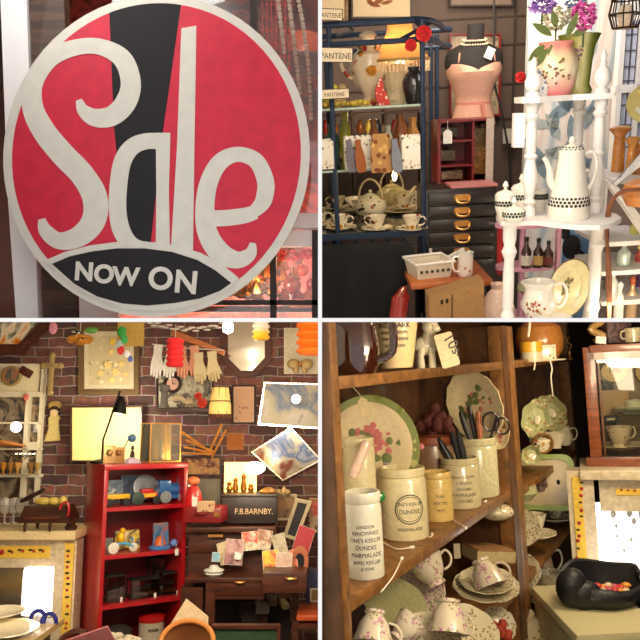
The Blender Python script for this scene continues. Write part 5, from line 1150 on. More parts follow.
mb = MB(); mb.sph((-.01, 0, .08), .022, (1, 1, 1.3)); mb.sph((0, 0, .118), .015); mb.build('rider', YT, t)
t = thing('blue_spinning_toy', 'round blue based toy with orange top on the second shelf', 'toy', sh(160, 546, 2, .06), th, 'tin toys on the red bookcase')
MB().lathe([(0, 0), (.06, 0), (.065, .012), (.05, .02), (0, .022)], 28).build('base', M('sky_blue', (80, 140, 210), .3, coat=.4), t); MB().lathe([(0, .02), (.035, .022), (.03, .05), (.012, .07), (0, .075)], 20).build('top', M('orange_toy', (216, 110, 60), .4), t)
for i in range(4): MB().tube([(.04*math.cos(i*PI/2), .04*math.sin(i*PI/2), .02), (.03*math.cos(i*PI/2), .03*math.sin(i*PI/2), .1)], .004, 6).build('upright', M('sky_blue'), t)
t = thing('small_round_toy', 'little blue ball toy with a white tag at the shelf edge', 'toy', sh(174, 543, 2, .04), th); MB().sph((0, 0, .03), .022).build('ball', M('ball_lilac', (110, 140, 210), .3), t); mb = MB(); mb.box((0, -.045, -.015), (.022, .002, .036)); mb.tube([(0, -.03, .03), (0, -.046, .003)], .001, 4); mb.build('price_tag', M('tag_paper'), t)
WB = wood('tan_box_wood', (150, 80, 50), (190, 116, 76), .5); GLB = glass('smoke_glass', (215, 212, 205), alpha=.2)
for px, py, w_, h, lb in ((113, 602, .1, .15, 'small dark glass fronted case at the left of the third shelf'), (143, 598, .17, .11, 'wide dark glass case with a tan floor in the middle of the third shelf'), (169, 591, .11, .13, 'dark glass case at the right of the third shelf'), (155, 589, .08, .2, 'tall dark glass case at the back of the third shelf')):
    t = thing('model_case', lb, 'case', sh(px, py, 3, .1 if px != 155 else .24), th, 'dark model cases on the third shelf')
    mb = MB(); mb.box((0, 0, .006), (w_, .09, .012))
    for sx_ in (-1, 1):
        for sy_ in (-1, 1): mb.box((sx_*(w_/2-.004), sy_*.041, h*.45), (.008, .008, h*.9))
    mb.box((0, 0, h*.9), (w_, .09, .008)); mb.build('case_frame', M('case_dark', (36, 26, 24), .5), t)
    MB().box((0, 0, .02), (w_*.8, .06, .016), bev=.005).build('tan_floor', WB, t); mb = MB(); mb.sph((w_*.1, 0, h*.45), w_*.16, (1, .5, .7)); mb.tube([(-w_*.25, 0, h*.4), (w_*.3, 0, h*.6)], .004, 5); mb.build('model', M('model_grey', (90, 90, 92), .5), t)
    MB().box((0, -.046, h*.45), (w_*.98, .002, h*.86)).build('glass_front', GLB, t)
    MB().box((w_*.3, -.05, .01), (.014, .002, .024)).build('price_tag', M('tag_paper'), t)
t = thing('storage_tin', 'cream enamel bin with a red lid on the bottom shelf', 'tin', MB_ @ Vector((bk(151, 640, .16)[0], .16, bk(151, 650, .16)[1])), th)
MB().lathe([(0, 0), (.07, 0), (.072, .02), (.072, .165), (0, .165)], 32).build('body', M('enamel_cream', (196, 186, 160), .3, coat=.4), t); MB().lathe([(.074, .16), (.076, .165), (.076, .185), (.06, .195), (0, .2)], 32).build('lid', RT, t)
mb = MB(); mb.text('KOOK', .02, R('Z', -10), bend=.0725, bold=.0012); 
for v in mb.bm.verts: v.co.z += .115
mb.build('lettering', M('ink'), t)
mb = MB(); mb.sph((0, 0, .04), .08, (1, .8, .5)); solo(mb, 'dark_hat', M('felt_dark', (50, 44, 40), .9), 'dark cloth hat on the bottom shelf left of the cream bin', 'hat', MB_ @ Vector((bk(118, 636, .15)[0], .15, bk(118, 640, .15)[1])), th)
# on top of the bookcase
def tp(px, py, d=.15): x, z = bk(px, py, d); return MB_ @ Vector((x, d, .008))
t = thing('desk_lamp', 'black anglepoise desk lamp standing on the red bookcase', 'lamp', tp(102, 462, .2), 0)
c = t.matrix_world.inverted(); kk = K*4.1
def lp(px, py, y): return (c @ (F @ at(px, py, y)))
BM_ = M('black_metal')
MB().lathe([(0, 0), (.07, 0), (.07, .012), (.02, .022), (0, .024)], 24).build('base', BM_, t)
yy0 = (FI @ t.matrix_world.translation).y
mb = MB(); mb.tube([lp(102, 460, yy0), lp(103, 440, yy0-.05), lp(110, 420, yy0-.03)], .006, 6); mb.tube([lp(110, 420, yy0-.03), lp(120, 391, yy0)], .006, 6); mb.build('arm', BM_, t)
hd = lp(122, 396, yy0); MB().lathe([(.014, .0), (.02, -.02), (.03, -.04), (.044, -.1), (.04, -.1), (.025, -.04), (.012, 0)], 24, m=T(*hd) @ R('Y', 8)).build('lamp_shade', BM_, t)
MB().sph((hd.x-.014, hd.y, hd.z-.085), .022).build('bulb', glow('bulb_glow', (255, 240, 210), 7), t)
lamp('POINT', at(124, 424, yy0-.02), .5, (1, .84, .5), .02, name='desk_lamp_bulb')
for px, c_, lb, sc_ in ((109, (176, 140, 90), 'brass photo frame at the foot of the desk lamp', 1), (118, (150, 110, 60), 'carved gold figure beside the brass photo frame', .9)):
    mb = MB(); mb.box((0, 0, .05*sc_), (.07, .02, .1*sc_), bev=.006); mb.sph((0, -.01, .06), .02); solo(mb, 'brass_ornament', M('bf%d' % px, c_, .35, metal=.6, bump=.4), lb, 'frame', tp(px, 462, .12), th-8)
t = thing('model_plane', 'small blue globe on a thin curved stand before the yellow panel', 'ornament', tp(122, 462, .3)); q4 = t.matrix_world.inverted() @ (F @ at(132, 438, 4.1))
MB().sph(tuple(q4), .024).build('globe', M('globe_blue', (70, 110, 150), .4, var=.3), t); MB().tube([(0, 0, 0), (.0, 0, .06), (.02, 0, .1), (q4.x-.02, q4.y, q4.z)], .003, 6).build('stand', BM_, t)
t = thing('dancer_figurine', 'small figurine in a lilac skirt beside the glass display box', 'figurine', tp(132, 463, .12)); MB().lathe([(0, 0), (.05, 0), (.04, .015), (.018, .03), (0, .035)], 18, wav=lambda a, z: .12*math.cos(7*a)).build('skirt', M('lilac_china', (196, 176, 196), .4), t)
MB().lathe([(0, .03), (.014, .03), (.012, .06), (.004, .07), (.01, .08), (.008, .095), (0, .1)], 14).build('body', M('fig_dark'), t)
t = thing('display_box', 'glass display box with brass edges on top of the bookcase', 'display box', tp(160, 463, .17), th)
mb = MB(); bw, bd, bh = .185, .16, .225
for sx_ in (-1, 1):
    for sy_ in (-1, 1): mb.box((sx_*bw/2, sy_*bd/2, bh/2), (.007, .007, bh))
for z in (.004, bh):
    for sy_ in (-1, 1): mb.box((0, sy_*bd/2, z), (bw, .007, .007))
    for sx_ in (-1, 1): mb.box((sx_*bw/2, 0, z), (.007, bd, .007))
mb.box((-.0, -bd/2, bh/2), (.005, .005, bh)); mb.build('brass_edge', BRASS, t); MB().box((0, 0, .004), (bw, bd, .006)).build('base', MAHO, t)
mb = MB(); mb.box((0, -bd/2, bh/2), (bw, .003, bh)); mb.box((-bw/2, 0, bh/2), (.003, bd, bh)); mb.box((0, 0, bh), (bw, bd, .003)); mb.build('glass_pane', GLB if False else glass('box_glass', (240, 240, 225), alpha=.25), t)
MB().box((0, .07, bh/2), (bw-.01, .006, bh-.01)).build('mirror_back', mirror('aged_mirror', (196, 160, 100), .25), t)
mb = MB(); mb.lathe([(0, .008), (.02, .008), (.008, .03), (.014, .06), (.008, .09), (.016, .12), (0, .14)], 12); mb.build('crystal_piece', M('cut_glass'), t)
# ---- things hanging and hung on the brick wall, centre and right ----
def hang(px, py, y): return at(px, py, y)
def honey(name, px0, px1, py0, py1, y, n, mat, label, seg=5):
    kx = K*y; c = at((px0+px1)/2, (py0+py1)/2, y); h = (py1-py0)*kx; r = (px1-px0)/2*kx
    t = thing(name, label, 'paper decoration', c, group='paper decorations hanging from the ceiling')
    pr = [(0, -h/2)]
    for i in range(seg): z0 = -h/2+h*i/seg; pr += [(r*.78, z0+.0005), (r, z0+h/seg*.35), (r*.98, z0+h/seg*.6), (r*.78, z0+h/seg*.97)]
    MB().lathe(pr+[(0, h/2)], 30).build('paper_body', mat, t)
    MB().tube([(0, 0, h/2), (0, 0, max(h/2+.02, -c.z*0+h/2+(py0-324)*kx))], .002, 5).build('string', M('string_white', (220, 214, 200), .8), t)
    return t
yh = 4.2
honey('paper_lantern', 166, 184, 338, 367, yh, 5, M('paper_red', (222, 36, 44), .7, var=.1), 'bright red ribbed paper lantern in front of the gloves')
honey('paper_lantern', 296, 330, 321, 355, 3.9, 5, M('paper_orange', (240, 120, 14), .7, var=.1), 'orange ribbed paper lantern at the right edge under the ceiling', 4)
honey('paper_lantern', 252, 270, 318, 340, yh, 4, ombre('paper_yw', [(250, 190, 20), (250, 210, 60), (236, 230, 220), (240, 226, 210)], -.07, .06, rough=.7), 'yellow and white ribbed paper lantern in front of the octagonal mirror', 4)
solo(MB().lathe([(0, -.05), (.03, -.035), (.034, 0), (.022, .035), (.012, .05), (.012, .12), (0, .12)], 20), 'hanging_bulb', glow('white_bulb', (255, 250, 240), 3.5), 'bright white light bulb hanging left of the octagonal mirror', 'bulb', at(228, 326, 4.2))
lamp('POINT', at(228, 344, 4.1), .7, WARM2, .04, name='hanging_bulb_light')
# fans and streamers by the flower picture
def scallop(w_, h, n=9):
    pts = [(-w_/2, -h/2), (w_/2*.8, -h/2)]
    for i in range(n*2): a = i/(n*2); pts.append((w_/2*(1 if i % 2 else .88), -h/2+h*a))
    return pts+[(w_/2, h/2), (-w_/2, h/2)]
solo(MB().prism(scallop(.18, .16), 0, .006), 'gold_fan', M('paper_gold', (196, 160, 80), .7, var=.2, bump=.3), 'gold paper fan with scalloped edge over the corner of the flower picture', 'fan', at(131, 334, 4.6))
t = thing('coloured_streamer', 'streamer of green, red and blue paper shapes over the gold fan', 'decoration', at(122, 326, 4.35))
for i, (dx, dz, c, r_) in enumerate(((0, -6, (40, 150, 60), .03), (3, -14, (60, 170, 90), .024), (-2, -19, (170, 190, 200), .022), (0, -25, (216, 40, 36), .024), (6, -29, (236, 236, 240), .02), (10, -34, (90, 110, 200), .016), (-9, -16, (216, 180, 60), .02))):
    mb = MB(); mb.sph((dx*.006, 0, dz*.006), r_, (1, .35, 1.2), u=6, v=5); mb.build('paper_shape', M('streamer%d' % i, c, .6), t, ang=10)
MB().tube([(0, 0, .02), (0, 0, -.04), (.01, 0, -.12), (.05, 0, -.2)], .002, 5).build('string', M('string_white'), t)
t = thing('bee_ornament', 'furry orange hanging ornament with a black and white stripe by the flower picture', 'ornament', at(80, 338, 4.5)); mb = MB()
for i in range(60):
    a = random.uniform(0, 2*PI); e_ = random.uniform(-1, 1); s5 = math.sqrt(1-e_*e_); mb.sph((.07*s5*math.cos(a), .03*s5*math.sin(a), .028*e_-.01), .014, (1.3, 1, .7), u=6, v=4)
mb.build('feathers', M('feather_orange', (206, 140, 50), .9, var=.3, scale=60), t); mb = MB(); mb.sph((-.02, -.02, .035), .025, (1.5, .6, .6)); mb.build('striped_head', spots('head_stripe', (30, 28, 28), [(240, 236, 226)], 80, .6, .45), t)
MB().sph((.07, 0, .05), .03, (1.4, .6, .7)).build('green_leaf', M('leaf_bright', (96, 160, 70), .6), t); MB().tube([(0, 0, .04), (0, 0, .1)], .002, 5).build('string', M('string_white'), t)
solo(MB().sph((0, 0, 0), .035, (.8, .4, 1.2)), 'pink_tassel', M('tassel_pink', (226, 150, 170), .8, var=.3, scale=80), 'pink tassel hanging near the top left octagonal mirror', 'tassel', at(53, 328, 4.6))
# gloves on a line
def glove(px, py, mat, label, w_=.12, L_=.2, an=0, y=4.72):
    t = thing('lace_glove', label, 'gloves', at(px, py, y), group='gloves pegged on the line', m=R('Y', an))
    for j, dx in enumerate((-w_*.28, w_*.28)):
        mb = MB(); wg = w_*.5
        mb.loft([[(dx+x*wg/2*a, yy_*.008+j*.006, z) for x, yy_ in ((-1, -1), (1, -1), (1, 1), (-1, 1))] for z, a in ((0, .8), (-L_*.25, .7), (-L_*.45, .95), (-L_*.62, 1))])
        for i in range(4): fx = dx+(-.375+.25*i)*wg; mb.tube([(fx, j*.006, -L_*.6), (fx*1.02, j*.006, -L_*(.82+.04*(i % 3)))], [wg*.14, wg*.1], 7)
        mb.tube([(dx+wg*.42, j*.006, -L_*.45), (dx+wg*.62, j*.006, -L_*.68)], [wg*.13, wg*.09], 7)
        mb.build('glove', mat, t)
glove(165, 345, M('glove_white', (240, 236, 230), .8), 'pair of white gloves hanging left of the red paper lantern', .15, .25, 4)
glove(188, 346, M('glove_pink', (226, 160, 130), .8), 'pair of pink gloves hanging right of the red paper lantern', .15, .24, -4)
glove(205, 352, M('glove_cream', (220, 204, 160), .8, var=.15, scale=50), 'pair of cream gloves hanging rightmost on the line', .16, .23, -6)
mb = MB(); p0 = at(152, 344, 4.73); p1 = at(224, 350, 4.73); mb.tube([p0, p0.lerp(p1, .5)+Vector((0, 0, -.01)), p1], .004, 6); solo(mb, 'glove_line', M('string_white'), 'thin line carrying the gloves across the brick wall', 'line', (0, 0, 0))
mb = MB(); mb.prism([(p.x, p.z) for p in (at(172, 336, 4.85), at(174, 330, 4.85), at(226, 351, 4.85), at(224, 356, 4.85))], 4.82, 4.85); solo(mb, 'wooden_beam', wood('orange_beam', (176, 92, 44), (214, 130, 70), .5), 'slanting orange brown wooden rail above the gloves', 'rail', (0, 0, 0))
mb = MB()
for i in range(22):
    f = i/21; p = at(150+f*80, 323+6*math.sin(f*PI)+2*math.sin(i*2.2), 4.4); mb.sph((p.x, 4.4, p.z), .012, (2, 1, .6), u=6, v=4)
solo(mb, 'tinsel_garland', M('tinsel_white', (220, 214, 206), .3, metal=.4), 'silvery white garland strung along the top of the brick wall', 'garland', (0, 0, 0))
# mantel clock picture group
framed('photo_panel', 'dark collage panel of grey photographs below the gloves', 'picture', rc(157, 374, 214, 409), ym, .012, DKFR, pict('photo_grey', [(70, 60, 50), (150, 140, 120), (196, 186, 160), (60, 50, 44), (120, 110, 90)], 10))
t = thing('grey_chess_rook', 'grey tower shaped ornament on the shelf below the red lantern', 'ornament', at(164, 408, 4.7)); MB().lathe([(0, 0), (.035, 0), (.035, .01), (.024, .03), (.022, .1), (.034, .115), (.034, .15), (0, .15)], 20).build('tower', M('stone_grey', (110, 104, 98), .7), t)
t = thing('round_clock', 'round dark rimmed clock with a pink face behind the grey tower', 'clock', at(173, 384, 4.8), m=R('X', 90)); MB().lathe([(.042, 0), (.062, 0), (.062, .03), (.05, .035), (.042, .02)], 30).build('rim', DKFR, t); MB().lathe([(0, .005), (.046, .005), (.046, .012), (0, .012)], 28).build('face', M('clock_pink', (226, 180, 160), .5), t); mb = MB(); mb.box((0, .014, .016), (.004, .03, .003)); mb.box((.012, .0, .016), (.026, .004, .003)); mb.build('clock_hand', M('ink'), t)
solo(MB().tube([at(172, 399, 4.66), at(180, 398, 4.66), at(186, 402, 4.66), at(193, 401, 4.66)], [.022, .018, .016, .022], 10), 'rolled_scroll', M('scroll_cream', (196, 176, 140), .6), 'cream spindle lying beside the grey tower', 'spindle', (0, 0, 0))
t = thing('wall_ledge', 'thin dark wooden ledge under the grey tower', 'ledge', (0, 0, 0)); MB().box(*bx(155, 408, 212, 412, 4.75, .14)).build('board', DKWD, t)
for px, py, r_, lb in ((198, 396, .028, 'upper red round paper flower by the photo panel'), (202, 403, .036, 'lower red round paper flower by the photo panel')):
    mb = MB(); rose(mb, (0, 0, 0), r_, R('X', 85)); solo(mb, 'paper_flower', M('flower_red', (216, 70, 50), .7), lb, 'flower', at(px, py, 4.62), group='red paper flowers by the photo panel')
# lit wall lamp shades
t = thing('fringed_lamp', 'cream and yellow pleated lampshade with dark ribs and fringe', 'lamp', at(220, 414, 4.5)); k6_ = K*4.5
def shade2(r0, r1, h): return [(r0, 0), (r0*.98, h*.3), (r1*1.15, h*.7), (r1, h), (r1-.003, h), (r0-.004, 0)]
MB().lathe(shade2(11*k6_, 8*k6_, 26*k6_), 24).build('lamp_shade', M('shade_warm', (226, 190, 120), .7, emit=.5, ecol=(255, 190, 90)), t)
mb = MB()
for i in range(8): a = 2*PI*i/8; mb.tube([(11*k6_*math.cos(a), 11*k6_*math.sin(a), 0), (8.2*k6_*math.cos(a), 8.2*k6_*math.sin(a), 26*k6_)], .002, 5)
mb.lathe([(11.2*k6_, 12*k6_), (11.2*k6_, 13*k6_), (10.6*k6_, 13*k6_), (10.6*k6_, 12*k6_)], 24); mb.build('rib', M('ink'), t)
mb = MB()
for i in range(30): a = 2*PI*i/30; mb.tube([(11*k6_*math.cos(a), 11*k6_*math.sin(a), 0), (11*k6_*math.cos(a), 11*k6_*math.sin(a), -.025)], .004, 5)
mb.build('fringe', M('fringe_brown', (100, 60, 40), .8), t)
framed('small_print', 'small dark framed print with a pink sketch right of the lampshade', 'picture', rc(232, 385, 256, 424), ym, .012, DKFR, spots('pink_sketch', (214, 170, 136), [(110, 96, 76), (140, 110, 90)], 40, .42, .35, rough=.7, coat=0, patch=7), .012, M('pink_mount', (222, 182, 150), .8))
framed('wall_mirror', 'wide oblong mirror at the right end of the brick wall', 'mirror', [(258, 425), (334, 430), (334, 384), (264, 382)], ym-.01, .012, M('silver'), pict('wall_mirror_painted', [(70, 60, 52), (130, 120, 96), (60, 78, 104), (140, 130, 104), (150, 144, 130), (84, 52, 38)], 3, .35, metal=.2), part='mirror_glass')  # fixed reflection painted on in place of a true mirror surface
t = thing('mirror_light', 'bright bulb in front of the rectangular mirror', 'bulb', at(296, 399, 4.6)); MB().sph((0, 0, 0), .03).build('bulb', glow('white_bulb', (255, 250, 240), 3.5), t); lamp('POINT', at(296, 399, 4.52), .8, WARM2, .03, name='mirror_light_bulb')
framed('wall_mirror', 'diamond shaped mirror below the rectangular mirror, with painted blue and brown reflections', 'mirror', [(251, 452), (283, 481), (322, 460), (291, 427)], ym-.03, .01, M('silver'), pict('diamond_painted_reflection', [(60, 50, 70), (180, 180, 190), (90, 110, 150), (200, 190, 160), (130, 70, 50), (150, 80, 50)], 4, .15, metal=.4), part='mirror_glass')  # what the mirror shows is painted colour
framed('calendar_picture', 'pale picture with a gold bow shape behind the orange lantern', 'picture', rc(284, 328, 326, 374), ym, .008, CREAMP, M('cream_print', (216, 206, 180), .7), depth=.015)
t = thing('gold_bow', 'gold bow ornament pinned below the orange lantern', 'bow', at(300, 364, 4.9)); mb = MB()
for s6 in (-1, 1): mb.sph((s6*.045, 0, 0), .045, (1, .3, .8)); mb.sph((s6*.03, 0, -.03), .03, (.7, .3, 1.2))
mb.build('loops', GOLDF, t); MB().sph((0, -.01, 0), .016).build('knot', BRASS, t)
framed('orange_postcard', 'small orange framed postcard above the glowing lamp', 'picture', rc(227, 433, 244, 450), ym, .006, wood('pale_frame', (180, 120, 60), (210, 150, 84), .5), M('postcard_orange', (226, 140, 66), .7), depth=.012)
# folding rack slats
PINE = wood('golden_pine', (196, 120, 40), (230, 160, 70), .5)
t = thing('folding_rack', 'golden wooden folding rack of crossing slats above the bureau', 'rack', (0, 0, 0)); 
for (x0, y0, x1, y1) in ((182, 432, 212, 453), (184, 447, 212, 453), (186, 440, 214, 452), (208, 455, 222, 424), (212, 457, 226, 430), (182, 453, 212, 454)):
    a, b = at(x0, y0, 4.75), at(x1, y1, 4.7); MB().tube([a, b], .008, 6).build('slat', PINE, t)
framed('dark_shelf_picture', 'dark framed shelf picture behind the red telephone', 'picture', rc(183, 456, 222, 476), 4.85, .012, DKWD, pict('dark_scene', [(50, 30, 24), (120, 60, 40), (200, 150, 90), (60, 40, 34)], 12))
# ---- bureau ----
BUR = wood('bureau_wood', (50, 21, 9), (92, 42, 17), .42, coat=.1)
ybu = 3.9; kb = K*ybu
t = thing('writing_bureau', 'dark brown wooden writing bureau with small drawers and an open knee hole', 'bureau', (0, 0, 0))
def BX(x0, y0, x1, y1, yc_, d): return bx(x0, y0, x1, y1, yc_, d)
MB().box(*BX(190, 524, 277, 529, ybu+.32, .3), bev=.004).build('top_board', BUR, t)
MB().box(*BX(192, 528, 274, 572, ybu+.34, .22)).build('back_cabinet', BUR, t)
z_w = zof = None
zwk = at(240, 577, ybu).z
mb = MB(); a, b = at(186, 577, ybu), at(268, 577, ybu); mb.box(((a.x+b.x)/2, ybu+.2, zwk-.012), (b.x-a.x, .46, .024), bev=.004); mb.build('writing_surface', BUR, t)
mb = MB(); mb.box(*BX(208, 577, 264, 598, ybu+.02, .06)); mb.build('apron', BUR, t)
d = MB().box(*BX(215, 580, 262, 595, ybu-.012, .02), bev=.003).build('drawer', BUR, t); p = at(240, 582, ybu-.03); MB().tube([(p.x-.025, ybu-.025, p.z), (p.x-.018, ybu-.045, p.z), (p.x+.018, ybu-.045, p.z), (p.x+.025, ybu-.025, p.z)], .006, 6).build('drawer_pull', BRASS, d)
ya = ybu-.3
a, b = at(262, 593, ya), at(306, 573, ya)
d = MB().box(((a.x+b.x)/2, ya+.2, (a.z+b.z)/2), (b.x-a.x, .4, b.z-a.z), bev=.004).build('open_drawer', BUR, t, label='drawer pulled out on the right'); p = at(291, 578, ya); MB().tube([(p.x-.025, ya, p.z), (p.x-.02, ya-.02, p.z), (p.x+.02, ya-.02, p.z), (p.x+.025, ya, p.z)], .006, 6).build('drawer_pull', BRASS, d)
MB().box(*BX(192, 540, 268, 552, ybu+.22, .03), bev=.003).build('drawer', BUR, t); MB().box(*BX(208, 534, 223, 537, ybu+.2, .02)).build('drawer_pull', BRASS, t)
MB().box(*BX(187, 580, 208, 606, ybu+.2, .36)).build('side_rail', BUR, t)
MB().box(*BX(206, 579, 215, 700, ybu+.0, .05)).build('leg', BUR, t)
for x0, x1, y in ((292, 299, ybu-.05), (262, 267, ybu+.3)): MB().box(*BX(x0, 590, x1, 720, y, .05)).build('leg', BUR, t)
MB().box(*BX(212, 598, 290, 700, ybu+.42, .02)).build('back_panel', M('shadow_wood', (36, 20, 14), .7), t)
# name box and lamp on the bureau top
yk2 = ybu+.28; kt2 = K*yk2
c = at(249, 523, yk2); t = thing('deed_box', 'black tin box with a painted owner name standing on the bureau', 'box', c)
MB().box((0, .07, 12.5*kt2), (53*kt2, .2, 25*kt2), bev=.006).build('body', M('black_tin', (40, 30, 26), .4, coat=.2), t); MB().box((0, .07, 26*kt2), (54.5*kt2, .21, 3*kt2), bev=.005).build('lid', M('black_tin'), t)
glyph(t, T(5*kt2, -.032, 9*kt2), 'F.B.BARNBY.', 7.4*kt2, M('gilt_letter', (206, 176, 130), .5), bold=.0004, sx=.92)
t = thing('glass_case_lamp', 'glowing glass case with gilt figures behind the black tin box', 'lamp', at(239, 497, yk2+.1)); k3_ = K*(yk2+.1)
MB().box((0, .06, 16*k3_), (32*k3_, .01, 34*k3_)).build('glowing_back', glow('case_glow', (255, 214, 130), 1.7), t)
MB().box((0, .03, 0), (34*k3_, .1, .012)).build('base', BRASS, t)
mb = MB()
for x, h in ((-10, 14), (-4, 18), (4, 22), (11, 12)): mb.lathe([(0, 0), (.02, 0), (.01, .015), (.02, .04), (.012, h*k3_*.7), (.016, h*k3_*.85), (0, h*k3_)], 12, (x*k3_, .02, .006))
mb.build('gilt_figure', GOLD, t)
t = thing('bare_bulb', 'blazing white bulb in front of the diamond mirror', 'bulb', at(255, 468, yk2)); MB().sph((0, 0, 0), .045, (1.3, 1, .8)).build('bulb', glow('blaze_bulb', (255, 244, 220), 12), t)
lamp('POINT', at(250, 470, yk2-.16), 3.2, (1, .76, .45), .05, name='bare_bulb_light')
p = at(268, 494, yk2+.02); solo(MB().lathe([(0, 0), (.05, 0), (.055, .01), (.04, .02), (.02, .03), (0, .035)], 20), 'brass_dish', BRASS, 'brass dish lying on the black tin box lid', 'dish', (p.x, yk2+.06, c.z+27.6*kt2))
t = thing('red_case', 'red leather hand case with brass clasp at the left of the bureau', 'case', at(206, 523, ybu+.14), -6); MB().box((-.01, .06, .045), (.21, .2, .085), bev=.015).build('body', M('red_leather', (130, 20, 20), .45, coat=.1), t); MB().box((.07, -.045, .05), (.03, .012, .02)).build('clasp', BRASS, t)
MB().tube([(-.05, -.045, .06), (-.04, -.075, .06), (.0, -.078, .058), (.02, -.045, .06)], .006, 6).build('handle', M('red_leather'), t)
t = thing('red_telephone', 'bright red doll like toy with a white tag beside the bookcase', 'toy', at(193, 508, ybu+.2)); MB().lathe([(0, 0), (.05, 0), (.055, .03), (.04, .09), (.025, .12), (0, .125)], 20).build('body', RT, t); MB().sph((0, -.01, .15), .03, (1.2, 1, .8)).build('head', M('orange_toy'), t); MB().box((.02, -.06, .04), (.03, .002, .05)).build('price_tag', M('tag_paper'), t)
framed('grey_board', 'grey board standing at the back of the bureau beside the red toy', 'board', rc(196, 520, 222, 477), 4.4, .008, DKFR, M('board_grey', (110, 104, 90), .7), part='panel')
t = thing('card_box', 'small pale patterned card box on the red case', 'box', at(206, 512, ybu+.1)); MB().box((0, 0, .03), (.09, .05, .055), bev=.003).build('body', spots('card_print', (196, 160, 120), [(140, 90, 60), (220, 190, 150)], 50, .5, .4, rough=.8, coat=0), t)
# cards and books on the writing surface
def card(px, py, w_, h, an, y, mat, label, nm='greeting_card', cat='card', lean=14, grp='cards and books on the bureau', dz=0):
    c = at(px, py, y); t = thing(nm, label, cat, c, 0, grp, m=R('Y', an) @ R('X', -lean))
    MB().box((0, 0, 0), (w_*K*y, .008, h*K*y)).build('cover', mat, t); MB().box((0, .0, 0), (w_*K*y+.004, .005, h*K*y+.004)).build('page_edge', M('page_white'), t); return t
card(234, 552, 17, 23, 4, ybu+.06, pict('card_purple', [(90, 50, 60), (200, 160, 150), (150, 90, 90), (60, 40, 50)], 12), 'tall card with a mauve picture and white border left of the books')
card(225, 553, 12, 20, -16, ybu+.1, M('card_cream', (210, 190, 150), .7), 'cream card fanned behind the mauve picture card')
card(238, 556, 6, 6, 12, ybu+.02, M('card_white', (236, 230, 226), .7), 'small white folded note at the corner of the mauve card')
card(250, 541, 15, 17, -6, ybu+.12, pict('card_flame', [(236, 150, 110), (200, 70, 40), (240, 216, 190), (150, 60, 40)], 12), 'orange picture card standing left of the tan one')
card(264, 540, 14, 18, 8, ybu+.13, pict('card_tan', [(206, 160, 110), (150, 90, 60), (226, 200, 170), (120, 70, 50)], 12), 'tan picture card standing between the orange and olive ones')
card(280, 545, 12, 20, -16, ybu+.1, pict('card_olive', [(140, 120, 70), (190, 180, 150), (150, 130, 80)], 14), 'olive card tilted beside the red book')
card(271, 563, 15, 23, -6, ybu-.12, pict('card_yellow', [(236, 200, 20), (226, 190, 20), (200, 70, 50), (236, 206, 40)], 12), 'bright yellow book with a small red mark standing in the open drawer', 'picture_book', 'book')
card(284, 564, 15, 20, 2, ybu-.14, pict('card_pinkgrey', [(206, 196, 176), (190, 150, 130), (216, 206, 190)], 14), 'pale grey pink book standing in the open drawer', 'picture_book', 'book')
card(294, 562, 6, 22, -8, ybu-.12, M('card_salmon', (216, 110, 80), .7), 'salmon red book edge beside the pale book', 'picture_book', 'book')
t = thing('toy_money_box', 'round tan and black clock like toy at the right of the open drawer', 'toy', at(300, 560, ybu-.1)); mb = MB(); mb.lathe([(.03, 0), (.055, 0), (.055, .03), (.03, .03)], 24, m=R('X', 90) @ Matrix.Diagonal((.8, 1.3, 1, 1))); mb.build('rim', WB, t); mb = MB(); mb.lathe([(0, .0), (.032, 0), (.032, .02), (0, .02)], 20, m=R('X', 90)); mb.build('face', BLK, t)
for px, py, c_, lb in ((214, 567, (214, 214, 206), 'stack of pale china dishes at the left of the writing surface'), (216, 557, (130, 180, 196), 'little blue and white card standing in the dishes')):
    if c_[0] > 200: solo(MB().lathe([(0, 0), (.04, 0), (.05, .01), (.045, .015), (.055, .025), (.05, .03), (.03, .034), (.02, .05), (0, .052)], 22), 'china_dishes', M('dish_pale', c_, .3), lb, 'dishes', (at(px, 572, ybu+.05).x, ybu+.05, zwk))
    else: card(px, py, 7, 8, 4, ybu+.02, M('card_sky', c_, .6), lb)
card(302, 545, 16, 34, 18, ybu+.3, M('red_cover', (170, 20, 34), .5), 'large red book leaning at the right of the bureau', 'red_book', 'book', grp=None)
# picture frames at the right, chair, green board, basket
t, _, _ = framed('black_framed_slate', 'black slate in a pale frame leaning at the right of the tin box', 'slate', [(283, 536), (297, 541), (312, 501), (296, 498)], 4.3, .02, M('frame_pale', (190, 176, 140), .5), M('slate', (36, 32, 34), .6), part='slate')
framed('small_picture', 'pale framed small picture beside the black slate', 'picture', rc(276, 520, 297, 494), 4.5, .014, M('frame_pale'), pict('small_pic', [(90, 70, 50), (160, 120, 80), (60, 50, 44)], 12))
framed('figure_picture', 'narrow picture of a red figure at the right edge above the red book', 'picture', rc(309, 532, 328, 498), 4.5, .01, GOLDF, pict('figure_pic', [(140, 120, 90), (190, 60, 50), (190, 170, 140), (90, 70, 50)], 11))
mb = MB(); mb.prism([(0, 0), (.06, .0), (.03, .05)], 0, .02); mb.sph((.0, 0, .01), .02); mb.sph((.05, 0, .01), .02); solo(mb, 'gold_ornament', GOLDF, 'gold crest on top of the small pale picture frame', 'ornament', at(279, 494, 4.45))
t = thing('wooden_chair', 'wooden chair with an orange seat at the lower right corner', 'chair', at(306, 622, 3.7)); kc = K*3.7
MB().box((.02, .12, .02), (26*kc, .26, .03), bev=.01).build('seat', M('orange_seat', (190, 80, 30), .5, coat=.2), t)
for x, y in ((-.05, 0), (.07, .0), (-.05, .24), (.07, .24)): MB().box((x, y, -.22), (.03, .03, .46)).build('leg', BUR, t)
MB().box((.02, .12, -.02), (27*kc, .27, .03)).build('seat_frame', BUR, t)
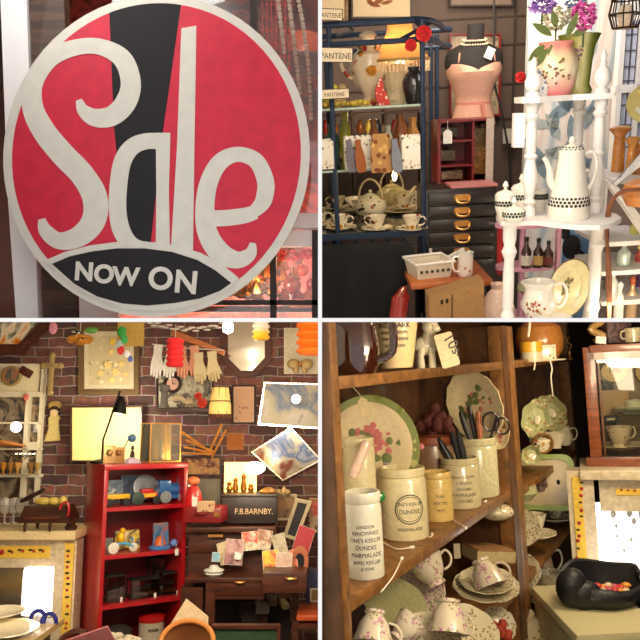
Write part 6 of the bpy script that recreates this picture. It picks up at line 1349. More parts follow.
solo(MB().prism([(p.x, p.z) for p in (at(305, 605, 3.95), at(309, 570, 3.95), at(330, 570, 3.95), at(330, 605, 3.95))], 3.95, 3.98), 'blue_folder', M('folder_blue', (66, 66, 100), .6), 'dull blue folder standing on the orange chair', 'folder', (0, 0, 0))
framed('gold_postcard', 'small gold picture stuck on the dull blue folder', 'picture', rc(310, 602, 326, 588), 3.94, .008, CREAMP, M('gold_print', (150, 120, 70), .6), depth=.008)
t = thing('green_board', 'green baize board in a brown frame at the bottom under the bureau', 'board', at(246, 640, 3.4)); kg = K*3.4
MB().box((0, 0, -.03), (58*kg, .02, 36*kg)).build('baize', M('green_baize', (38, 66, 44), .9), t); mb = MB(); mb.box((0, -.005, 19*kg-.03), (64*kg, .04, 3*kg)); mb.box((-31*kg, -.005, -.03), (3*kg, .04, 38*kg)); mb.box((31*kg, -.005, -.03), (3*kg, .04, 38*kg)); mb.build('frame', BUR, t)
for px, py, w_, c_, lb in ((262, 606, 14, (130, 120, 110), 'grey paper bundle under the bureau'), (250, 612, 20, (44, 30, 26), 'dark box stored under the bureau'), (270, 600, 10, (90, 70, 54), 'small brown parcel under the bureau'), (284, 604, 8, (140, 130, 84), 'olive parcel between the bureau legs')):
    mb = MB(); mb.box((0, 0, 0), (w_*kb, .16, w_*.7*kb), R('Z', px % 17), bev=.012); solo(mb, 'stored_parcel', M('parcel%d' % px, c_, .8, var=.25), lb, 'parcel', at(px, py, ybu+.25+.01*(px % 7)), group='parcels under the bureau')
t = thing('wicker_basket', 'round brown wicker basket rim at the bottom centre', 'basket', at(187, 643, 3.1), m=R('X', 62)); kw3 = K*3.1
mb = MB(); mb.tube([(25*kw3*math.cos(a), 20*kw3*math.sin(a), 0) for a in (2*PI*i/40 for i in range(40))], .011, 8, closed=True); mb.build('rim', M('wicker_rim', (190, 120, 50), .5, var=.25, scale=80, bump=.5), t)
MB().lathe([(24.5*kw3, 0), (22*kw3, -.08), (0, -.1), (0, -.09), (21*kw3, -.07), (24*kw3, 0)][:3]+[(.001, -.1)], 36, sy=.8).build('basket_body', M('wicker_body', (120, 70, 30), .6, var=.3, scale=80, bump=.5), t)
t = thing('paper_bag', 'cream cardboard piece with a point sticking up behind the basket', 'card', (0, 0, 0)); mb = MB(); P_ = [at(*q_, 3.35) for q_ in ((168, 628), (186, 599), (208, 617), (208, 650), (168, 650))]; mb.prism([(p.x, p.z) for p in P_], 3.35, 3.36); mb.build('sheet', M('cream_card', (216, 190, 150), .7), t)
p = at(112, 660, 3.4)
mb = MB()
for i in range(14): mb.sph((random.uniform(-.07, .07), random.uniform(-.03, .03), random.uniform(0, .03)), .02, (1.3, 1, .7), u=7, v=5)
solo(mb, 'white_lace_heap', M('lace_cream', (206, 196, 170), .9, var=.2, scale=90), 'cream lace lying in front of the bookcase at the bottom', 'lace', at(124, 642, 3.6))
# ================= lower right: wooden dresser of crocks and teacups =================
room('D')
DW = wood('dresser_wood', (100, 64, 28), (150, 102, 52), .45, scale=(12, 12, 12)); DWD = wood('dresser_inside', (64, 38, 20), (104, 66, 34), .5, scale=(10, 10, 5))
P0 = at(343, 603, 1.5); C0 = at(514, 490, 2.66); P0.z = 0; C0.z = 0
du = (C0-P0).normalized(); dn = Vector((-du.y, du.x, 0)); thd = math.degrees(math.atan2(du.y, du.x))
def dk(px, py, d=0): p = atp(px, py, P0+dn*d, dn); return (p-P0).dot(du), p.z
DM = Matrix.Translation(P0) @ R('Z', thd)
LB = (C0-P0).length; L2 = dk(576, 450)[0]
z1t = dk(430, 368)[1]; z2t = dk(512, 489)[1]; z3t = dk(514, 592)[1]; z4t = dk(566, 606)[1]
z1L = dk(345, 372)[1]
DD = .34
t = thing('wooden_dresser', 'brown wooden open dresser running back from the left with shelves of crocks and cups', 'dresser', (P0.x, P0.y, 0), thd)
def dbox(x0, x1, y0, y1, za, zb, nm, mat, bev=.002): return MB().box(((x0+x1)/2, (y0+y1)/2, (za+zb)/2), (x1-x0, y1-y0, zb-za), bev=bev).build(nm, mat, t)
PT = .034
dbox(0, PT, 0, .03, -1.6, .1, 'front_post', DW); dbox(LB-.04, LB+.04, 0, .05, -1.9, .1, 'front_post', DW); dbox(LB+.046, LB+.13, 0, .05, -1.9, .1, 'front_post', DW); dbox(L2-.03, L2+.03, 0, .05, -2, .2, 'front_post', DW)
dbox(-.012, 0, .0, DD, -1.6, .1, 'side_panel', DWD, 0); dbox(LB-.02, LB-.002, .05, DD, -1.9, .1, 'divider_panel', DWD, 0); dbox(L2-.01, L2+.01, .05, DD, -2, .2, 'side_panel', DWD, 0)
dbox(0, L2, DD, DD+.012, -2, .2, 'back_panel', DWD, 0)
for z, x0 in ((z1t, PT), (z2t, PT), (z3t, PT)):
    dbox(x0, LB-PT, .0, DD, z-.028, z, 'shelf_board', DW, .002)
for z in (z1t, z2t-.02, z3t, z4t): dbox(LB+.14, L2-.03, .0, DD, z-.03, z, 'shelf_board', DW, .002)
dbox(LB-.04, LB+.035, -.004, 0, -1.9, .1, 'post_edge', DWD, 0)
def dp(px, py, z):
    return atz(px, py, z)
# dark surroundings and wall at the right
struct(MB().box(*bx(560, 250, 720, 760, 4.3, .05)), 'wall_shop_dark', M('shop_dark', (48, 32, 24), .8))
def ybk(px, py, d=.28): return atp(px, py, P0+dn*d, dn).y
# --- glazed crocks ---
CR = M('crock_cream', (214, 200, 156), .2, var=.08, coat=.6, scale=12); CRW = M('crock_white', (212, 206, 184), .2, var=.06, coat=.6); CRY = M('crock_yellow', (218, 186, 112), .25, var=.1, coat=.5); INKG = M('crock_ink', (62, 58, 54), .5)
def crock(label, px, py, wpx, hpx, mat, lines, z=None, yaw=0, group='stoneware crocks on the middle shelf', straight=True, name='stoneware_crock', ring=None, y=None, neck=True):
    z = z2t if z is None else z
    p = dp(px, py, z) if y is None else at(px, py, y); kq = K*p.y; r = wpx/2*kq; h = hpx*kq
    # front of the crock stands at the picked spot
    t = thing(name, label, 'crock', (p.x, p.y+r*.75, p.z), 0, group)
    if neck: pr = [(0, 0), (r*.93, 0), (r*.99, r*.06), (r, r*.15), (r, h*.82), (r*.95, h*.855), (r*.93, h*.87), (r*.98, h*.89), (r*.99, h*.98), (r*.95, h), (r*.88, h), (r*.87, h*.9), (r*.87, h*.1), (0, h*.08)]
    else: pr = [(0, 0), (r*.6, 0), (r*.64, h*.02), (r*1.0, h*.9), (r, h), (r*.94, h), (r*.6, h*.05), (0, h*.04)]
    MB().lathe(pr, 40).build('body', mat, t)
    base = math.degrees(math.atan2(p.x, p.y))
    mb = MB()
    for txt, zf, sz, arc in lines:
        mb.text(txt, sz*h*.82, T(0, 0, zf*h) @ R('Z', -base+yaw), bend=r*1.002, bold=0, depth=.0003, sx=.95)
    if ring:
        zc, rw, rh = ring
        for q_ in (0, 1):
            pts = []
            for i in range(28):
                a = 2*PI*i/28; x = (rw-q_*.08)*r*math.cos(a); zz_ = zc*h+(rh-q_*.03)*h*math.sin(a); an = x/r; pts.append((r*1.003*math.sin(an), -r*1.003*math.cos(an), zz_))
            mb.tube([R('Z', -base+yaw) @ Vector(q2_) for q2_ in pts], .0009+.0006*(1-q_), 5, closed=True)
    if lines: mb.build('printed_lettering', INKG, t)
    else: mb.bm.free()
    return t
crock('white stoneware crock with printed marmalade lettering nearest the left post', 367, 580, 38, 84, CRW, [('LONDON', .60, .065, 0), ('RENOWNED', .525, .075, 0), ("ONE'S KEILLER", .44, .08, 0), ('DUNDEE', .355, .085, 0), ('MARMALADE', .27, .085, 0), ('JAMES KEILLER', .19, .07, 0), ('& SONS', .12, .06, 0)], yaw=6, ring=None)
crock('tall cream crock with an oval garland print second from the left post', 408, 541, 47, 70, CR, [("ONE'S KEILLER", .50, .08, 0), ('DUNDEE', .39, .1, 0), ('MARMALADE', .15, .08, 0)], yaw=14, ring=(.45, .62, .20))
crock('yellow cream crock with faint lettering between the tall crock and the one with black handles', 441, 522, 30, 48, CRY, [('PURE', .5, .1, 0), ('POTTED', .36, .1, 0), ('MEAT', .22, .1, 0)], yaw=10)
c4 = crock('cream lettered crock holding two black handled tools', 465, 509, 39, 49, CR, [('FRANK COOPER', .62, .085, 0), ("'S SEVILLE", .50, .1, 0), ('OXFORD', .38, .09, 0), ('MARMALADE', .26, .11, 0), ('OXFORD', .14, .1, 0)], yaw=10)
c5 = crock('largest cream crock holding kitchen tools by the centre post', 483, 498, 40, 58, M('crock_grey_cream', (206, 198, 158), .25, coat=.5), [], z=None)
MB().sph((-.012, -.062, .17), .008, (1, .3, 1), u=10, v=6).build('yellow_sticker', M('sticker_yellow', (226, 216, 60), .5), c5)
c6 = crock('cream crock with a rolling pin standing behind the left post', 362, 500, 32, 60, CR, [], y=1.95)
def tool(px0, py0, px1, py1, y, r, mat, label, name, group=None, cat='tool'):
    a, b = at(px0, py0, y), at(px1, py1, y+.02); d_ = (b-a); t = thing(name, label, cat, a, 0, group)
    MB().tube([(0, 0, 0), d_*.15, d_*.5, d_*.85, d_], [r*.7, r, r*1.15, r, r*.6], 10).build('handle', mat, t); return t
BH = M('black_handle', (26, 24, 26), .4, coat=.3)
yt4 = c4.location.y if False else (FI @ c4.matrix_world.translation).y
tool(457, 470, 438, 438, yt4, .0095, BH, 'black flat handle leaning left out of the lettered crock', 'black_knife', 'tools in the lettered crock')
tool(463, 468, 451, 432, yt4+.01, .0105, BH, 'black handle in the middle of the lettered crock', 'black_knife', 'tools in the lettered crock')
tool(467, 468, 457, 429, yt4-.015, .009, BH, 'black handle at the right of the lettered crock, topmost', 'black_knife', 'tools in the lettered crock')
yt5 = (FI @ c5.matrix_world.translation).y
tool(472, 445, 460, 412, yt5, .009, BH, 'dark handle leaning far left out of the largest crock', 'kitchen_tool', 'tools in the largest crock')
tool(477, 445, 469, 406, yt5+.02, .009, BH, 'second dark handle leaning left out of the largest crock', 'kitchen_tool', 'tools in the largest crock')
tool(480, 442, 478, 412, yt5, .010, WB, 'tan wooden handle standing in the largest crock', 'kitchen_tool', 'tools in the largest crock')
t = thing('scissors', 'black looped scissors handles above the largest crock', 'scissors', at(490, 440, yt5)); ks = K*yt5
MB().tube([(0, 0, 0), (5*ks, 0, 14*ks), (9*ks, 0, 26*ks)], .004, 6).build('blade', BH, t)
for cx_, cz_, rr in ((2, 18, 8), (13, 13, 7)): MB().tube([((cx_+rr*math.cos(a))*ks, 0, (cz_+1.15*rr*math.sin(a))*ks) for a in (2*PI*i/18 for i in range(18))], .0038, 6, closed=True).build('finger_loop', BH, t)
a, b = at(352, 478, 1.9), at(367, 441, 1.92); t = thing('rolling_pin', 'pale pink china rolling pin standing in the rear left crock', 'rolling pin', a); d_ = b-a
MB().tube([(0, 0, 0), d_*.1, d_*.5, d_*.93, d_], [.012, .014, .014, .013, .007], 14).build('pin_body', M('pin_pink', (222, 190, 168), .25, coat=.4), t)
# strings with tags
for i, (p_, lb) in enumerate(((((381, 592), (386, 586), (394, 575), (402, 558), 1.62), 'frayed white string by the first crock'), (((380, 540), (388, 545), (398, 549), (414, 547), 1.75), 'frayed white string by the second crock'), (((452, 518), (456, 522), (462, 525), (466, 528), 1.95), 'frayed white string by the yellow crock'), (((428, 536), (430, 537), (432, 536), (432, 534), 1.9), 'short white string end right of the second crock'), (((480, 500), (482, 501), (484, 502), (486, 501), 2.2), 'short white string end right of the lettered crock'), (((483, 470), (487, 476), (491, 480), (496, 485), 2.25), 'white string hanging from the largest crock'))):
    pts = [atz(x, y, z2t+.003) for x, y in p_[:4]] if i < 5 else [at(x, y, p_[4]) for x, y in p_[:4]]
    t = thing('tag_string', lb, 'string', pts[0], 0, 'white tag strings'); pts = [q_-pts[0] for q_ in pts]
    MB().tube(pts, .0016, 6).build('thread', M('cotton_white', (236, 228, 206), .8), t); dr = (pts[-1]-pts[-2]).normalized()
    MB().tube([pts[-1]-dr*.012, pts[-1]-dr*.004, pts[-1]], [.003, .004, .0045], 8).build('frayed_end', M('cotton_white'), t)
# big plates behind
yP = 2.0; 
def face_plate(name, label, cx_, cy_, rpx, y, rimmat, mat, yaw=-20, tilt=78, sy=1.0, decoc=None, decol=None, dr=(.35, .3), wav=None, grp=None, rimw=.80, roll=0):
    r = rpx*K*y; t = thing(name, label, 'plate', at(cx_, cy_, y), yaw, grp, m=R('Y', roll) @ R('X', tilt))
    MB().lathe([(0, .004), (r*.6, .004), (r*.68, .010), (r*rimw, .013), (r*rimw, .008), (r*.6, 0), (0, 0)], 48, wav=wav, sy=sy).build('well', mat, t)
    MB().lathe([(r*rimw, .008), (r*rimw, .0132), (r*.985, .019), (r, .016), (r*.9, .009)], 48, wav=wav, sy=sy).build('rim', rimmat, t)
    if decoc:
        for nm, mt, n, sz, off in decoc:
            mb = MB()
            for i in range(n):
                a = random.uniform(0, 2*PI); q_ = abs(random.gauss(0, .5)); mb.sph(((dr[0]*q_*math.cos(a)+off[0])*r, (dr[1]*q_*math.sin(a)+off[1])*r*sy, .0050), sz*random.uniform(.6, 1.2), (1, random.uniform(.6, 1.3), .12), m=None, u=8, v=4)
            mb.build(nm, mt, t)
    return t
GRIM = spots('green_rim', (132, 142, 80), [(190, 190, 120), (120, 130, 60)], 30, .5, .4, rough=.2); CWELL = M('plate_cream_well', (222, 202, 160), .2, var=.06, coat=.6)
PK = M('bloom_pink', (196, 110, 110), .4, var=.3, scale=90); LFB = M('leaf_painted', (110, 120, 70), .4, var=.3, scale=90); VIO = M('bloom_grey', (150, 140, 136), .4, var=.3)
face_plate('green_rimmed_plate', 'large cream plate with a green rim and pink flowers standing behind the crocks', 369, 449, 51, 2.12, GRIM, CWELL, yaw=-14, decoc=(('painted_leaves', LFB, 26, .014, (-.05, 0)), ('painted_blooms', PK, 50, .009, (0, .1)), ('grey_blooms', VIO, 12, .011, (0, -.3))), dr=(.75, .5), sy=1.05, rimw=.86)
t = thing('price_tag', 'cream paper price tag on a string at the top of the green rimmed plate', 'tag', at(364, 407, 2.04), m=R('Y', -12)); MB().prism([(-.014, -.026), (.014, -.026), (.014, .018), (0, .03), (-.014, .018)], 0, .0012).build('paper', M('tag_tan', (206, 184, 140), .8), t); MB().tube([(0, 0, .03), (-.006, 0, .045), (-.02, 0, .07)], .0008, 4).build('string', M('cotton_white'), t)
face_plate('floral_plate', 'cream oval plate with scalloped edge behind the tools and scissors', 476, 406, 28, 2.665, M('rim_pale', (216, 200, 156), .2, coat=.5), CWELL, yaw=-30, sy=1.35, decoc=(('painted_leaves', LFB, 22, .012, (-.1, .2)), ('painted_blooms', PK, 12, .008, (.1, -.1))), dr=(.9, .6), roll=-28, wav=lambda a, z: .02*math.cos(14*a))
face_plate('floral_plate', 'second pale plate standing upright by the centre post', 500, 432, 11, 2.64, M('rim_pale'), CWELL, yaw=-30, sy=1.6, decoc=(('painted_blooms', PK, 10, .008, (.0, .0)),), dr=(.7, .5))
# brown glazed pot and wooden lid behind
t = thing('brown_lidded_crock', 'tall brown crock with a reddish wooden lid behind the yellow crock', 'crock', Vector((at(434, 500, 2.5).x, 2.5, z2t))); r = 25*K*2.5; MB().lathe([(0, 0), (r*.9, 0), (r, .02), (r, .16), (r*.9, .2), (0, .2)], 32).build('body', M('crock_tan', (140, 106, 76), .35, coat=.3), t); MB().lathe([(0, .2), (r*1.08, .2), (r*1.08, .226), (0, .23)], 32).build('wooden_lid', wood('red_lid', (120, 56, 28), (160, 84, 44), .4), t)
mb = MB()
for i in range(40): a = random.uniform(0, 2*PI); q_ = random.uniform(0, 1); mb.sph((.065*q_*math.cos(a), .04*q_*math.sin(a), random.uniform(0, .09)*(1-q_*.5)), random.uniform(.014, .022), u=8, v=6)
solo(mb, 'dried_flowers', M('dried_red', (90, 40, 34), .8, var=.4, scale=60, bump=.6), 'dark red dried flower heads on the wooden lidded crock', 'dried flowers', Vector((at(434, 418, 2.5).x, 2.5, z2t+.232)))
solo(MB().sph((0, 0, 0), .02, (1, .6, .8)), 'green_marble', M('green_glass', (40, 130, 60), .1, coat=1), 'shining green glass knob beside the tall cream crock', 'knob', at(378, 497, 1.9))
# --- top shelf ---
t = thing('brown_jug', 'dark brown glazed jug at the left end of the top shelf', 'jug', Vector((at(354, 371, 1.68).x, 1.68, z1t))); MB().lathe([(0, 0), (.05, 0), (.06, .02), (.064, .06), (.055, .14), (.05, .2), (0, .2)], 30).build('body', M('treacle_glaze', (56, 22, 12), .08, coat=1, var=.3), t)
MB().tube([(.05, -.02, .12), (.09, -.03, .12), (.09, -.03, .05), (.055, -.02, .03)], .01, 8).build('handle', M('treacle_glaze'), t)
a_ = at(404, 368, 1.68); 
t = crock('tall cream tapering crock with printed brown lettering on the top shelf', 399, 368, 52, 66, M('crock_ivory', (216, 190, 138), .25, coat=.5, var=.05), [], z=None, y=1.72, group='stoneware crocks on the top shelf', neck=False)
ri = 27*K*1.72; mb = MB(); base = math.degrees(math.atan2(a_.x, a_.y))
for txt, zf, sz, rr in (('INE-MARK', 40*K*1.72, .016, .83), ('A IDEAL RECIPE', 34*K*1.72, .0085, .80), ('FOR CHILDREN', 27.5*K*1.72, .0085, .76), ('& INVALIDS', 21*K*1.72, .0085, .73)):
    mb.text(txt, sz*1.15, T(0, 0, zf) @ R('Z', -base), bend=ri*(.64+.36*(zf/(66*K*1.72)/.9))*1.01+.0005, bold=0, depth=.0005)
mb.build('printed_lettering', M('brown_ink', (60, 44, 36), .5), t)
FUR = M('china_white', (220, 208, 178), .3, var=.06, coat=.3)
pc = at(431, 368, 2.0); pc.z = z1t; t = thing('china_dog', 'white china dog figure standing beside the price card on the top shelf', 'figurine', (pc.x, pc.y+.03, pc.z), m=Matrix.Scale(1.1, 4)); kd = K*pc.y
mb = MB()
for x, y in ((-.022, -.012), (.006, -.018), (-.02, .02), (.012, .02)): mb.tube([(x, y, 0), (x, y, .03), (x*.8, y*.8, .05)], [.010, .0085, .011], 10)
mb.sph((-.006, 0, .058), .027, (1.2, .8, .95)); mb.tube([(-.0, -.005, .065), (.004, -.012, .085), (.006, -.016, .1)], [.02, .017, .015], 10); mb.sph((.006, -.02, .104), .02, (1.1, 1, .9)); mb.sph((.018, -.034, .099), .011, (1.2, 1, .8))
mb.build('body', FUR, t)
for x in (-.010, .022): MB().sph((x, -.014, .118), .008, (.6, .6, 1.3), u=10, v=6).build('ear', FUR, t)
mb = MB(); mb.sph((.028, -.04, .1), .003); mb.sph((.008, -.038, .107), .0022); mb.build('nose_and_eye', BLK, t)
t = thing('price_card', 'rounded cream price card with large handwritten figures leaning on the china dog', 'card', at(447, 350, pc.y-.03), m=R('Y', -12)); w_, h_ = 18*kd, 34*kd
pp = []
for cx_, cz_, a0 in ((w_/2-.006, h_/2-.006, 0), (-w_/2+.006, h_/2-.006, 90), (-w_/2+.006, -h_/2+.006, 180), (w_/2-.006, -h_/2+.006, 270)):
    for i in range(5): a = math.radians(a0+i*22.5); pp.append((cx_+.006*math.cos(a), cz_+.006*math.sin(a)))
MB().prism(pp, 0, .0015).build('card', M('card_cream2', (226, 206, 164), .7), t); glyph(t, T(.008, -.001, .002) @ R('Y', 72), '10s-', .042, INKG, bold=.0002)
# right bay, top shelf
def rb(px, py, z): return dp(px, py, z)
t = thing('orange_teapot', 'round orange brown pumpkin shaped jar on the right top shelf', 'jar', at(541, 362, 3.25)); r = 23*K*3.25
MB().lathe([(0, 0), (r*.6, 0), (r*.95, r*.5), (r, r), (r*.9, r*1.5), (r*.4, r*1.9), (0, r*1.95)], 36, wav=lambda a, z: .03*abs(math.cos(6*a))).build('body', M('orange_glaze2', (206, 136, 66), .25, coat=.5, var=.12), t)
t = thing('mustard_pot', 'white pot with a yellow orange lid in front of the pumpkin jar', 'pot', at(532, 362, 3.0)); kr = K*3.0
MB().lathe([(0, 0), (10*kr, 0), (11*kr, 4*kr), (10*kr, 10*kr), (0, 10*kr)], 26).build('body', FUR, t); MB().lathe([(0, 10*kr), (11*kr, 10*kr), (11*kr, 20*kr), (0, 21*kr)], 26).build('lid', M('lid_mustard', (236, 176, 50), .3, coat=.3), t)
t = thing('china_cheese_dish', 'white spotted wedge shaped dish right of the mustard lidded pot', 'dish', at(549, 360, 3.0)); MB().box((0, .02, 8*kr), (15*kr, .05, 15*kr), bev=.004).build('cover', spots('sprig_spots', (226, 214, 186), [(60, 50, 44), (110, 90, 60)], 60, .7, .22), t); MB().lathe([(0, 0), (18*kr, .0), (19*kr, .006), (0, .006)], 26, (0, .02, -.003), sy=.6).build('dish', FUR, t)
t = thing('small_hook', 'small gold ornament at the end of the right top shelf', 'ornament', at(570, 360, 3.4)); MB().lathe([(0, 0), (.014, 0), (.005, .02), (.009, .04), (0, .05)], 12).build('base', BRASS, t); MB().tube([(0, 0, .05), (.012, 0, .07), (-.008, 0, .09), (.006, 0, .11)], .003, 6).build('curl', BRASS, t)
mb = MB(); mb.tube([at(549, 358, 2.9), at(552, 368, 2.9), at(551, 378, 2.9), at(553, 396, 2.95)], .003, 6); mb.tube([at(533, 356, 2.85), at(535, 364, 2.85), at(534, 370, 2.85)], .003, 6)
solo(mb, 'hanging_thread', M('cotton_white'), 'white cord hanging over the front of the right top shelf', 'string', (0, 0, 0))
solo(MB().tube([at(530, 322, 2.9), at(529, 330, 2.9), at(528, 337, 2.9)], .006, 7), 'white_tassel', M('cotton_white'), 'white frayed cord hanging at the top beside the centre post', 'string', (0, 0, 0))
# right bay, second shelf: leaf dishes, gilt cup, jug and bowl
LEAFG = spots('majolica_leaf', (176, 178, 130), [(176, 134, 90), (140, 140, 76), (216, 206, 160)], 60, .55, .45, rough=.2)
def leafdish(label, cx_, cy_, rpx, y, yaw, roll, sy=1.2):
    r = rpx*K*y; t = thing('leaf_dish', label, 'dish', at(cx_, cy_, y), yaw, 'green leaf dishes in the right bay', m=R('Y', roll) @ R('X', 75))
    MB().lathe([(0, 0), (r*.5, .002), (r*.85, .012), (r, .03), (r*.97, .032), (r*.6, .008), (0, .006)], 44, sy=sy, wav=lambda a, z: .05*math.cos(7*a)).build('dish', LEAFG, t)
    MB().sph((r*.1, 0, .012), r*.2, (1, 1.6, .12), u=14, v=6).build('white_centre', FUR, t)
leafdish('pale green leaf shaped dish standing at the left of the right bay', 536, 420, 14, 3.05, -20, 10, 1.4)
leafdish('green leaf shaped dish standing upright at the back of the right bay', 551, 414, 15, 3.35, -14, -20, 1.25)
leafdish('cream and pink leaf dish lying low at the left of the right bay', 530, 455, 9, 2.95, -20, 60, 1.1)
t = thing('gilt_cup', 'ornate cup with a gilt ring handle in the middle of the right bay', 'cup', at(541, 452, 3.0)); kg2 = K*3.0
MB().lathe([(0, 0), (7*kg2, 0), (8*kg2, 2*kg2), (11*kg2, 12*kg2), (10*kg2, 13*kg2), (6*kg2, 4*kg2), (0, 3*kg2)], 26).build('bowl', spots('imari', (216, 206, 176), [(40, 80, 70), (170, 80, 60), (180, 140, 60)], 60, .6, .4), t)
MB().tube([(9.5*kg2*math.cos(a), -.03, (9+9*math.sin(a))*kg2) for a in (2*PI*i/24 for i in range(24))], .006, 7, closed=True).build('gilt_ring', M('gilt_dark', (150, 106, 50), .3, metal=.6), t)
t = thing('footed_bowl', 'white footed china bowl in front of the cream jug in the right bay', 'bowl', at(556, 448, 3.2)); MB().lathe([(0, 0), (5*K*3.2, 0), (5*K*3.2, 2*K*3.2), (11*K*3.2, 13*K*3.2), (12*K*3.2, 15*K*3.2), (10*K*3.2, 14*K*3.2), (0, 4*K*3.2)], 28).build('bowl', FUR, t)
jug('white gilt edged cream jug at the right end of the right bay', 565, 445, 3.35, 18*K*3.35, 8*K*3.35, FUR, 0)
# tray
t = thing('green_edged_tray', 'rounded square cream tray with a light green edge standing in the right bay', 'tray', at(542, 482, 3.25), -22, m=R('X', -8)); kt5 = K*3.25
def rrect(w_, h, r, n=5):
    pp = []
    for cx_, cz_, a0 in ((w_/2-r, h/2-r, 0), (-w_/2+r, h/2-r, 90), (-w_/2+r, -h/2+r, 180), (w_/2-r, -h/2+r, 270)):
        for i in range(n): a = math.radians(a0+i*90/(n-1)); pp.append((cx_+r*math.cos(a), cz_+r*math.sin(a)))
    return pp
MB().prism(rrect(58*kt5, 50*kt5, .04), .004, .012).build('tray_base', CWELL, t); MB().ring(rrect(62*kt5, 54*kt5, .045), rrect(52*kt5, 44*kt5, .035), -.006, .014).build('green_edge', M('edge_green', (170, 190, 110), .25, coat=.4), t)
mb = MB()
for i in range(24): a = random.uniform(0, 2*PI); q_ = random.uniform(0, 1)**.5; mb.sph((-.03+.045*q_*math.cos(a), .003, .045*q_*math.sin(a)), .013, (1, .12, 1), u=8, v=4)
mb.build('painted_figures', pict('painted_fig', [(90, 60, 56), (150, 100, 90), (70, 50, 50), (170, 130, 110)], 30), t)
mb = MB(); mb.sph((.07, .003, .0), .008, (1, .15, 1.4)); mb.build('black_mark', BLK, t)
# --- teacups ---
ROSEB = spots('rosebud_china', (220, 206, 180), [(196, 130, 160), (150, 140, 90), (200, 150, 170), (170, 150, 120)], 110, .5, .42, patch=28)
GRB = spots('sprig_china', (218, 206, 172), [(150, 130, 90), (140, 140, 90), (180, 140, 110)], 120, .48, .42, patch=30)
def cupset(label, px, py, y, s, mat, m=None, z=None, rz=0, group='teacups in the dresser'):
    loc = at(px, py, y) if z is None else atz(px, py, z)
    t = thing('china_teacup', label, 'cup', loc, rz, group, m=(m if m is not None else Matrix()) @ Matrix.Scale(s, 4))
    pr = [(0, .006), (.018, .003), (.024, 0), (.024, .006), (.02, .010), (.034, .028), (.040, .05), (.046, .07), (.043, .07), (.036, .045), (.024, .014), (0, .01)]
    MB().lathe(pr, 30, wav=lambda a, z_: .03*math.cos(8*a)*max(0, z_-.03)/.04).build('body', mat, t)
    MB().tube([(.038, 0, .058), (.058, 0, .064), (.064, 0, .045), (.052, 0, .028), (.034, 0, .024)], .0032, 7).build('handle', mat, t); return t
def sauc(label, px, py, y, s, mat, m=None, z=None, dz=0, nm='china_saucer', group='saucers in the dresser'):
    loc = (at(px, py, y) if z is None else atz(px, py, z))+Vector((0, 0, dz))
    return solo(MB().lathe([(0, 0), (.03*s, 0), (.034*s, .003), (.058*s, .009*s), (.072*s, .016*s), (.071*s, .018*s), (.055*s, .012*s), (.032*s, .005), (0, .005)], 36, wav=lambda a, z_: .02*math.cos(10*a)), nm, mat, label, 'saucer', loc, 0, group, m=m)
# lower shelf of the left bay
def onz(px, py, z): return dp(px, py, z)
yl2 = 2.25
lay = R('Y', 115); 
sauc('larger plate under the upturned rosebud cup by the centre post', 486, 592, 2.3, 1.45, GRB, m=R('X', 12), nm='china_plate')
sauc('saucer under the upturned rosebud cup by the centre post', 487, 590, 2.3, 1.22, GRB, m=R('X', 12), dz=.014)
cupset('rosebud teacup lying upside down on saucers by the centre post', 484, 569, 2.28, 1.22, ROSEB, m=R('Y', -28) @ R('X', 165) @ T(0, 0, -.03), rz=-30)
sauc('saucer under the lowest upturned cup at the bottom', 464, 636, 2.06, 1.35, GRB, m=R('X', 30) @ R('Y', 8))
cupset('rosebud teacup tipped forward at the bottom nearest the viewer', 449, 612, 1.84, 1.15, ROSEB, m=R('Y', 18) @ R('X', 160) @ T(0, 0, -.03), rz=20)
cupset('pink cup lying on its side above the lowest saucer', 437, 585, 2.05, 1.15, ROSEB, m=R('Y', -20) @ R('X', -20), rz=10)
cupset('rosebud teacup tipped on its rim at the lower left behind the post', 374, 625, 1.6, .95, ROSEB, m=R('Y', 10) @ R('X', 150) @ T(0, 0, -.03))
cupset('pink rosebud cup lying beside the lower left cup', 396, 640, 1.65, .85, ROSEB, m=R('Y', 60), rz=30)
sauc('saucer standing on edge between the two groups of cups', 418, 590, 2.1, 1.25, ROSEB, m=R('Z', -30) @ R('X', 70) @ R('Y', 0))
sauc('small saucer standing on edge left of the other upright one', 404, 585, 2.15, .9, ROSEB, m=R('Z', -30) @ R('X', 70))
sauc('greenish plate lying tilted at the bottom behind the lower left cups', 392, 606, 2.0, 1.3, M('sage_china', (170, 166, 120), .25, coat=.4, var=.2, scale=40), m=R('X', 25) @ R('Y', 14))
sauc('pale green plate at the bottom edge under the tipped rosebud cup', 430, 640, 1.85, 1.1, GRB, m=R('X', 24))
t = thing('brown_book', 'tan worn book lying on the lower shelf behind the upturned cup', 'book', at(488, 553, 2.62), 16, m=R('Y', 8)); MB().box((0, 0, 0), (.15, .12, .05), bev=.004).build('cover', M('book_tan', (150, 108, 66), .6, var=.25), t); MB().box((.0, -.003, .0), (.152, .116, .036)).build('page_block', M('page_aged', (196, 176, 130), .8), t)
t = thing('white_label', 'small white label card standing left of the tan book', 'card', at(457, 551, 2.5)); MB().box((0, 0, 0), (.022, .004, .05)).build('card', FUR, t)
solo(MB().sph((0, 0, 0), .05, (1.2, 1, .6)), 'small_bowl', GRB, 'small cream bowl at the shelf end above the tan book', 'bowl', at(497, 512, 2.6))
mb = MB()
for i in range(16): mb.sph((random.uniform(-.05, .05), random.uniform(-.02, .02), random.uniform(-.01, .03)), .014, u=7, v=5)
solo(mb, 'red_berry_bowl', M('berry_red', (170, 60, 40), .5, var=.3), 'red berries at the bottom below the lower shelf', 'berries', at(500, 636, 2.2))
sauc('white and gilt saucer below the end of the lower shelf', 497, 626, 2.3, .8, GRB, m=R('X', 60))
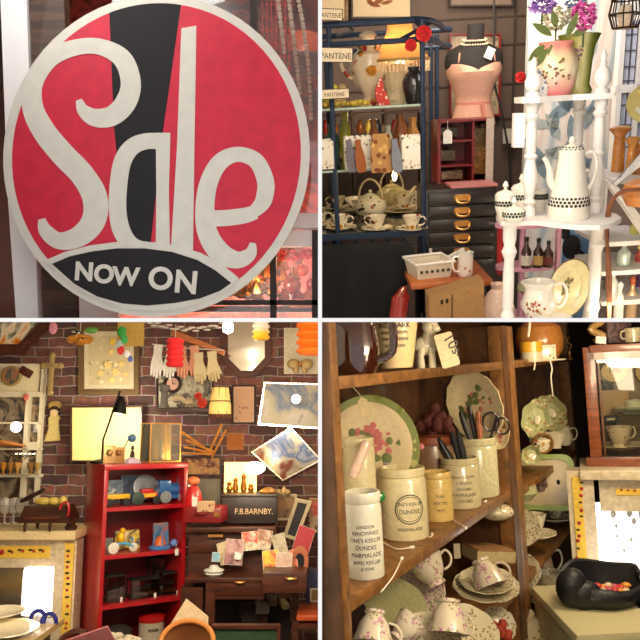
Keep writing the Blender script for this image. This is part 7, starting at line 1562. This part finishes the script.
# right bay lower shelves
cs_ = ((555, 517, 3.45, 1.3, z3t, 'upright sprig teacup at the far end of the third shelf'), (534, 534, 3.0, 1.3, z3t, 'upright sprig teacup at the near end of the third shelf'))
for px, py, y, s, z, lb in cs_:
    sauc('saucer under the '+lb.replace('upright sprig ', ''), px, py+4, y, s, GRB); cupset(lb, px, py, y, s*.9, GRB, rz=160)
z4 = z4t
for px, py, y, s, lb in ((549, 592, 3.2, 1.35, 'farther cup of the fourth shelf'), (528, 625, 2.75, 1.35, 'nearer cup of the fourth shelf')):
    for q_ in range(3 if px == 549 else 1): sauc(('top', 'middle', 'bottom')[2-q_]+' saucer under the '+lb if px == 549 else 'saucer under the '+lb, px, py+8, y, s, GRB, dz=q_*.012-.012)
    cupset(lb, px, py, y, s*.95, GRB, m=R('X', 0) if px == 549 else R('X', 160) @ T(0, 0, -.05), rz=150)
t = thing('peach_jug', 'peach coloured cream jug with a looped handle above the stacked cups', 'jug', at(540, 580, 3.35)); kj = K*3.35
MB().lathe([(0, 0), (9*kj, 0), (14*kj, 12*kj), (12*kj, 22*kj), (8*kj, 28*kj), (9*kj, 31*kj), (0, 30*kj)], 28).build('body', M('peach_china', (206, 170, 130), .3, coat=.4, var=.15, scale=40), t); MB().tube([(10*kj, 0, 24*kj), (20*kj, 0, 28*kj), (23*kj, 0, 18*kj), (17*kj, 0, 8*kj), (12*kj, 0, 8*kj)], .005, 7).build('handle', FUR, t)
sauc('pale saucer standing upright at the lower end of the right bay', 555, 622, 3.4, 1.5, GRB, m=R('Z', -40) @ R('X', 75))
sauc('small round plate leaning against the centre post in the right bay', 524, 528, 2.9, 1.0, GRB, m=R('Z', -30) @ R('X', 70))
sauc('white floral plate at the lower left of the right bay', 523, 574, 2.9, 1.1, GRB, m=R('Z', -40) @ R('X', 60))
mb = MB().lathe([(0, 0), (.03, 0), (.055, .03), (.05, .06), (0, .06)], 24); solo(mb, 'sage_dish', M('sage_china'), 'sage green covered dish on the second shelf beside the tray', 'dish', at(524, 500, 2.9))
# --- glazed cabinet on marble fireplace ---
ORW = wood('orange_mahogany', (100, 48, 24), (146, 78, 40), .35, coat=.3)
ycb = 3.0; pv = at(586, 460, ycb); pv.z = 0; YAW = T(*pv) @ R('Z', -20) @ T(*(-pv)); t = thing('glazed_cabinet', 'reddish wooden glazed cabinet of china standing on the marble mantel', 'cabinet', (0, 0, 0), m=YAW)
MB().box(*bx(586, 347, 597, 457, ycb, .03), bev=.004).build('front_stile', ORW, t); MB().box(*bx(580, 343, 700, 350, ycb+.1, .28), bev=.003).build('top_board', ORW, t)
MB().box(*bx(586, 350, 700, 357, ycb, .03)).build('top_rail', ORW, t); MB().box(*bx(586, 454, 700, 463, ycb, .03), bev=.003).build('bottom_rail', ORW, t)
MB().box(*bx(586, 347, 588, 460, ycb+.15, .26)).build('side_panel', ORW, t)
MB().box(*bx(590, 347, 700, 460, ycb+.28, .01)).build('back_panel', M('cab_back', (120, 104, 84), .6, var=.2), t)
MB().box(*bx(590, 457, 700, 462, ycb+.14, .26)).build('cabinet_floor', ORW, t)
MB().box(*bx(598, 357, 700, 455, ycb+.002, .003)).build('glass_door', glass('cab_glass', (240, 240, 235), rough=.03, alpha=.08), t)
MB().box(*bx(598, 405, 700, 407, ycb+.14, .24)).build('glass_shelf', GLS, t)
lamp('POINT', at(630, 372, ycb+.12), .3, WARM2, .03, name='cabinet_light')
def pc_(name, label, cat, px, py, y, parts, group=None, rz=0, m=None):
    t = thing(name, label, cat, at(px, py, y), rz, group, m=m)
    for nm, mb, mt in parts: mb.build(nm, mt, t)
    return t
kc2 = K*(ycb+.1)
pc_('oval_plaque', 'oval cream plaque with small lettering in the upper part of the cabinet', 'plaque', 614, 372, ycb+.05, (('plate', MB().lathe([(0, 0), (14*kc2, 0), (14*kc2, .006), (0, .006)], 36, sy=.7), M('plaque_cream', (206, 176, 120), .4)), ('dark_rim', MB().lathe([(13.5*kc2, -.002), (15*kc2, -.002), (15*kc2, .009), (13.5*kc2, .009)], 36, sy=.72), DKWD)), m=R('X', 88))
tt = [o for o in SC.objects if o.name.startswith('oval_plaque')][0]; glyph(tt, T(0, -.002, .0075) @ R('X', -90) @ T(0, 0, 0), '1885', .026, BLK, bold=.001)
mb = MB(); mb.lathe([(11*kc2, 0), (12.5*kc2, 0), (12.5*kc2, .006), (11*kc2, .006)], 30); pc_('small_plaque', 'cream round plaque at the right edge of the cabinet', 'plaque', 646, 372, ycb+.06, (('rim', mb, DKWD), ('plate', MB().lathe([(0, 0), (11*kc2, 0), (11*kc2, .004), (0, .004)], 30), M('plaque_cream'))), m=R('X', 88))
pc_('price_notice', 'plain beige card standing in the middle of the cabinet', 'card', 614, 403, ycb+.12, (('card', MB().box((0, 0, 0), (30*kc2, .004, 26*kc2)), M('beige_card', (170, 140, 100), .7)),))
pc_('black_box', 'black label strip with small white letters below the beige card', 'box', 608, 419, ycb+.08, (('body', MB().box((0, 0, 0), (18*kc2, .03, 6*kc2)), BLK), ('white_marks', MB().box((.006, -.016, 0), (8*kc2, .002, 2*kc2)), FUR)))
t = cupset('floral teacup on its saucer on the cabinet floor', 620, 446, ycb+.08, 1.2, spots('brown_floral', (222, 204, 170), [(140, 90, 70), (170, 120, 80)], 70, .55, .36, patch=25), rz=10, group=None)
sauc('large saucer under the floral teacup on the cabinet floor', 620, 450, ycb+.08, 1.5, GRB)
t = thing('gravy_boat', 'pale green white china boat on the glass shelf of the cabinet', 'dish', at(636, 414, ycb+.1)); MB().lathe([(0, 0), (10*kc2, 0), (20*kc2, 6*kc2), (22*kc2, 8*kc2), (0, 7*kc2)], 30, sy=.6).build('dish', M('pale_aqua_china', (206, 210, 180), .3, coat=.4), t); MB().lathe([(0, 7*kc2), (9*kc2, 7*kc2), (10*kc2, 13*kc2), (0, 15*kc2)], 24).build('cup', M('pale_aqua_china'), t)
pc_('yellow_dish', 'cream yellow dish low at the right of the cabinet', 'dish', 640, 428, ycb+.16, (('dish', MB().lathe([(0, 0), (.04, 0), (.09, .02), (0, .015)], 26), CRY),))
pc_('price_tag', 'small white tag hanging at the top right inside the cabinet', 'tag', 616, 361, ycb-.02, (('paper', MB().box((0, 0, 0), (.02, .002, .012)), M('tag_paper')), ('string', MB().tube([(0, 0, .005), (-.02, 0, .03), (-.04, 0, .028)], .001, 4), M('cotton_white'))))
# on top of the cabinet
t = thing('swan_jug', 'pale brown curved swan handle jug on top of the cabinet', 'jug', at(596, 343, ycb+.06)); MB().tube([(0, 0, 0), (.03, 0, .03), (-.02, 0, .06), (.03, 0, .09), (.045, 0, .12)], [.02, .018, .014, .014, .010], 10).build('body', M('swan_tan', (190, 150, 90), .35, coat=.3), t)
t = thing('price_ticket', 'white ticket hanging at the front edge of the cabinet top', 'ticket', at(601, 340, ycb-.03)); MB().box((0, 0, 0), (10*kc2, .002, 7*kc2), R('Y', 8)).build('card', M('card_white'), t)
t = thing('purple_box', 'dusky purple patterned box on top of the cabinet', 'box', at(616, 332, ycb+.12)); MB().box((0, 0, 0), (24*kc2, .08, 22*kc2), bev=.003).build('body', pict('purple_mix', [(70, 50, 56), (120, 90, 90), (60, 44, 60), (150, 120, 100)], 20), t)
t = thing('floral_mug', 'cream floral mug at the right end of the cabinet top', 'mug', at(634, 342, ycb+.05)); MB().lathe([(0, 0), (8*kc2, 0), (8*kc2, .06), (7*kc2, .06), (7*kc2, .01), (0, .01)], 24).build('body', GRB, t); MB().tube([(-7*kc2, 0, .05), (-12*kc2, 0, .045), (-12*kc2, 0, .02), (-7*kc2, 0, .015)], .004, 6).build('handle', GRB, t)
# marble fireplace (second view)
yfm = 2.96; t = thing('marble_fireplace', 'cream marble fireplace with a yellow flower strip under the glazed cabinet', 'fireplace', (0, 0, 0), m=YAW)
mb = MB(); mb.box(*bx(575, 461, 700, 470, yfm+.1, .36), bev=.004); mb.build('mantel_shelf', MARB, t)
MB().box(*bx(577, 469, 602, 640, yfm+.0, .1)).build('pilaster', MARB, t); MB().box(*bx(600, 469, 700, 505, yfm+.02, .1)).build('lintel', MARB, t)
MB().box(*bx(586, 477, 595, 620, yfm-.052, .006)).build('flower_strip', FY, t); MB().box(*bx(620, 485, 700, 491, yfm-.032, .006)).build('flower_strip', FY, t)
mb = MB()
for px, py in ((591, 489), (590.5, 496), (591, 511), (589, 524), (589, 537), (588, 542), (587, 560)): p = at(px, py, yfm-.06); mb.sph((p.x, yfm-.056, p.z), .0075, (1, .4, 1), u=8, v=6)
for px, py in ((626, 488), (632, 488), (638, 488)): p = at(px, py, yfm-.04); mb.sph((p.x, yfm-.037, p.z), .005, (1, .4, 1), u=8, v=6)
mb.build('painted_berries', BERRY, t)
mb = MB()
for px, py in ((591, 483), (590, 503), (591, 517), (588, 531), (588, 550)): p = at(px, py, yfm-.06); mb.sph((p.x, yfm-.056, p.z), .006, (1.3, .4, .7), u=8, v=6)
mb.build('painted_leaves', M('painted_leaf'), t)
t = thing('mirror_glare', 'bright white panel standing in for mirror glare in the marble fireplace opening', 'lamp', at(625, 545, yfm+.02)); kf = K*yfm
lamp('POINT', at(618, 560, yfm-.16), 1.0, WHITE, .06, name='mirror_glare_fill')  # added light to go with the glare panel
MB().box((-.015, .03, 0), (44*kf, .02, 82*kf)).build('glare_panel', glow('mirror_glare_white', (255, 252, 244), 1.6), t)  # glowing panel stands in for light reflected by the fireplace mirror
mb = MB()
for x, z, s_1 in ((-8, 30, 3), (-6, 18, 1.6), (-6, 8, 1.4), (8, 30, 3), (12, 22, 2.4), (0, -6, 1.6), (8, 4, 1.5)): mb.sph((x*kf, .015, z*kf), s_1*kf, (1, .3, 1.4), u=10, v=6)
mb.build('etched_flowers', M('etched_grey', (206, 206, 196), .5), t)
# stool with cream top
zs3 = at(604, 632, 2.3).z; k10 = K*2.4; t = thing('covered_stool', 'cream padded stool at the bottom right under the black bag', 'stool', (at(606, 632, 2.3).x, 2.3, zs3))
MB().box((.05, .24, -.025), (88*k10, .50, .05), bev=.018).build('seat_cushion', M('cream_leather', (216, 206, 160), .4, var=.05), t)
mb = MB(); mb.box((.05, .24, -.14), (84*k10, .46, .2), bev=.01); mb.build('skirt', M('cream_skirt', (206, 196, 150), .6), t)
for x in (-.1, .2): MB().box((x, 0, -.33), (.03, .03, .2)).build('leg', DW, t)
# black bag full of sweets
yb3 = 2.56; t = thing('black_bag', 'open black cloth bag standing on the cream stool', 'bag', Vector((at(604, 611, yb3).x, yb3, zs3+.001)), 0); kb3 = K*yb3
mb = MB(); rings = []
for z, rx, ry, dz in ((0, 33, 22, 0), (6, 40, 26, 0), (18, 43, 28, 2), (30, 42, 27, 4), (38, 40, 25, 6), (38, 37, 22, 5), (24, 36, 21, 1), (12, 33, 19, 0)):
    rings.append([(rx*kb3*math.cos(a)*(1+.05*math.sin(5*a+z*.3)), ry*kb3*math.sin(a)*(1+.07*math.cos(4*a)), (z*.68+dz*.5*math.sin(3*a+1)+(dz*1.7*math.sin(a) if z > 14 else 0))*kb3) for a in (2*PI*i/48 for i in range(48))])
mb.loft(rings).build('bag_body', M('black_nylon', (26, 26, 32), .45, bump=.4, var=.3), t)
mb = MB(); mb.sph((-32*kb3, -.03, 18*kb3), 16*kb3, (1, .8, 1.2)); mb.sph((-22*kb3, -.05, 12*kb3), 14*kb3, (1.2, .7, 1)); mb.build('gathered_corner', M('black_nylon'), t)
MB().tube([(30*kb3, -.05, 30*kb3), (42*kb3, -.08, 36*kb3), (44*kb3, -.08, 14*kb3), (34*kb3, -.05, 4*kb3)], .006, 7).build('handle', M('black_nylon'), t)
for i in range(14):
    c = ((200, 60, 50), (226, 150, 60), (220, 200, 160), (196, 90, 110))[i % 4]; lb = ('red', 'orange', 'cream', 'pink')[i % 4]
    loc = at(592+(i % 7)*5.6+random.uniform(-.8, .8), 590-(i//7)*4+random.uniform(-1.2, 1.2), yb3-.02+.03*(i//7))
    solo(MB().sph((0, 0, 0), .0135, (1.3, 1, .8), u=10, v=7), 'wrapped_sweet', M('sweet'+lb, c, .35), '%s wrapped sweet %s the %s row inside the black bag' % (lb, ('at the left end of', 'second from left in', 'third from left in', 'in the middle of', 'third from right in', 'second from right in', 'at the right end of')[i % 7], ('front', 'back')[i//7]), 'sweet', loc, i*40, group='sweets in the black bag')
# ---------------- things that run behind the partitions end at them ----------------
bpy.context.view_layer.update()
def trim_to_rooms():
    S = {'A': (-1, 1), 'B': (1, 1), 'C': (-1, -1), 'D': (1, -1)}
    for o in list(SC.objects):
        if o.type != 'MESH' or 'rm' not in o.keys(): continue
        sx, sz = S[o['rm']]
        if o.name.startswith(('wall_middle', 'floor', 'wall_left', 'wall_right', 'front_light_baffle', 'ceiling')) or o.name == 'wall_back': continue
        mw = o.matrix_world
        mn = [1e9]*3; mx = [-1e9]*3
        for c in o.bound_box:
            p = mw @ Vector(c)
            for i in range(3): mn[i] = min(mn[i], p[i]); mx[i] = max(mx[i], p[i])
        e = .0038; cuts = []
        if (sx > 0 and mn[0] < e) or (sx < 0 and mx[0] > -e): cuts.append((Vector((e*sx, 0, 0)), Vector((-sx, 0, 0))))
        if (sz > 0 and mn[2] < e) or (sz < 0 and mx[2] > -e): cuts.append((Vector((0, 0, e*sz)), Vector((0, 0, -sz))))
        if mx[1] > Y1-.02: cuts.append((Vector((0, Y1-.02, 0)), Vector((0, 1, 0))))
        if not cuts: continue
        if o.data.users > 1: o.data = o.data.copy()
        bm = bmesh.new(); bm.from_mesh(o.data); mi = mw.inverted()
        for co, no in cuts:
            lc = mi @ co; ln = (mw.to_3x3().transposed() @ no).normalized()
            res = bmesh.ops.bisect_plane(bm, geom=bm.verts[:]+bm.edges[:]+bm.faces[:], plane_co=lc, plane_no=ln, clear_outer=True)
            ed = [g for g in res['geom_cut'] if isinstance(g, bmesh.types.BMEdge)]
            if ed:
                try: bmesh.ops.holes_fill(bm, edges=ed)
                except Exception: pass
        bmesh.ops.recalc_face_normals(bm, faces=bm.faces)
        if len(bm.faces): bm.to_mesh(o.data); o.data.polygons.foreach_set('use_smooth', [True]*len(o.data.polygons)); o.data.set_sharp_from_angle(angle=.61)
        else: print('OUTSIDE', o.name, o.get('label')); bpy.data.objects.remove(o); bm.free(); continue
        bm.free()
trim_to_rooms()
for o in SC.objects:
    if 'rm' in o.keys(): del o['rm']
